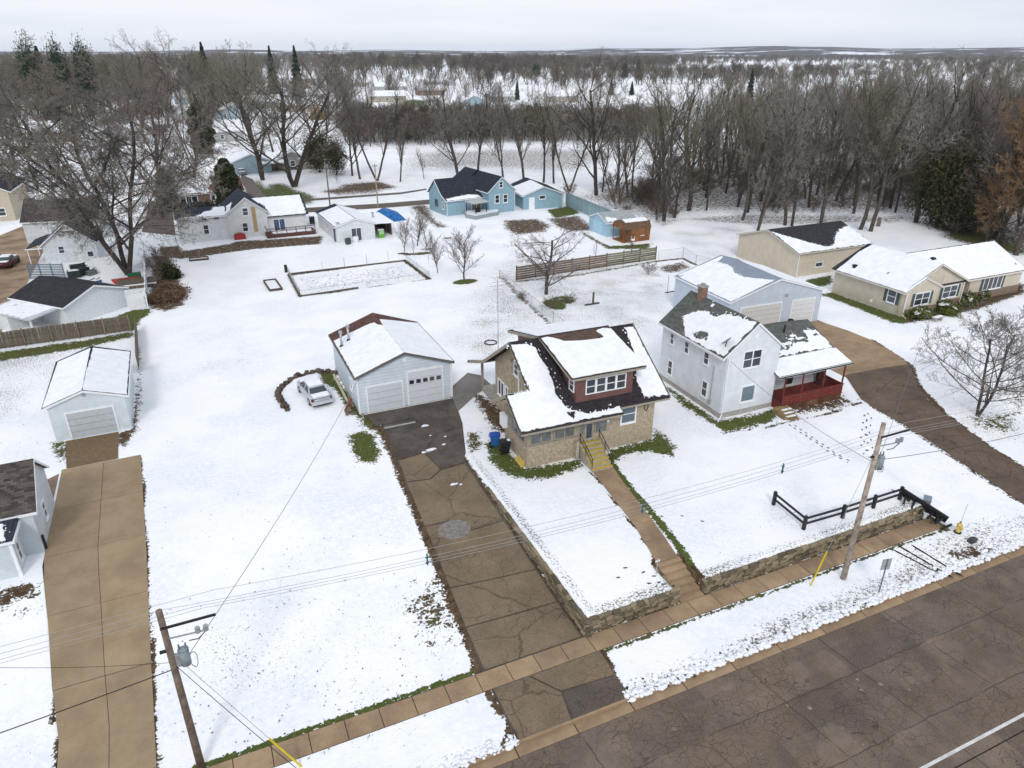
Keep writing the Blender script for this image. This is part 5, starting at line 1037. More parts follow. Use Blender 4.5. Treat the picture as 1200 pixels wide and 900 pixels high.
# the far neighbourhood beyond the back street: snowy roofed houses among the gardens
FH = [(30, 128, 18, 'x', FG, 'grey', 'at the left edge beyond the parked cars'), (92, 118, 20, 'x', FT, 'tan', 'seen through the crown of the giant tree'), (140, 135, 16, 'y', B_RED, 'red brick', 'right behind the trunk side of the giant tree'), (150, 112, 24, 'x', FG, 'pale grey', 'far behind the giant tree near the woodland'),
 (232, 108, 20, 'x', FT, 'tan', 'left of the pointed spruce'), (258, 140, 14, 'y', FLB, 'light blue', 'between the cedar and the middle trees'), (285, 128, 20, 'x', FG, 'grey', 'behind the dark trunked street tree'), (330, 132, 18, 'x', FT, 'cream', 'left of the yellow willow shrub'), (392, 128, 16, 'x', FG, 'grey', 'right of the yellow willow shrub'),
 (402, 102, 22, 'x', FT, 'beige', 'at the woodland edge above the willow shrub'), (500, 101, 20, 'x', FG, 'white', 'at the woodland edge above the green lawn'), (540, 128, 15, 'y', FLB, 'pale blue', 'beyond the brush band behind the navy roof'), (642, 120, 18, 'x', FT, 'tan', 'right of the round pine in the park'), (490, 112, 18, 'x', B_RED, 'brick', 'right above the green strip of lawn'),
 (20, 168, 16, 'x', FT, 'tan', 'behind the row of cars at the far left'), (110, 172, 15, 'y', FG, 'grey', 'hidden under the giant tree crown'), (235, 168, 14, 'x', FG, 'grey', 'behind the red brick house cedar'), (440, 148, 16, 'x', FG, 'white', 'at the brush band left of the twin-stemmed tree')]
for px, py, w, ax, mt, cn, wh in FH:
    far_house('far_house', '%s house with a snowy roof %s' % (cn, wh), px, py, w, w * .55, 3.2, 6.4, ax, mt, SH_SLATE, rnd.uniform(-12, 10), wins=3, group='houses of the far neighbourhood')
# ---------------------------------------------------------------- dry stone walls
def stone_var(k):
    r = random.Random(k); bm = bmesh.new(); bmesh.ops.create_cube(bm, size=1)
    bmesh.ops.bevel(bm, geom=bm.edges[:], offset=.16, segments=1, affect='EDGES')
    for v in bm.verts: v.co += Vector((r.uniform(-.09, .09), r.uniform(-.09, .09), r.uniform(-.09, .09)))
    me = bpy.data.meshes.new('stone'); bm.to_mesh(me); bm.free(); me.materials.append(STONE); return me
SV = [stone_var(k) for k in range(7)]
def stone_run(root, p, q, ztop, zbot, thick, inward, L=.46, hh=.17, lean=.12):
    p = Vector((*p, 0)); q = Vector((*q, 0)); d = q - p; ln = d.length; d.normalize(); nrm = Vector(inward).normalized(); ang = math.atan2(d.y, d.x)
    x = 0; col_h = 0
    mb = MB(); n = max(2, int(ln / 1.0))
    for i in range(n):
        a = p + d * ln * i / n; b = p + d * ln * (i + 1) / n
        za, zb_, ta, tb_ = zbot(a.y), zbot(b.y), ztop(a.y), ztop(b.y)
        o1 = nrm * .14; o2 = nrm * thick
        v = [a + o1 + Vector((0, 0, za - .2)), b + o1 + Vector((0, 0, zb_ - .2)), b + o2 + Vector((0, 0, zb_ - .2)), a + o2 + Vector((0, 0, za - .2)),
             a + o1 + Vector((0, 0, ta - .06)), b + o1 + Vector((0, 0, tb_ - .06)), b + o2 + Vector((0, 0, tb_ - .06)), a + o2 + Vector((0, 0, ta - .06))]
        mb.add(v, [(0, 1, 5, 4), (3, 7, 6, 2), (4, 5, 6, 7), (0, 4, 7, 3), (1, 2, 6, 5)])
    mb.build('wall_core', STONED, root)
    rows = 7
    for r_ in range(rows):
        x = rnd.uniform(-.2, 0)
        while x < ln:
            w = L * rnd.uniform(.6, 1.45); c = p + d * min(ln - .1, x + w / 2); zt, zb_ = ztop(c.y), zbot(c.y)
            z = zt - hh * (r_ + .5)
            if z > zb_ - .06:
                o = bpy.data.objects.new('stone', SV[rnd.randrange(7)]); COL.objects.link(o); o.parent = root
                dep = rnd.uniform(.26, .36) if r_ else thick * rnd.uniform(.8, 1.1)
                o.location = c + nrm * (dep / 2 + rnd.uniform(-.05, .06) - lean * (1 - r_ / rows) * -.3) + Vector((0, 0, z + rnd.uniform(-.02, .02)))
                o.rotation_euler = (rnd.uniform(-.08, .08), rnd.uniform(-.06, .06), ang + rnd.uniform(-.1, .1)); o.scale = (w * .98, dep, hh * rnd.uniform(.85, 1.15))
            x += w
ZT = lambda y: -.07; ZD = lambda y: gzs_flat(10, y) + .0
wl = thing('stone_wall', 'dry stone retaining wall turning the corner from the cracked driveway to the pavement', 'wall')
stone_run(wl, (15.02, 42.2), (15.02, 24.45), ZT, ZD, .3, (1, 0, 0), L=.62)
stone_run(wl, (15.1, 24.36), (20.95, 24.36), ZT, lambda y: -.98, .3, (0, 1, 0))
stone_run(wl, (20.98, 24.5), (20.98, 27.0), ZT, lambda y: -1 + (y - 24.2) / 2.8, .35, (-1, 0, 0))
wr = thing('stone_wall', 'long straight dry stone retaining wall below the white house lawn, right of the tan steps', 'wall')
stone_run(wr, (22.95, 24.36), (40.4, 24.36), ZT, lambda y: -.98, .3, (0, 1, 0), L=.55)
stone_run(wr, (22.88, 24.5), (22.88, 27.0), ZT, lambda y: -1 + (y - 24.2) / 2.8, .35, (1, 0, 0))
# rocks edging the car bay
SVR = []
for m_ in SV:
    m_ = m_.copy(); m_.materials.clear(); m_.materials.append(ROCKX); SVR.append(m_)
rb = thing('rock_border', 'curved border of brown rocks round the snow covered parked car', 'rock border')
RBP = [P(*p) for p in ((399, 438), (386, 435), (372, 435), (358, 438), (345, 442), (335, 449), (327, 456), (326, 463), (328, 470), (333, 476), (337, 480))]
acc = []
for (ax, ay), (bx_, by_) in zip(RBP[:-1], RBP[1:]):
    ln = math.hypot(bx_ - ax, by_ - ay); k = max(1, round(ln / .62))
    for i in range(k): acc.append((ax + (bx_ - ax) * i / k, ay + (by_ - ay) * i / k))
for x, y in acc:
    for j in range(2):
        o = bpy.data.objects.new('rock', SV[rnd.randrange(7)]); COL.objects.link(o); o.parent = rb
        o.location = (x + rnd.uniform(-.18, .18), y + rnd.uniform(-.2, .2) - .25 * j, .12 - .05 * j); o.scale = (rnd.uniform(.3, .55), rnd.uniform(.25, .45), rnd.uniform(.2, .36)); o.rotation_euler = (0, 0, rnd.uniform(0, 3))
        o.data = SVR[rnd.randrange(7)]
bp_ = thing('timber_edging', 'pale timber edging board lying along the left side of the blue garage', 'board')
a = P(391, 440); b = P(407, 471); MB().bar((*a, .1), (*b, .1), .18, .14).build('plank', plain('pale_timber', (.55, .50, .36), .8, .15), bp_)
rp_ = thing('rubble_pile', 'small pile of reddish rubble and boards at the front left corner of the blue garage', 'rubble')
cx, cy = P(412, 482)
for k in range(12):
    o = bpy.data.objects.new('rubble_piece', SV[k % 7]); COL.objects.link(o); o.parent = rp_; o.location = (cx + rnd.uniform(-.5, .6), cy + rnd.uniform(-.7, .7), rnd.uniform(.05, .25)); o.scale = (rnd.uniform(.2, .5), rnd.uniform(.2, .35), rnd.uniform(.12, .25)); o.rotation_euler = (0, .2, rnd.uniform(0, 3))
MB().bar((cx - .5, cy, .1), (cx + .2, cy + .6, .9), .08, .4).build('plank', plain('red_plank', (.25, .12, .09), .9, .2), rp_)
# ---------------------------------------------------------------- parked saloon car under snow
car = thing('parked_car', 'white saloon car under snow, parked inside the rock border left of the blue garage', 'car', (7.15, 54.95, .0), R(7.5))
CP = plain('car_white_paint', (.46, .49, .52), .3, .04, spec=.5, bump=0); CDK = plain('car_black_trim', (.02, .02, .022), .5)
def loft(name, secs, mat, par):  # secs: list of (y, [(x,z)...]) one side outline bottom->top, mirrored
    V = []; F_ = []; m_ = None
    for y, pr in secs:
        full = [(x, z) for x, z in pr] + [(-x, z) for x, z in pr[::-1]]; m_ = len(full); V += [(x, y, z) for x, z in full]
    for i in range(len(secs) - 1):
        for j in range(m_): a_ = i * m_ + j; b_ = i * m_ + (j + 1) % m_; F_.append((a_, b_, b_ + m_, a_ + m_))
    F_ += [tuple(range(m_)), tuple(range((len(secs) - 1) * m_, len(secs) * m_))]
    return MB().add(V, F_).build(name, mat, par, True)
def bs(wd, zb0, zs, zt, cr_=.12): return [(wd * .93, zb0), (wd, zb0 + .15), (wd, zs - .1), (wd * .97, zs), (wd - .22, zt), (wd * .4, zt + .02)]
body = loft('body', [(-.02, bs(.72, .42, .78, .82)), (.06, bs(.84, .3, .86, .93)), (.5, bs(.89, .22, .9, .98)), (1.15, bs(.90, .2, .92, 1.0)), (2.3, bs(.91, .2, .92, .95)), (3.3, bs(.9, .2, .90, .94)), (4.2, bs(.88, .24, .82, .86)), (4.65, bs(.8, .28, .7, .74)), (4.78, bs(.62, .36, .58, .62))], CP, car)
cab = lambda y, zt, wt, wb=.82: (y, [(wb, .9), (wb * .98, .96), (wt, zt - .05), (wt - .12, zt), (.2, zt + .02)])
gh = loft('windows', [cab(.82, 1.0, .70), cab(1.35, 1.34, .62), cab(1.9, 1.42, .62), cab(2.5, 1.43, .62), cab(2.95, 1.33, .61), cab(3.65, .98, .70)], GLASS, car)
rf = loft('roof_panel', [(1.28, [(.66, 1.33), (.56, 1.40), (.2, 1.42)]), (1.9, [(.67, 1.41), (.56, 1.47), (.2, 1.5)]), (2.5, [(.67, 1.42), (.56, 1.48), (.2, 1.5)]), (2.95, [(.65, 1.33), (.56, 1.40), (.2, 1.42)])], CP, car)
for sx in (-1, 1):
    MB().bar((sx * .80, .85, .97), (sx * .66, 1.32, 1.35), .1, .07).bar((sx * .66, 2.95, 1.34), (sx * .8, 3.65, .97), .07, .06).bar((sx * .80, 2.15, .95), (sx * .66, 2.15, 1.42), .07, .06).build('pillar', CP, car)
    MB().box(sx * .98 - .1, 3.1, .92, sx * .98 + .1, 3.3, 1.07).build('mirror', CP, car)
    for y in (.95, 3.85):
        wh = MB().cyl((sx * .72, y, .32), (sx * .92, y, .32), .32, n=16).build('wheel', CDK, car); MB().cyl((sx * .9, y, .32), (sx * .93, y, .32), .19, n=10).build('rim', GALV, wh)
    MB().box(sx * .8 - .12, -.03, .66, sx * .8 + .03 if sx > 0 else sx * .8 + .12, .10, .88).build('tail_light', plain('tail_red%d' % sx, (.13, .02, .02), .3), car)
MB().box(-.86, -.10, .32, .86, .1, .58).build('bumper', CP, car); MB().box(-.84, -.05, .2, .84, .12, .32).build('valance', CDK, car); MB().box(-.25, -.06, .66, .25, -.005, .80).build('number_plate', GALV, car); MB().box(-.66, -.03, .83, .66, .03, .86).box(-.66, -.03, .64, .66, .03, .655).build('boot_seam', CDK, car)
cz = lambda x, y: float(np.interp(y, [0, .1, .5, 1.1, 2.3, 3.3, 4.2, 4.7], [.86, .94, 1.0, 1.02, .97, .96, .88, .74])) + .02 - .0 * x
snow(car, [(-.68, .1), (.68, .1), (.7, .72), (-.7, .72)], cz, .05, .03, name='boot_snow'); snow(car, [(-.66, 3.7), (.66, 3.7), (.6, 4.55), (-.6, 4.55)], cz, .05, .03, name='bonnet_snow'); snow(car, [(-.6, 1.42), (.6, 1.42), (.58, 2.95), (-.58, 2.95)], lambda x, y: 1.49 - .1 * abs(y - 2.15) ** 2, .04, .04, name='cabin_snow')
# ---------------------------------------------------------------- wheelie bins
def bin_(name, label, x, y, rz, cb, cl_):
    t = thing(name, label, 'bin', (x, y, 0), rz); mb = plain(cb[0], cb[1], .5, .12); ml = plain(cl_[0], cl_[1], .45, .1)
    V = []; 
    for z, w_, d_ in ((.12, .24, .26), (.95, .29, .36)): V += [(-w_, -d_, z), (w_, -d_, z), (w_, d_, z), (-w_, d_, z)]
    MB().add(V, [(3, 2, 1, 0), (4, 5, 6, 7), (0, 1, 5, 4), (1, 2, 6, 5), (2, 3, 7, 6), (3, 0, 4, 7)]).box(-.31, -.38, .9, .31, .38, .96).build('body', mb, t)
    MB().prism([(-.32, -.42, .965), (-.32, .40, .965), (-.32, .36, 1.05), (-.32, -.1, 1.10), (-.32, -.38, 1.03)], (.64, 0, 0)).build('lid', ml, t)
    MB().cyl((-.3, .3, .13), (-.24, .3, .13), .13).cyl((.24, .3, .13), (.3, .3, .13), .13).build('wheel', CDK, t); MB().bar((-.25, .44, .95), (.25, .44, .95), .04, .04).build('handle', mb, t)
    return t
bx, by = P(580, 523); t1 = bin_('wheelie_bin', 'blue wheelie bin with a blue lid beside the brick porch', bx, by, R(70), ('bin_blue_body', (.02, .10, .28)), ('bin_blue_lid', (.012, .07, .36)))
bx, by = P(592, 531); t2 = bin_('wheelie_bin', 'black wheelie bin with snow on its lid, nearest the brick porch wall', bx, by, R(75), ('bin_black_body', (.014, .015, .018)), ('bin_black_lid', (.018, .018, .02)))
snow(t2, [(-.1, -.4), (.24, -.38), (.2, -.1), (-.12, -.15)], lambda x, y: 1.05, .05, .06)
hp = thing('hoop', 'dark ring lying on the snow behind the brick bungalow', 'ring', (*P(575, 402), .05)); r_ = MB()
for k in range(20):
    a = k * math.pi / 10; b = a + math.pi / 10; r_.bar((.62 * math.cos(a), .62 * math.sin(a), .03), (.62 * math.cos(b), .62 * math.sin(b), .03), .09, .08)
r_.build('ring', BLACK, hp)
sl = thing('log', 'dark log lying in the snow right of the blue garage', 'log'); MB().cyl((*P(548, 424.5), .1), (*P(562, 425), .1), .12).build('log', WOODD, sl)
# ---------------------------------------------------------------- utility poles and wires
def upole(label, x, y, h, mat, rz=0, group='street utility poles', lean=0):
    t = thing('utility_pole', label, 'utility pole', (x, y, -1.0), rz, group)
    MB().cyl((0, 0, -.3), (lean, 0, h), .17, .12, 12).build('pole', mat, t, True)
    MB().bar((-.1 + lean, -.16, h - .75), (1.9 + lean, -.2, h - .72), .07, .09).build('crossarm', BLACK, t)
    tr = MB().cyl((.46 + lean, 0, h - 2.9), (.46 + lean, 0, h - 2.15), .2, n=14).cyl((.46 + lean, 0, h - 2.15), (.46 + lean, 0, h - 2.08), .215, .14, 14).build('transformer', TRAFO, t, True)
    b_ = MB()
    for dx in (-.12, .12): b_.cyl((.46 + lean + dx, 0, h - 2.08), (.46 + lean + dx, 0, h - 1.85), .05, .03, 8)
    b_.build('bushing', plain('bushing', (.16, .22, .22), .4), tr); MB().box(.12 + lean, -.08, h - 2.9, .36 + lean, .08, h - 2.3).build('bracket', GALV, tr)
    i_ = MB()
    for dx in (1.15, 1.45): i_.cyl((dx + lean, -.2, h - 1.35), (dx + lean, -.2, h - 1.1), .1, .1, 8)
    i_.bar((.1 + lean, -.1, h - 1.35), (1.5 + lean, -.2, h - 1.35), .05, .05); i_.build('cutout', GALV, t)
    dl = MB(); pts = [(1.4, -.2, h - 1.4), (1.1, -.1, h - 1.75), (.75, 0, h - 1.8)]; 
    for a_, c_ in zip(pts[:-1], pts[1:]): dl.bar((a_[0] + lean, *a_[1:]), (c_[0] + lean, *c_[1:]), .03, .03)
    for k in range(14):
        a = k * .45; b = a + .45; dl.bar((.72 + lean + .16 * math.cos(a), .05 + .08 * math.sin(2 * a), h - 2.85 + .38 * math.sin(a)), (.72 + lean + .16 * math.cos(b), .05 + .08 * math.sin(2 * b), h - 2.85 + .38 * math.sin(b)), .02, .02)
    dl.bar((-.35 + lean, 0, h - 2.0), (.1 + lean, 0, h - 2.0), .1, .1)
    dl.build('drop_loop', BLACK, t)
    return t
upole('dark weathered utility pole with grey transformer beside the brown concrete driveway', -3.8, 24.45, 8.75, POLEW)
upole('pale leaning utility pole with grey transformer between the pavement and the street', 31.1, 22.15, 10.3, POLEW2, lean=.15)
def wire(name, label, p, q, sag, r=.0085, mat=None, group=None, n=22):
    me_ = MB(); pts = []
    for k in range(n + 1):
        f = k / n; v = Vector(p).lerp(Vector(q), f); v.z -= sag * 4 * f * (1 - f); pts.append(v)
    for a_, c_ in zip(pts[:-1], pts[1:]): me_.cyl(a_, c_, r, n=5, cap=False)
    o = me_.build(name, mat or WIREL, None, True); return tag(o, label, 'cable', group)
WIREL = plain('grey_wire', (.33, .33, .33), .5, .05); WIRED = plain('black_wire', (.03, .03, .03), .6, .05)
LPX, LPY, LZ = -3.8, 24.45, 7.75; RPX, RPY, RZ_ = 31.1, 22.15, 9.3
OFF = [(1.95, -.75), (.15, -.85), (1.2, -1.2), (1.5, -1.32)]
for k, (dx, dz) in enumerate(OFF):
    dy = .0
    lab = ('topmost thin wire running from crossarm to crossarm', 'upper grey line wire crossing the driveway', 'middle grey line wire with spacers', 'lowest grey line wire with spacers')[k]
    off = (.0, -.3, -.55, -.72)[k]
    wire('power_line', lab + ' between the poles', (LPX + dx, LPY, LZ + .3 + off), (RPX + dx, RPY, RZ_ - .35 + off), .75)
    wire('power_line', lab + ', leaving the dark pole to the left', (LPX + dx, LPY, LZ + .3 + off), (LPX - 34, LPY + 1.8, LZ + .3 + off), .5)
    wire('power_line', lab + ', leaving the pale pole to the right', (RPX + dx, RPY, RZ_ - .35 + off), (RPX + 40, RPY - 3.0, RZ_ + .6 + off), .5)
for f, lab in ((.57, 'green wire spacer hanging over the snowy lawn left of the walk'), (.8, 'green wire spacer hanging over the white house lawn'), (.27, 'green wire spacer left of the cracked driveway')):
    v = Vector((LPX + 1.0, LPY, LZ - .2)).lerp(Vector((RPX + 1.0, RPY, RZ_ - .85)), f); v.z -= .75 * 4 * f * (1 - f)
    o = MB().box(-.03, -.03, -.28, .03, .03, .3).box(-.08, -.03, .1, .08, .03, .15).box(-.08, -.03, -.18, .08, .03, -.13).build('wire_spacer', plain('spacer_green', (.06, .16, .15), .5), None); o.location = v; tag(o, lab, 'spacer')
wire('service_cable', 'black service cable from the dark pole towards the pole-side lawn and the blue garage', (-3.2, 24.5, 5.2), (G.location.x + .3, G.location.y + .2, 3.3), .5, .013, WIRED)
wire('service_cable', 'heavy black telephone cable leaving the dark pole to the left', (-3.8, 24.45, 4.75), (-36, 23.5, 4.4), .6, .022, WIRED)
wire('service_cable', 'thin black cable from the dark pole to the corner house', (-3.8, 24.45, 5.1), (-18, 33, 3.4), .5, .01, WIRED)
wire('service_cable', 'black cable from the dark pole across the street', (-3.7, 24.4, 4.9), (7, 6, 5.5), .5, .013, WIRED)
wire('service_cable', 'black cable from the pale pole down to the white house gable', (31.2, 22.2, 6.9), tuple(Wh.matrix_basis @ Vector((.3, -.1, 5.0))), .45, .012, WIRED)
wire('service_cable', 'dark cable from the transformer of the pale pole to the right edge', (31.8, 22.2, 6.9), (68, 24, 4.2), .9, .016, WIRED)
wire('service_cable', 'green grey cable from the pale pole towards the tan house', (31.8, 22.3, 7.0), tuple(T.matrix_basis @ Vector((14, 5, 4.0))), .8, .012, plain('green_wire', (.12, .16, .13), .6))
def guy(label, p, q, group='guy wires with yellow guards'):
    t = thing('guy_wire', label, 'guy wire', q, 0, group); p = Vector(p) - Vector(q)
    MB().cyl((0, 0, 0), p, .012, n=5).build('wire', WIREL, t); MB().cyl((0, 0, 0), p * .27, .045, n=7).build('guard', plain('guard_yellow', (.62, .48, .02), .5), t)
gx_, gy_ = P(950, 686, -1); guy('guy wire with a yellow guard left of the pale pole', (31.1, 22.15, 7.6), (gx_, gy_, -1))
gx_, gy_ = P(354, 899, -1.05); guy('guy wire with a yellow guard right of the dark pole', (-3.75, 24.4, 5.6), (gx_, gy_, -1.05))
sg = thing('street_sign', 'small grey sign seen from behind on a thin post in the verge snow', 'sign', (*P(1030, 694, -1), -1.0), R(-12))
MB().box(-.025, -.025, -.1, .025, .025, 2.35).build('post', plain('sign_post', (.16, .18, .17), .6), sg); MB().box(-.3, .03, 1.6, .3, .045, 2.35).build('sign_plate', plain('sign_back', (.50, .55, .62), .4, .08, metallic=.3), sg); MB().box(-.28, .02, 1.85, .28, .03, 1.9).build('sign_bracket', GALV, sg)
hy = thing('fire_hydrant', 'yellow fire hydrant with a dark top and a thin marker rod in the snow', 'hydrant', (*P(1122, 624, -1), -1.0))
YH = plain('hydrant_yellow', (.62, .46, .12), .5, .1)
MB().lathe([(.001, 0), (.2, 0), (.2, .06), (.14, .08), (.14, .52), (.18, .54), (.18, .58), (.15, .66), (.08, .74), (.03, .78), (.001, .8)], n=14).build('barrel', YH, hy, True); MB().cyl((-.24, 0, .42), (.24, 0, .42), .07, n=10).cyl((0, 0, .4), (0, -.25, .4), .09, n=10).build('nozzle', YH, hy)
MB().cyl((0, 0, .72), (0, 0, .84), .05, n=6).build('top_nut', BLACK, hy); MB().cyl((.1, .05, .5), (.22, .05, 2.1), .012, n=5).build('marker_rod', GALV, hy); MB().cyl((0, 0, -.05), (0, 0, .09), .22, n=12).build('base', BLACK, hy)
rk = thing('dark_rock', 'dark rounded rock in the snow right of the fire hydrant', 'rock', (*P(1139, 635, -1), -.9)); o = bpy.data.objects.new('rock_body', SV[2].copy()); COL.objects.link(o); o.parent = rk; o.scale = (.5, .4, .3); o.data.materials.clear(); o.data.materials.append(plain('dark_rock', (.06, .065, .07), .9, .3))
# ---------------------------------------------------------------- black rail fence and fallen rails
rf_ = thing('rail_fence', 'black two-rail fence turning a corner above the long stone wall', 'fence')
FP = [(31.55, 28.6), (31.35, 25.75), (34.5, 25.65), (37.2, 25.65), (39.6, 25.65)]
for x, y in FP: MB().box(x - .09, y - .09, -.15, x + .09, y + .09, 1.0).build('post', BLACK, rf_)
for (ax, ay), (cx_, cy_) in zip(FP[:-1], FP[1:]):
    for z in (.42, .82): MB().bar((ax, ay, z), (cx_, cy_, z), .06, .15).build('rail', BLACK, rf_)
fl = thing('fallen_rails', 'heap of fallen black rails lying down the bank at the end of the stone wall', 'fence')
for k in range(7):
    MB().bar((39.7 + .1 * k, 25.65 + .04 * k, .80 - .17 * k), (41.15 + .06 * k, 23.15 + .05 * k, -.30 - .10 * k), .10, .14).build('rail', BLACK, fl)
for k in range(6):
    x, y = 39.6 + .26 * k, 25.3 - .42 * k; z = .15 - .19 * k
    MB().bar((x - .35, y - .25, z), (x + .35, y + .2 - .1 * k, z + .12), .12, .12).build('broken_rail', BLACK, fl)
for k in range(3): MB().box(39.9 + .45 * k, 25.2 - .8 * k, -1.0, 40.05 + .45 * k, 25.35 - .8 * k, .6 - .4 * k).build('leaning_post', BLACK, fl)
o = thing('grey_box', 'small grey metal box tipped beside the fallen black rails', 'box', (*P(1086, 588, 0), -.1), R(35)); MB().box(-.35, -.22, 0, .35, .22, .35).build('body', GALV, o); MB().box(-.36, -.24, .35, .36, .24, .4).build('lid', plain('box_lid', (.2, .25, .3), .5), o)
# ---------------------------------------------------------------- weathered board fence on the left
lf = thing('board_fence', 'weathered grey privacy fence of upright boards behind the small white garage', 'fence')
p0 = Vector((-32, 80.6)); p1 = Vector((-8.2, 81.3)); n = 166
pk = MB().box(-.072, -.012, .05, .072, .012, 1.75).build('fence_board', WOODG, lf); PK = pk.data; bpy.data.objects.remove(pk)
for k in range(n):
    p = p0.lerp(p1, k / n); o = bpy.data.objects.new('fence_board', PK); COL.objects.link(o); o.parent = lf; o.location = (p.x, p.y + rnd.uniform(-.01, .01), rnd.uniform(-.03, .03)); o.rotation_euler = (0, rnd.uniform(-.01, .01), 0)
for k in range(11):
    p = p0.lerp(p1, k / 10); MB().box(p.x - .06, p.y - .17, 0, p.x + .06, p.y - .05, 1.9).build('fence_post', plain('post_wood%d' % k, sc((.24, .20, .15), rnd.uniform(.8, 1.3)), .9, .2), lf)
for z in (.45, 1.35): MB().box(p0.x, p0.y - .06, z, p1.x, p0.y - .02 + .0, z + .08).build('fence_rail', WOODG, lf)
lf2 = thing('board_fence', 'weathered grey fence running towards the viewer along the lawn from the garage', 'fence')
for k in range(78):
    y = 81.2 - k * .152; o = bpy.data.objects.new('fence_board', PK); COL.objects.link(o); o.parent = lf2; o.location = (-7.6 + .006 * k, y, -.1 + rnd.uniform(-.03, .03)); o.rotation_euler = (0, 0, R(90)); o.scale = (1, 1, .95)
wf = thing('white_panel_fence', 'low white corrugated fence panel between the black roofed garage and the brush', 'fence')
a = P(152, 363); b = P(172, 361)
for k in range(14):
    f = k / 14; x = a[0] + (b[0] - a[0]) * f; y = a[1] + (b[1] - a[1]) * f; MB().box(x, y - .02, .05, x + .11, y + .02, 1.75).build('fence_slat', WHITE, wf)
MB().box(a[0] - .05, a[1] - .05, 1.7, b[0] + .05, b[1] + .05, 1.78).box(a[0] - .1, a[1] - .06, 0, a[0], a[1] + .06, 1.8).build('fence_rail', WHITE, wf)
wf2 = thing('white_wall_fence', 'long white vinyl fence running back from the brown brush past the tree trunk', 'fence')
a = Vector(P(173.5, 361)); b = Vector(P(171.5, 304))
for k in range(10):
    p = a.lerp(b, k / 10); q = a.lerp(b, (k + .97) / 10); MB().bar((p.x, p.y, .85), (q.x, q.y, .85), .05, 1.7).build('fence_panel', WHITE, wf2); MB().box(p.x - .08, p.y - .08, 0, p.x + .08, p.y + .08, 1.8).build('fence_post', WHITE, wf2)
# board fence in the back garden (horizontal planks)
hf = thing('plank_fence', 'brown fence of horizontal planks standing across the snowy back garden', 'fence')
a = Vector((36.9, 81.4)); b = Vector((59.2, 82.6)); nb = 8
for i in range(nb + 1):
    p = a.lerp(b, i / nb); MB().box(p.x - .07, p.y - .07, -.1, p.x + .07, p.y + .07, 1.95).build('post', WOODD, hf)
for i in range(nb):
    p = a.lerp(b, i / nb); q = a.lerp(b, (i + 1) / nb)
    for r__ in range(6):
        MB().bar((p.x, p.y - .09, .22 + r__ * .30), (q.x, q.y - .09, .22 + r__ * .30 + rnd.uniform(-.02, .02)), .03, .255).build('plank', plain('plank_wood%d' % (r__ * 8 + i), sc((.17, .125, .09) if i < 5 else (.17, .155, .10), rnd.uniform(.7, 1.35)), .9, .3, 4), hf)
# wire fences
def post_fence(name, label, pts, step, h, r=.03, rails=(.98,), mesh=True, mat=GALV):
    t = thing(name, label, 'fence')
    for (ax, ay), (cx_, cy_) in zip(pts[:-1], pts[1:]):
        ln = math.hypot(cx_ - ax, cy_ - ay); n = max(1, round(ln / step))
        for i in range(n + 1): MB().cyl((ax + (cx_ - ax) * i / n, ay + (cy_ - ay) * i / n, -.1), (ax + (cx_ - ax) * i / n, ay + (cy_ - ay) * i / n, h), r, n=6).build('post', mat, t)
        for f in rails: MB().bar((ax, ay, h * f), (cx_, cy_, h * f), .03, .03).build('rail', mat, t)
        if mesh:
            w_ = MB(); k = int(ln / .28)
            for i in range(k): w_.bar((ax + (cx_ - ax) * i / k, ay + (cy_ - ay) * i / k, .03), (ax + (cx_ - ax) * (i + .5) / k, ay + (cy_ - ay) * (i + .5) / k, h * .96), .008, .008).bar((ax + (cx_ - ax) * (i + .5) / k, ay + (cy_ - ay) * (i + .5) / k, .03), (ax + (cx_ - ax) * (i + 1) / k, ay + (cy_ - ay) * (i + 1) / k, h * .96), .008, .008)
            w_.build('wire_mesh', mat, t)
    return t
post_fence('chain_link_fence', 'galvanised chain link fence running back from the bungalow to the plank fence', [P(604, 330), P(585, 327), P(612, 350), P(648, 378), P(672, 398)], 3.0, 1.25)
post_fence('chain_link_fence', 'galvanised chain link fence from the plank fence end towards the blue barn', [P(771, 306), P(800, 302), P(815, 311), P(860, 322)], 3.2, 1.5)
post_fence('garden_fence', 'thin stakes and wire around the rectangular snowy vegetable plot', [P(338, 322), P(352, 348), P(503, 327), P(476, 307)], 4.2, 1.15, .022, (.7,), True)
post_fence('stake_row', 'row of thin stakes standing behind the vegetable plot', [P(378, 318), P(404, 314), P(430, 309), P(455, 306)], 30, 1.4, .025, (), False)
gw = thing('garden_edging', 'dark timber edging along the back and right side of the vegetable plot', 'edging')
for q in ((P(338, 322), P(474, 306)), (P(474, 305.5), P(503, 327)), (P(338, 322), P(352, 348)), (P(352, 348), P(420, 338))): MB().bar((*q[0], .08), (*q[1], .08), .14, .22).build('timber', WOODD, gw)
MB().cyl((*P(335.5, 319), 0), (*P(335.5, 319), 1.0), .2).build('post_stump', BLACK, gw)
def frame(name, label, c, w, d, rz=0):
    x, y = P(*c); t = thing(name, label, 'raised bed', (x, y, 0), rz)
    MB().box(0, 0, 0, w, .12, .3).build('side', WOODD, t); MB().box(0, d - .12, 0, w, d, .3).build('side', WOODD, t); MB().box(0, .12, 0, .12, d - .12, .3).build('side', WOODD, t); MB().box(w - .12, .12, 0, w, d - .12, .3).build('side', WOODD, t)
    snow(t, [(.15, .15), (w - .15, .15), (w - .15, d - .15), (.15, d - .15)], lambda x, y: .12, .05, .02, name='bed_snow')
frame('raised_bed', 'timber framed snowy bed on the lawn left of the vegetable plot', (316, 342), 1.6, 4.6, R(3)); frame('raised_bed', 'small dark frame in the snow in front of the white farmhouse', (222, 307), 2.6, 1.3)
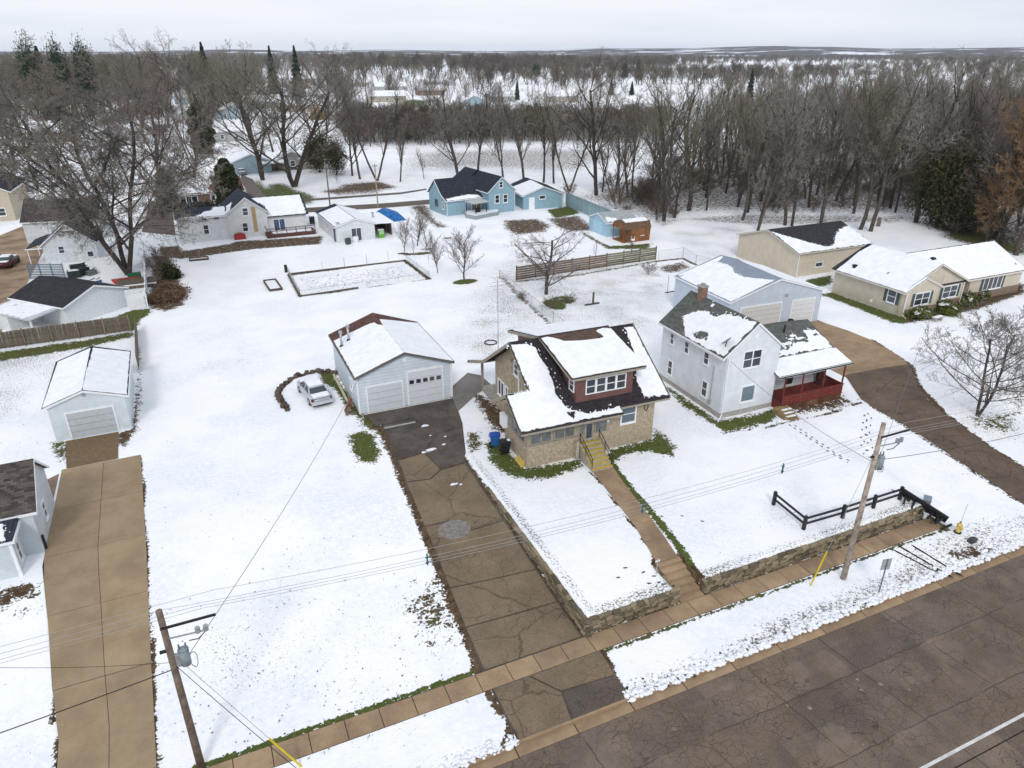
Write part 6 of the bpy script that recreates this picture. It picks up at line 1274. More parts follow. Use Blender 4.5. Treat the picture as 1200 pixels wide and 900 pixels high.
# blue fence
bf = thing('blue_fence', 'tall light blue board fence running from the blue garage to the sheds', 'fence')
a = Vector(P(663, 241)); b = Vector(P(731, 271)); n = 110
BFM = plain('blue_grey_board', (.27, .37, .41), .8, .15, 3, rv=.12); bpk = MB().box(-.12, -.02, 0, .12, .02, 2.5).build('fence_board', BFM, bf); BPK = bpk.data; bpy.data.objects.remove(bpk); dA = math.atan2(b.y - a.y, b.x - a.x)
n = int((b - a).length / .25)
for k in range(n):
    p = a.lerp(b, k / n); o = bpy.data.objects.new('fence_board', BPK); COL.objects.link(o); o.parent = bf; o.location = (p.x, p.y, 0); o.rotation_euler = (0, 0, dA)
MB().bar((a.x, a.y, 2.52), (b.x, b.y, 2.52), .12, .06).build('fence_cap', BFM, bf)
# back street poles
for px, py, h, lab in ((387, 243, 8.1, 'brown utility pole beside the carport garage on the back street'), (443, 243, 8.0, 'pale street pole near the blue house on the back street')):
    x, y = P(px, py); t = thing('utility_pole', lab, 'utility pole', (x, y, 0), 0, 'back street poles'); MB().cyl((0, 0, -.2), (0, 0, h), .15, .1, 8).build('pole', POLEW if px < 400 else POLEW2, t)
    MB().box(-.5, -.06, h - .4, .5, .06, h - .3).build('crossarm', WOODD, t)
# junk yard behind the black roofed garage
yr = thing('slatted_screen', 'blue grey slatted screen panels in the cluttered yard by the white cottage', 'screen')
a = Vector(P(36, 327)); b = Vector(P(77, 327)); 
for k in range(4): p = a.lerp(b, k / 3); MB().box(p.x - .08, p.y - .08, 0, p.x + .08, p.y + .08, 2.1).build('post', plain('blue_grey_post%d' % k, (.20, .25, .30), .7), yr)
for k in range(9): MB().bar((a.x, a.y - .09, .2 + k * .22), (b.x, b.y - .09, .2 + k * .22), .03, .13).build('slat', plain('blue_slat%d' % k, (.11, .15, .18), .8), yr)
JM = [plain('junk%d' % k, c, .7, .3) for k, c in enumerate(((.05, .08, .07), (.02, .03, .03), (.12, .14, .13), (.01, .08, .25), (.10, .05, .03), (.03, .06, .08)))]
JL = ['dark green crate in the cluttered yard, left of the trailer', 'black crate stacked in the cluttered yard by the cottage wall', 'grey box under snow in the cluttered yard', 'blue barrel-like tub behind the slatted screen', 'brown box among the yard clutter', 'teal box at the back of the yard clutter', 'dark bundle nearest the black roof in the yard', 'black chest below the cottage window', 'low grey box at the right of the yard clutter']
for k, (px, py) in enumerate(((88, 325), (97, 322), (84, 338), (50, 332), (104, 335), (108, 322), (100, 342), (92, 316), (112, 336))):
    x, y = P(px, py); t = thing('yard_crate', JL[k], 'crate', (x, y, 0), rnd.uniform(0, 1.5), 'clutter in the yard'); w_ = rnd.uniform(.5, 1.0); h_ = rnd.uniform(.5, 1.1)
    MB().box(-w_, -w_ * .6, 0, w_, w_ * .6, h_).build('body', JM[3] if k == 3 else JM[k % 3 if k % 2 else (k + 1) % 6], t); MB().bar((-w_ - .1, 0, h_ * .7), (w_ + .1, 0, h_ + .2), .08, .08).build('handle', BLACK, t)
    if k % 2 == 0: snow(t, [(-w_ * .8, -w_ * .5), (w_ * .8, -w_ * .5), (w_ * .8, w_ * .4), (-w_ * .8, w_ * .4)], lambda x, y, h_=h_: h_, .1, .08)
x, y = P(133, 317); wt = thing('white_fence_panels', 'white plastic fence panels between the cottage and the big tree trunk', 'fence', (x - 2.3, y - .5, 0), R(5))
for k in range(3): MB().box(k * 1.5, 0, 0, k * 1.5 + 1.45, .06, 2.0).build('fence_panel', WHITE, wt); MB().box(k * 1.5 - .05, -.05, 0, k * 1.5 + .05, .1, 2.1).build('fence_post', WHITE, wt)
x, y = P(148, 331); rc = thing('red_canoe', 'red boat-like tub with a green cover lying below the big tree trunk', 'tub', (x, y, 0), R(5)); MB().prism([(-1.2, -.5, 0), (1.2, -.5, 0), (1.6, -.3, .5), (-1.6, -.3, .5)], (0, .9, 0)).build('hull', plain('red_hull', (.38, .04, .03), .5), rc); MB().box(.3, .4, .3, 1.9, 1.1, .9).build('cover', plain('green_cover', (.02, .12, .06), .7), rc)
x, y = P(143, 340); pl = thing('snowy_platform', 'low grey platform with white edge beside the big tree', 'platform', (x, y, 0)); MB().box(-.5, 0, 0, 4.0, 3.2, .5).build('deck', WOODG, pl); MB().box(-.5, -.06, .42, 4.0, 0, .56).build('edge_board', WHITE, pl)
# cars and bins in the far left yard
def far_car(label, px, py, rz, col, group='snow covered cars parked in the far left yard', w=1.8, l=4.6):
    x, y = P(px, py); t = thing('parked_car', label, 'car', (x, y, 0), rz, group)
    loft('body', [(0, bs(.8, .3, .75, .8)), (.5, bs(.89, .22, .9, .98)), (2.3, bs(.91, .2, .92, .95)), (4.2, bs(.88, .24, .82, .86)), (4.6, bs(.66, .3, .6, .64))], col, t)
    loft('windows', [cab(.8, 1.0, .7), cab(1.35, 1.36, .62), cab(2.6, 1.42, .62), cab(3.5, .98, .7)], GLASS, t)
    snow(t, [(-.6, 1.3), (.6, 1.3), (.6, 2.7), (-.6, 2.7)], lambda x, y: 1.40, .12, .04, name='cabin_snow'); snow(t, [(-.68, .05), (.68, .05), (.7, .8), (-.7, .8)], lambda x, y: .97, .1, .03, name='boot_snow'); snow(t, [(-.66, 3.5), (.66, 3.5), (.6, 4.5), (-.6, 4.5)], lambda x, y: .90, .1, .03, name='bonnet_snow')
    for sx in (-1, 1):
        for yy in (.9, 3.7): MB().cyl((sx * .72, yy, .32), (sx * .92, yy, .32), .32, n=10).build('wheel', CDK, t)
NAVY = plain('navy_paint', (.02, .04, .09), .3); GR = plain('grey_paint', (.2, .22, .24), .3); 
far_car('blue car with snow on it beside the cream house wall', 12, 238, R(20), NAVY); far_car('snowy car nearest the dark roof in the far left yard', 26, 232, R(60), GR); far_car('white snowy car at the back of the far left yard', 20, 222, R(70), CP)
far_car('grey snowy car, second from the back in the far left yard', 40, 224, R(75), GR); far_car('snowy car behind the branches of the big tree', 52, 218, R(72), CP); far_car('silver snowy car at the far side of the yard', 34, 214, R(78), GR)
far_car('silver car parked in the far carport driveway', 285, 206, R(0), GR, None); far_car('snow capped car parked beside the mud drive at the left edge', 4, 316, R(-8), plain('maroon_paint', (.08, .02, .02), .3), None)
x, y = P(12, 247); t = thing('blue_dumpster', 'bright blue skip beside the cream house at the left edge', 'skip', (x, y, 0), R(5)); MB().box(-.9, -.7, .1, .9, .7, 1.3).build('body', plain('skip_blue', (.01, .08, .35), .5), t); MB().box(-.95, -.75, 1.3, .95, .75, 1.38).build('lid', BLACK, t)
x, y = P(518, 690 - 400); 
# garden things in the right back yard
t = thing('clothes_post', 'thin grey clothes post in the snow behind the white house', 'post', (*P(782, 343), 0)); MB().cyl((0, 0, 0), (0, 0, 2.3), .04).build('post', GALV, t); MB().bar((-.3, 0, .05), (1.3, 0, .05), .15, .08).build('foot_board', WOODD, t)
t = thing('garden_post', 'short dark post among purple twigs in the back garden', 'post', (*P(695, 356), 0)); MB().cyl((0, 0, 0), (0, 0, 1.4), .12).build('post', WOODD, t); MB().bar((-1.2, -.2, .08), (.7, -.2, .08), .2, .16).build('log', WOODD, t)
t = thing('tree_stump', 'pale tree stump standing in the snow between leaning trunks', 'stump', (*P(1029, 265), 0)); MB().cyl((0, 0, -.1), (0, 0, 1.4), .35, .3, 10).build('stump', WOODG, t)
t = thing('garden_bench', 'white stone bench at the foot of the clipped shrubs by the tan house', 'bench', (*P(1098, 376), 0), R(3)); MB().box(-.7, -.25, .35, .7, .25, .5).build('seat', CONC_G, t); MB().box(-.6, -.2, 0, -.4, .2, .35).build('leg', CONC_G, t); MB().box(.4, -.2, 0, .6, .2, .35).build('leg', CONC_G, t); snow(t, [(-.68, -.23), (.68, -.23), (.68, .23), (-.68, .23)], lambda x, y: .5, .06, .02)
t = thing('dark_bin', 'dark bin standing between the white farmhouse and the carport garage', 'bin', (*P(366, 262), 0)); MB().box(-.4, -.4, .05, .4, .4, 1.1).build('body', BLACK, t); MB().box(-.43, -.45, 1.1, .43, .43, 1.18).build('lid', NAVY, t)
t = thing('bare_wire_post', 'thin antenna-like marker post in front of the walk steps', 'post', (*P(769, 673, 0), 0)); MB().cyl((0, 0, 0), (0, 0, 1.15), .025).build('post', GALV, t); MB().bar((-.15, 0, .95), (.15, 0, .95), .03, .1).build('plate', WHITE, t)
for k, (px, py, lab) in enumerate(((398, 283, 'barbecue grill left of the sliding doors of the carport garage'), (408, 286, 'dark plant tub beside the sliding doors of the carport garage'), (417, 284, 'white tub in front of the sliding doors of the carport garage'))):
    t = thing('patio_item', lab, 'patio item', (*P(px, py), 0)); MB().lathe([(.01, 0), (.4, 0), (.5, .5), (.45, .9), (.01, .95)], n=10).build('tub', (BLACK, JM[0], WHITE)[k], t); MB().bar((-.4, 0, .9), (.4, 0, 1.1), .1, .06).build('lid_bar', GALV, t)
# snow lumps thrown up along the kerb, footprints and tyre marks
def lumps(n, fn, name, mat, r0, r1, flat=.6, seed=1):
    r = random.Random(seed); V = []; F_ = []
    bm = bmesh.new(); bmesh.ops.create_icosphere(bm, subdivisions=1, radius=1); bv = [v.co.copy() for v in bm.verts]; bf_ = [[v.index for v in f.verts] for f in bm.faces]; bm.free()
    for _ in range(n):
        x, y, z = fn(r); s_ = r0 + (r1 - r0) * r.random() ** 2; b = len(V)
        for v in bv: k = s_ * r.uniform(.7, 1.25); V.append((x + v.x * k * 1.2, y + v.y * k, z + v.z * k * flat))
        F_ += [tuple(i + b for i in f) for f in bf_]
    me_ = bpy.data.meshes.new(name); me_.from_pydata(V, [], F_); me_.shade_smooth(); return link(name, me_, mat, kind='stuff')
def kfn(r):
    s = r.uniform(14.9, 50) if r.random() < .72 else r.uniform(-8, 9.2); t = 19.85 + abs(r.gauss(0, .28)); return (s, t, -1.0)
lumps(1900, kfn, 'ploughed_snow', SNOW, .05, .17)
lumps(500, lambda r: (r.uniform(15, 60), 19.8 + abs(r.gauss(0, .35)), -1.0), 'kerb_gravel', plain('gravel', (.05, .045, .04), .95, .4), .025, .075, seed=5)
FT_ = plain('trodden_grass', (.09, .085, .065), .95, .4)
fp = MB(); r = random.Random(3)
def prints(pts, step, z=.0, w=.07, l=.15, side=.15, name='footprints'):
    k = 0
    for (a, b) in zip(pts[:-1], pts[1:]):
        A = Vector(P(*a)); B_ = Vector(P(*b)); n = int((B_ - A).length / step); d = (B_ - A).normalized(); nn = Vector((-d.y, d.x))
        for i in range(n):
            p = A.lerp(B_, i / n) + nn * side * (1 if k % 2 else -1) + Vector((r.uniform(-.06, .06), r.uniform(-.06, .06))); k += 1; q = []
            for j in range(7): an = j * 2 * math.pi / 7; v = p + d * l * math.cos(an) * r.uniform(.7, 1.2) + nn * w * math.sin(an) * r.uniform(.7, 1.2); q.append((v.x, v.y, gzs(v.x, v.y) + .012))
            fp.add(q, [tuple(range(7))])
prints([(928, 498), (975, 530), (1012, 552), (1040, 568), (1062, 583)], .3); prints([(1020, 482), (1018, 500), (1022, 520), (1024, 532)], .5); prints([(1016, 484), (1012, 510), (1020, 534)], .6)
prints([(722, 672), (750, 668), (768, 660), (795, 684)], .7, side=.3); prints([(760, 680), (792, 680), (770, 690)], .35, side=.3); prints([(775, 604), (800, 606), (845, 612)], .9, l=.14)
fp.build('footprints', FT_, kind='stuff')
tk = MB()
for (a, b, n) in (((1055, 641), (1115, 676), 34), ((1070, 640), (1127, 675), 34), ((1048, 645), (1100, 672), 16)):
    A = Vector(P(*a, -1)); B_ = Vector(P(*b, -1)); d = (B_ - A).normalized(); nn = Vector((-d.y, d.x))
    for i in range(n):
        if r.random() < .2: continue
        p = A.lerp(B_, i / n); q = []
        for j in range(6): an = j * math.pi / 3; v = p + d * .26 * math.cos(an) + nn * .07 * math.sin(an) * r.uniform(.5, 1.4); q.append((v.x, v.y, -.985))
        tk.add(q, [tuple(range(6))])
tk.build('tyre_marks', FT_, kind='stuff')
# leaf litter specks, tiny, scattered on the lawns
lt = MB(); r = random.Random(11)
for _ in range(900):
    zone = r.random()
    if zone < .35: x, y = P(r.uniform(560, 800), r.uniform(300, 420))
    elif zone < .55: x, y = P(r.uniform(0, 160), r.uniform(400, 520))
    elif zone < .8: x, y = P(r.uniform(180, 560), r.uniform(380, 800), -.4)
    else: x, y = P(r.uniform(190, 560), r.uniform(700, 880), -.9)
    if 9 < x < 15.5 and y < 53 or y < 24.6: continue
    s_ = r.uniform(.02, .055); z = gzs(x, y) + .02; a = r.uniform(0, 6)
    lt.add([(x + s_ * math.cos(a + k * 1.57) * r.uniform(.5, 1.3), y + s_ * math.sin(a + k * 1.57) * r.uniform(.5, 1.3), z + r.uniform(0, .02)) for k in range(4)], [(0, 1, 2, 3)])
lt.build('leaf_litter', plain('dead_leaf', (.09, .06, .035), .95, .4), kind='stuff')
# ---------------------------------------------------------------- trees
def seg_mesh(name, segs, n, mat):
    """segments (p0, p1, r0, r1) -> prisms with n sides"""
    a = np.array([(*s[0], *s[1], s[2], s[3]) for s in segs], float); p0, p1 = a[:, :3], a[:, 3:6]; r0, r1 = a[:, 6], a[:, 7]
    d = p1 - p0; d /= np.linalg.norm(d, axis=1, keepdims=True) + 1e-9
    ref = np.where(np.abs(d[:, 2:3]) > .9, np.array([[1., 0, 0]]), np.array([[0, 0, 1.]])); u = np.cross(d, ref); u /= np.linalg.norm(u, axis=1, keepdims=True); v = np.cross(d, u)
    th = np.arange(n) * 2 * np.pi / n; ring = u[:, None] * np.cos(th)[None, :, None] + v[:, None] * np.sin(th)[None, :, None]
    V = np.concatenate([p0[:, None] + ring * r0[:, None, None], p1[:, None] + ring * r1[:, None, None]], 1).reshape(-1, 3)
    k = np.arange(len(a)) * 2 * n; q = np.stack([np.stack([k + i, k + (i + 1) % n, k + n + (i + 1) % n, k + n + i], -1) for i in range(n)], 1).reshape(-1, 4)
    me = fast_mesh(bpy.data.meshes.new(name), V, q); me.materials.append(mat)
    if n > 3: me.shade_smooth()
    return me
def grow(seed, H_=18, clear=.3, spread=.9, up=.35, limbs=11, r0=.32, counts=(6, 5, 4), ratio=(.55, .5, .45), ang=(48, 42, 45), lean=0, fork=0, tw=.016, wob=.14, top=1.0, droop=0, dark2=True):
    r = random.Random(seed); T_, Cr = [], []
    def branch(p, d, L_, rad, lvl, nseg, kids):
        st = L_ / nseg; pts = [(p, rad)]
        for i in range(nseg):
            tr = up if lvl < 3 else up * .5
            d = (d + Vector((r.uniform(-1, 1), r.uniform(-1, 1), r.uniform(-1, 1))) * wob + Vector((0, 0, tr * .22 - droop * (lvl > 1) * .15))).normalized()
            q = p + d * st; r2 = max(tw * .7, rad * (1 - (i + 1) / nseg * (.65 if lvl else .5)))
            (T_ if lvl <= 1 or (lvl == 2 and dark2) else Cr).append((p, q, rad if i == 0 else pts[-1][1], r2)); p = q; pts.append((q, r2))
            f = (i + 1) / nseg
            if lvl < len(counts) + 1 and kids:
                nk = kids[i] if isinstance(kids, list) else kids / nseg
                nk = int(nk) + (r.random() < nk - int(nk))
                for _ in range(nk):
                    a = R(ang[min(lvl, 2)]) * r.uniform(.65, 1.3); az = r.uniform(0, 6.283); e1 = d.orthogonal().normalized(); e2 = d.cross(e1)
                    nd = (d * math.cos(a) + (e1 * math.cos(az) + e2 * math.sin(az)) * math.sin(a)).normalized()
                    if lvl == 0:
                        nd = Vector((math.cos(az) * spread * math.sin(a), math.sin(az) * spread * math.sin(a), math.cos(a) + .1)).normalized()
                        ll = H_ * ratio[0] * r.uniform(.75, 1.15) * (1.1 - .45 * (f - clear) / (1 - clear)) * top
                    else: ll = L_ * ratio[min(lvl, 2)] * r.uniform(.6, 1.15) * (1.15 - .5 * f)
                    base_ = p - d * st * r.random() * .8
                    nx = lvl + 1; nseg2 = (0, 5, 4, 3, 2, 1, 1)[nx] if nx <= len(counts) or nx < 4 else 1
                    kk = counts[nx - 1] if nx - 1 < len(counts) else 0
                    if nx == 1: kk = [0] + [counts[0] / (nseg2 - 1)] * (nseg2 - 1)
                    branch(base_, nd, ll, max(tw, r2 * (.5 if lvl == 0 else .5)), nx, nseg2, kk)
    ns = 8; kids = [0] * ns; k0 = int(clear * ns)
    for i in range(k0, ns): kids[i] = limbs / (ns - k0)
    stems = 1 + fork
    for s_ in range(stems):
        a = s_ * 6.283 / max(1, stems) + r.random(); fk = .28 if H_ < 22 else .17; d = Vector((lean + (fk * math.cos(a) if fork else 0), (fk * math.sin(a) if fork else 0), 1)).normalized()
        kk = [k / stems * 1.25 for k in kids] if fork else kids
        branch(Vector((0, 0, -.2)), d, H_ * .86, r0 if not fork else r0 * .75, 0, ns, kk)
    return T_, Cr
def twigm(name, c, rv=.25):
    m = NT(name, .95, .05); rr = m.rand()
    col = m.mix(rr, sc(c, 1 - rv), sc(c, 1 + rv)); col = m.mix(m.math('MULTIPLY', m.ramp(m.noise(.35, 2), .35, .65), .4), col, sc(c, .6))
    return m.col(col)
BARKM = plain('grey_bark', (.075, .062, .052), .95, .35, 2, .6, 10, rv=.25)
TWG = twigm('grey_brown_twigs', (.29, .26, .225)); TWP = twigm('purple_twigs', (.32, .265, .27), .1); TWO = twigm('olive_twigs', (.22, .21, .14)); TWR = twigm('reddish_twigs', (.25, .19, .165)); TWX = twigm('orange_leafy_twigs', (.30, .19, .10), .12)
TWF = twigm('far_twigs', (.135, .11, .095), .4)
def tree_proto(seed, mt, name='bare_tree', **kw):
    T_, Cr = grow(seed, **kw); return (seg_mesh('trunk', T_, 6, BARKM), seg_mesh('crown', Cr, 3, mt))
WOODK = dict(H_=18, clear=.34, spread=.9, up=.5, limbs=14, r0=.25, counts=(6, 6, 4, 2), ratio=(.42, .5, .5), ang=(42, 40, 48), tw=.013, wob=.17)
WIDE = dict(H_=18, clear=.22, spread=1.1, up=.4, limbs=14, r0=.36, counts=(7, 6, 4, 2), ratio=(.52, .52, .5), ang=(54, 44, 48), tw=.014, wob=.17)
PV = {}
for k in range(5): PV['w%d' % k] = tree_proto(100 + k, (TWG, TWO, TWG, TWR, TWG)[k], **WOODK)
for k in range(4): PV['b%d' % k] = tree_proto(200 + k, (TWG, TWG, TWR, TWO)[k], **dict(WIDE, fork=(0, 1, 0, 1)[k]))
for k in range(2): PV['t%d' % k] = tree_proto(300 + k, TWG, **dict(WOODK, clear=.3, spread=.5, limbs=15, ratio=(.33, .5, .5), fork=k))
def bare_tree(proto, label, x, y, h, wscale=1., group=None, rz=None, z=None, name='bare_tree', mats=None):
    t = thing(name, label, 'tree', (x, y, gzs(x, y) if z is None else z), rnd.uniform(0, 6.28) if rz is None else rz, group)
    k = h / 18.0; t.scale = (k * wscale, k * wscale, k)
    for nm, me in zip(('trunk', 'crown'), PV[proto] if isinstance(proto, str) else proto):
        o = bpy.data.objects.new(nm, me); COL.objects.link(o); o.parent = t
    return t
def HT(px, py, top):   # height of something standing at px, py whose top the photograph shows at row top
    x, y = P(px, py); d = x * math.sin(YAW) + y * math.cos(YAW); b = (450 - top) / FOC; c, s = math.cos(PITCH), math.sin(PITCH)
    return CH + d * (-s + b * c) / (c + b * s)
# giant tree on the left
gx0, gy0 = P(151, 322)
gt = tree_proto(11, twigm('giant_tree_twigs', (.23, .20, .17), .05), H_=25, clear=.2, spread=1.25, up=.28, limbs=32, r0=.45, counts=(10, 9, 6, 4), ratio=(.56, .5, .48), ang=(58, 48, 50), fork=2, tw=.02, wob=.2, droop=.6)
t = thing('giant_bare_tree', 'huge spreading leafless tree with several thick trunks above the white cottage', 'tree', (gx0, gy0, 0), 1.1)
for nm, me in zip(('trunk', 'crown'), gt): o = bpy.data.objects.new(nm, me); COL.objects.link(o); o.parent = t
t.scale = (1.05, 1.05, 1.0)
# single trees one can point to: base pixel, top row, proto, width factor, label
SINGLE = [
 (345, 219, 78, 'b1', 1.55, 'pale branched bare tree forking low, standing in the verge of the back street'), (308, 211, 82, 'b3', 1.45, 'dark trunked bare tree beside the far driveway'),
 (442, 212, 88, 't1', 1.0, 'tall twin-stemmed bare tree right of the pale street pole'), (469, 213, 130, 't0', .9, 'slim small bare tree in the field left of the blue house'), (497, 210, 172, 't0', .8, 'small thin sapling in the field left of the blue house'),
 (413, 206, 120, 'b2', .9, 'reddish bare tree behind the brown utility pole'), (422, 210, 95, 't0', 1.0, 'straight slender bare tree left of the twin-stemmed one'), (537, 209, 88, 'b1', .85, 'large bare tree directly behind the navy roofed house'),
 (560, 201, 92, 'b0', .75, 'spreading bare tree behind the front gable of the blue house'), (590, 214, 108, 't1', 1.1, 'dark bare tree between the blue house and the blue garage'), (614, 214, 100, 't0', 1.1, 'bare tree behind the left corner of the blue garage'),
 (637, 214, 105, 'w1', 1.0, 'bare tree behind the middle of the blue garage'), (649, 215, 118, 't0', 1.0, 'thin bare tree behind the right side of the blue garage'), (667, 224, 100, 't1', 1.0, 'bare tree at the start of the light blue fence'),
 (699, 229, 76, 'b0', .85, 'tallest thick bare tree behind the light blue fence'), (722, 226, 120, 'w0', 1.0, 'slender bare tree behind the sheds'), (735, 232, 110, 'w3', 1.0, 'reddish bare tree behind the brown shed'),
 (778, 259, 88, 'b3', .9, 'ivy based bare tree at the corner of the wood right of the brown shed'), (807, 247, 86, 'b0', .9, 'thick dark bare tree at the wood edge left of the row of trunks'),
 (870, 258, 110, 'w1', 1.0, 'slim straight trunk at the wood edge, left of the forked tree'), (888, 270, 98, 'b1', .7, 'forked bare tree just behind the tan garage roof, left end'), (920, 264, 100, 'w0', 1.1, 'leaning bare tree behind the middle of the tan garage'), (928, 265, 120, 'w2', .9, 'thin trunk beside the leaning bare tree'),
 (962, 261, 92, 'w4', 1.1, 'bare tree with a fallen limb at its foot behind the tan garage'), (1008, 269, 92, 'w1', 1.1, 'left one of two trunks leaning right behind the tan garages'), (1020, 271, 88, 'w0', 1.15, 'right one of two trunks leaning right near the pale stump'),
 (1001, 241, 96, 'w3', 1.0, 'bare tree deeper in the wood behind the leaning pair'), (1035, 239, 90, 'w2', 1.0, 'dark trunk standing on the snowy slope at the wood edge'), (1043, 244, 92, 'w4', 1.0, 'leaning dark trunk on the snowy slope, right of the straight one'),
 (1073, 261, 84, 'w0', 1.2, 'thick dark trunk at the left of the dark evergreens'), (1190, 299, 120, 'o', 1.0, 'rusty orange-brown twiggy tree at the right edge of the lawn'), (1165, 280, 30, 't0', .8, 'very tall pale topped tree at the right edge of the wood'), (1195, 265, 36, 't1', .8, 'very tall bare tree cut by the right edge of the picture'), (1148, 262, 44, 't0', .7, 'tall thin treetop rising above the horizon at the right'),
 (395, 215, 205, 'b0', .9, 'small dark crooked tree in the verge left of the brown utility pole'),
 (190, 255, 92, 'b2', .9, 'reddish bare tree behind the farmhouse roof'), (230, 225, 84, 'b0', .9, 'bare tree behind the red brick house'), (18, 200, 78, 'b0', .9, 'bare tree in the far left yard'), (45, 222, 100, 'w0', 1.0, 'bare tree behind the parked cars'), (8, 175, 70, 'b2', .8, 'bare tree at the left edge of the picture'),
 (167, 150, 48, 'b0', 1.0, 'rounded bare treetop on the skyline behind the giant tree'), (198, 150, 49, 'b2', 1.0, 'dark bare treetop on the skyline right of the rounded one'), (225, 148, 52, 't0', 1.1, 'narrow bare treetop on the skyline left of the pointed spruce'), (292, 150, 55, 'b1', .9, 'bare skyline tree between two dark spruces'), (385, 140, 60, 'b2', 1.0, 'reddish bare tree near the yellow willow shrub'), (412, 150, 62, 'b0', 1.0, 'bare tree above the round yellow shrub, nearer the brush'),
 (1172, 287, 175, 'o', 1.2, 'lower orange twiggy tree left of the rusty one'), (1205, 292, 150, 'o', 1.2, 'orange twiggy tree cut by the right edge'), (1158, 283, 150, 'b2', .8, 'brown leafless tree beside the dark evergreens at the right'), (1140, 268, 100, 'w3', 1.1, 'reddish tree rising from behind the dark evergreens'), (1100, 262, 95, 'w0', 1.1, 'bare tree standing among the dark evergreens'),
]
PV['o'] = tree_proto(400, TWX, **dict(WIDE, up=.6, limbs=20, counts=(8, 7, 6, 3), tw=.02, ratio=(.42, .5, .5)))
for px, py, top, pr, ws, lab in SINGLE:
    x, y = P(px, py); h = HT(px, py, top)
    bare_tree(pr, lab, x, y, h, ws, name='leafy_tree' if pr == 'o' else 'bare_tree')
# the medium trees near the houses
med = tree_proto(501, TWP, H_=8.0, clear=.22, spread=1.25, up=.22, limbs=16, r0=.2, counts=(7, 6, 4), ratio=(.64, .55, .5), ang=(66, 44, 46), tw=.010, dark2=False); PV['med'] = med
t = bare_tree('med', 'medium bare tree with purple tinted twigs in front of the plank fence', *P(640, 345), 18, 1.0); t.scale = (1.15, 1.15, 1)
PV['rt'] = tree_proto(502, twigm('bare_maple_twigs', (.27, .24, .225), .05), H_=8.4, clear=.22, spread=1.25, up=.3, limbs=20, r0=.17, counts=(8, 7, 5), ratio=(.62, .52, .5), ang=(60, 44, 46), tw=.012, fork=1, dark2=False)
t = bare_tree('rt', 'open grown bare tree in the snow in front of the tan house, right edge', *P(1148, 480), 18, 1.0, rz=2.0); t.scale = (1.1, 1.1, 1.02)
PV['yg'] = tree_proto(503, TWP, H_=5.2, clear=.22, spread=.95, up=.55, limbs=20, r0=.08, counts=(8, 5, 3), ratio=(.58, .5, .45), ang=(44, 34, 40), tw=.010)
PV['yg2'] = tree_proto(504, TWP, H_=5.0, clear=.2, spread=.8, up=.6, limbs=12, r0=.07, counts=(5, 4), ratio=(.45, .45, .4), ang=(45, 35, 40), tw=.010)
for px, py, top, pr, w_, lab in ((544, 327, 277, 'yg', 1.25, 'vase shaped young bare tree alone on a green patch'), (474, 295, 262, 'yg', .95, 'young bare fruit tree nearest the carport'), (485, 300, 274, 'yg2', .6, 'short young fruit tree left of the middle of the cluster'), (489, 288, 253, 'yg', 1.2, 'widest young fruit tree at the back of the cluster'), (499, 294, 262, 'yg2', 1.3, 'young fruit tree with a dark base right of the widest one'), (502, 309, 290, 'yg2', .4, 'tiny sapling with a guard inside the fruit tree cluster'), (513, 320, 280, 'yg', .85, 'slim young fruit tree nearest the vegetable plot corner')):
    x, y = P(px, py); t = bare_tree(pr, lab, x, y, 18, 1, name='young_tree'); k = HT(px, py, top) / 5.2; t.scale = (k * w_, k * w_, k)
x, y = P(740, 296); t = bare_tree('yg2', 'low crooked bare fruit tree in front of the brown shed', x, y, 18); t.scale = (1.1, 1.1, .45)
x, y = P(698, 302); t = bare_tree('yg2', 'thin bare shrub-like sapling behind the plank fence', x, y, 18); t.scale = (.4, .4, .5)
# ---------------------------------------------------------------- foliage: evergreens, shrubs, brush
def leafcloud(seed, n, shape, s0, s1, mat, name='foliage'):
    r = np.random.default_rng(seed); P_ = shape(r, n); s = r.uniform(s0, s1, (n, 1)); a = r.normal(size=(n, 3)); a /= np.linalg.norm(a, axis=1, keepdims=True); b = np.cross(a, r.normal(size=(n, 3))); b /= np.linalg.norm(b, axis=1, keepdims=True)
    V = np.stack([P_ - a * s, P_ + b * s * .7, P_ + a * s, P_ - b * s * .5], 1).reshape(-1, 3); q = np.arange(4 * n).reshape(-1, 4)
    me = fast_mesh(bpy.data.meshes.new(name), V, q); me.materials.append(mat); return me
def leafm(name, c, v=.5):
    m = NT(name, .8, .15); return m.col(m.mix(m.ramp(m.noise(1.2, 4), .3, .7), sc(c, 1 - v), sc(c, 1 + v)))
EG = leafm('spruce_green', (.025, .048, .022)); EG2 = leafm('cedar_green', (.035, .042, .015)); OLV = leafm('olive_evergreen', (.075, .075, .02)); BRS = leafm('dead_brush', (.15, .095, .06)); YW = leafm('willow_yellow', (.30, .19, .04)); SHG = leafm('clipped_green', (.10, .115, .03))
def cone_shape(h, w, tiers=12, base=.08):
    def f(r, n):
        z = r.random(n) ** .75; z = base + (1 - base) * (1 - z); tier = np.abs(((z * tiers) % 1) - .5) * 2
        rad = (1 - z) ** .85 * w * (.55 + .45 * tier) * (.35 + .65 * np.sqrt(r.random(n))); a = r.random(n) * 6.283
        rad *= 1 + .18 * np.sin(a * 5 + z * 23)
        return np.stack([rad * np.cos(a), rad * np.sin(a), z * h - rad * .22], -1)
    return f
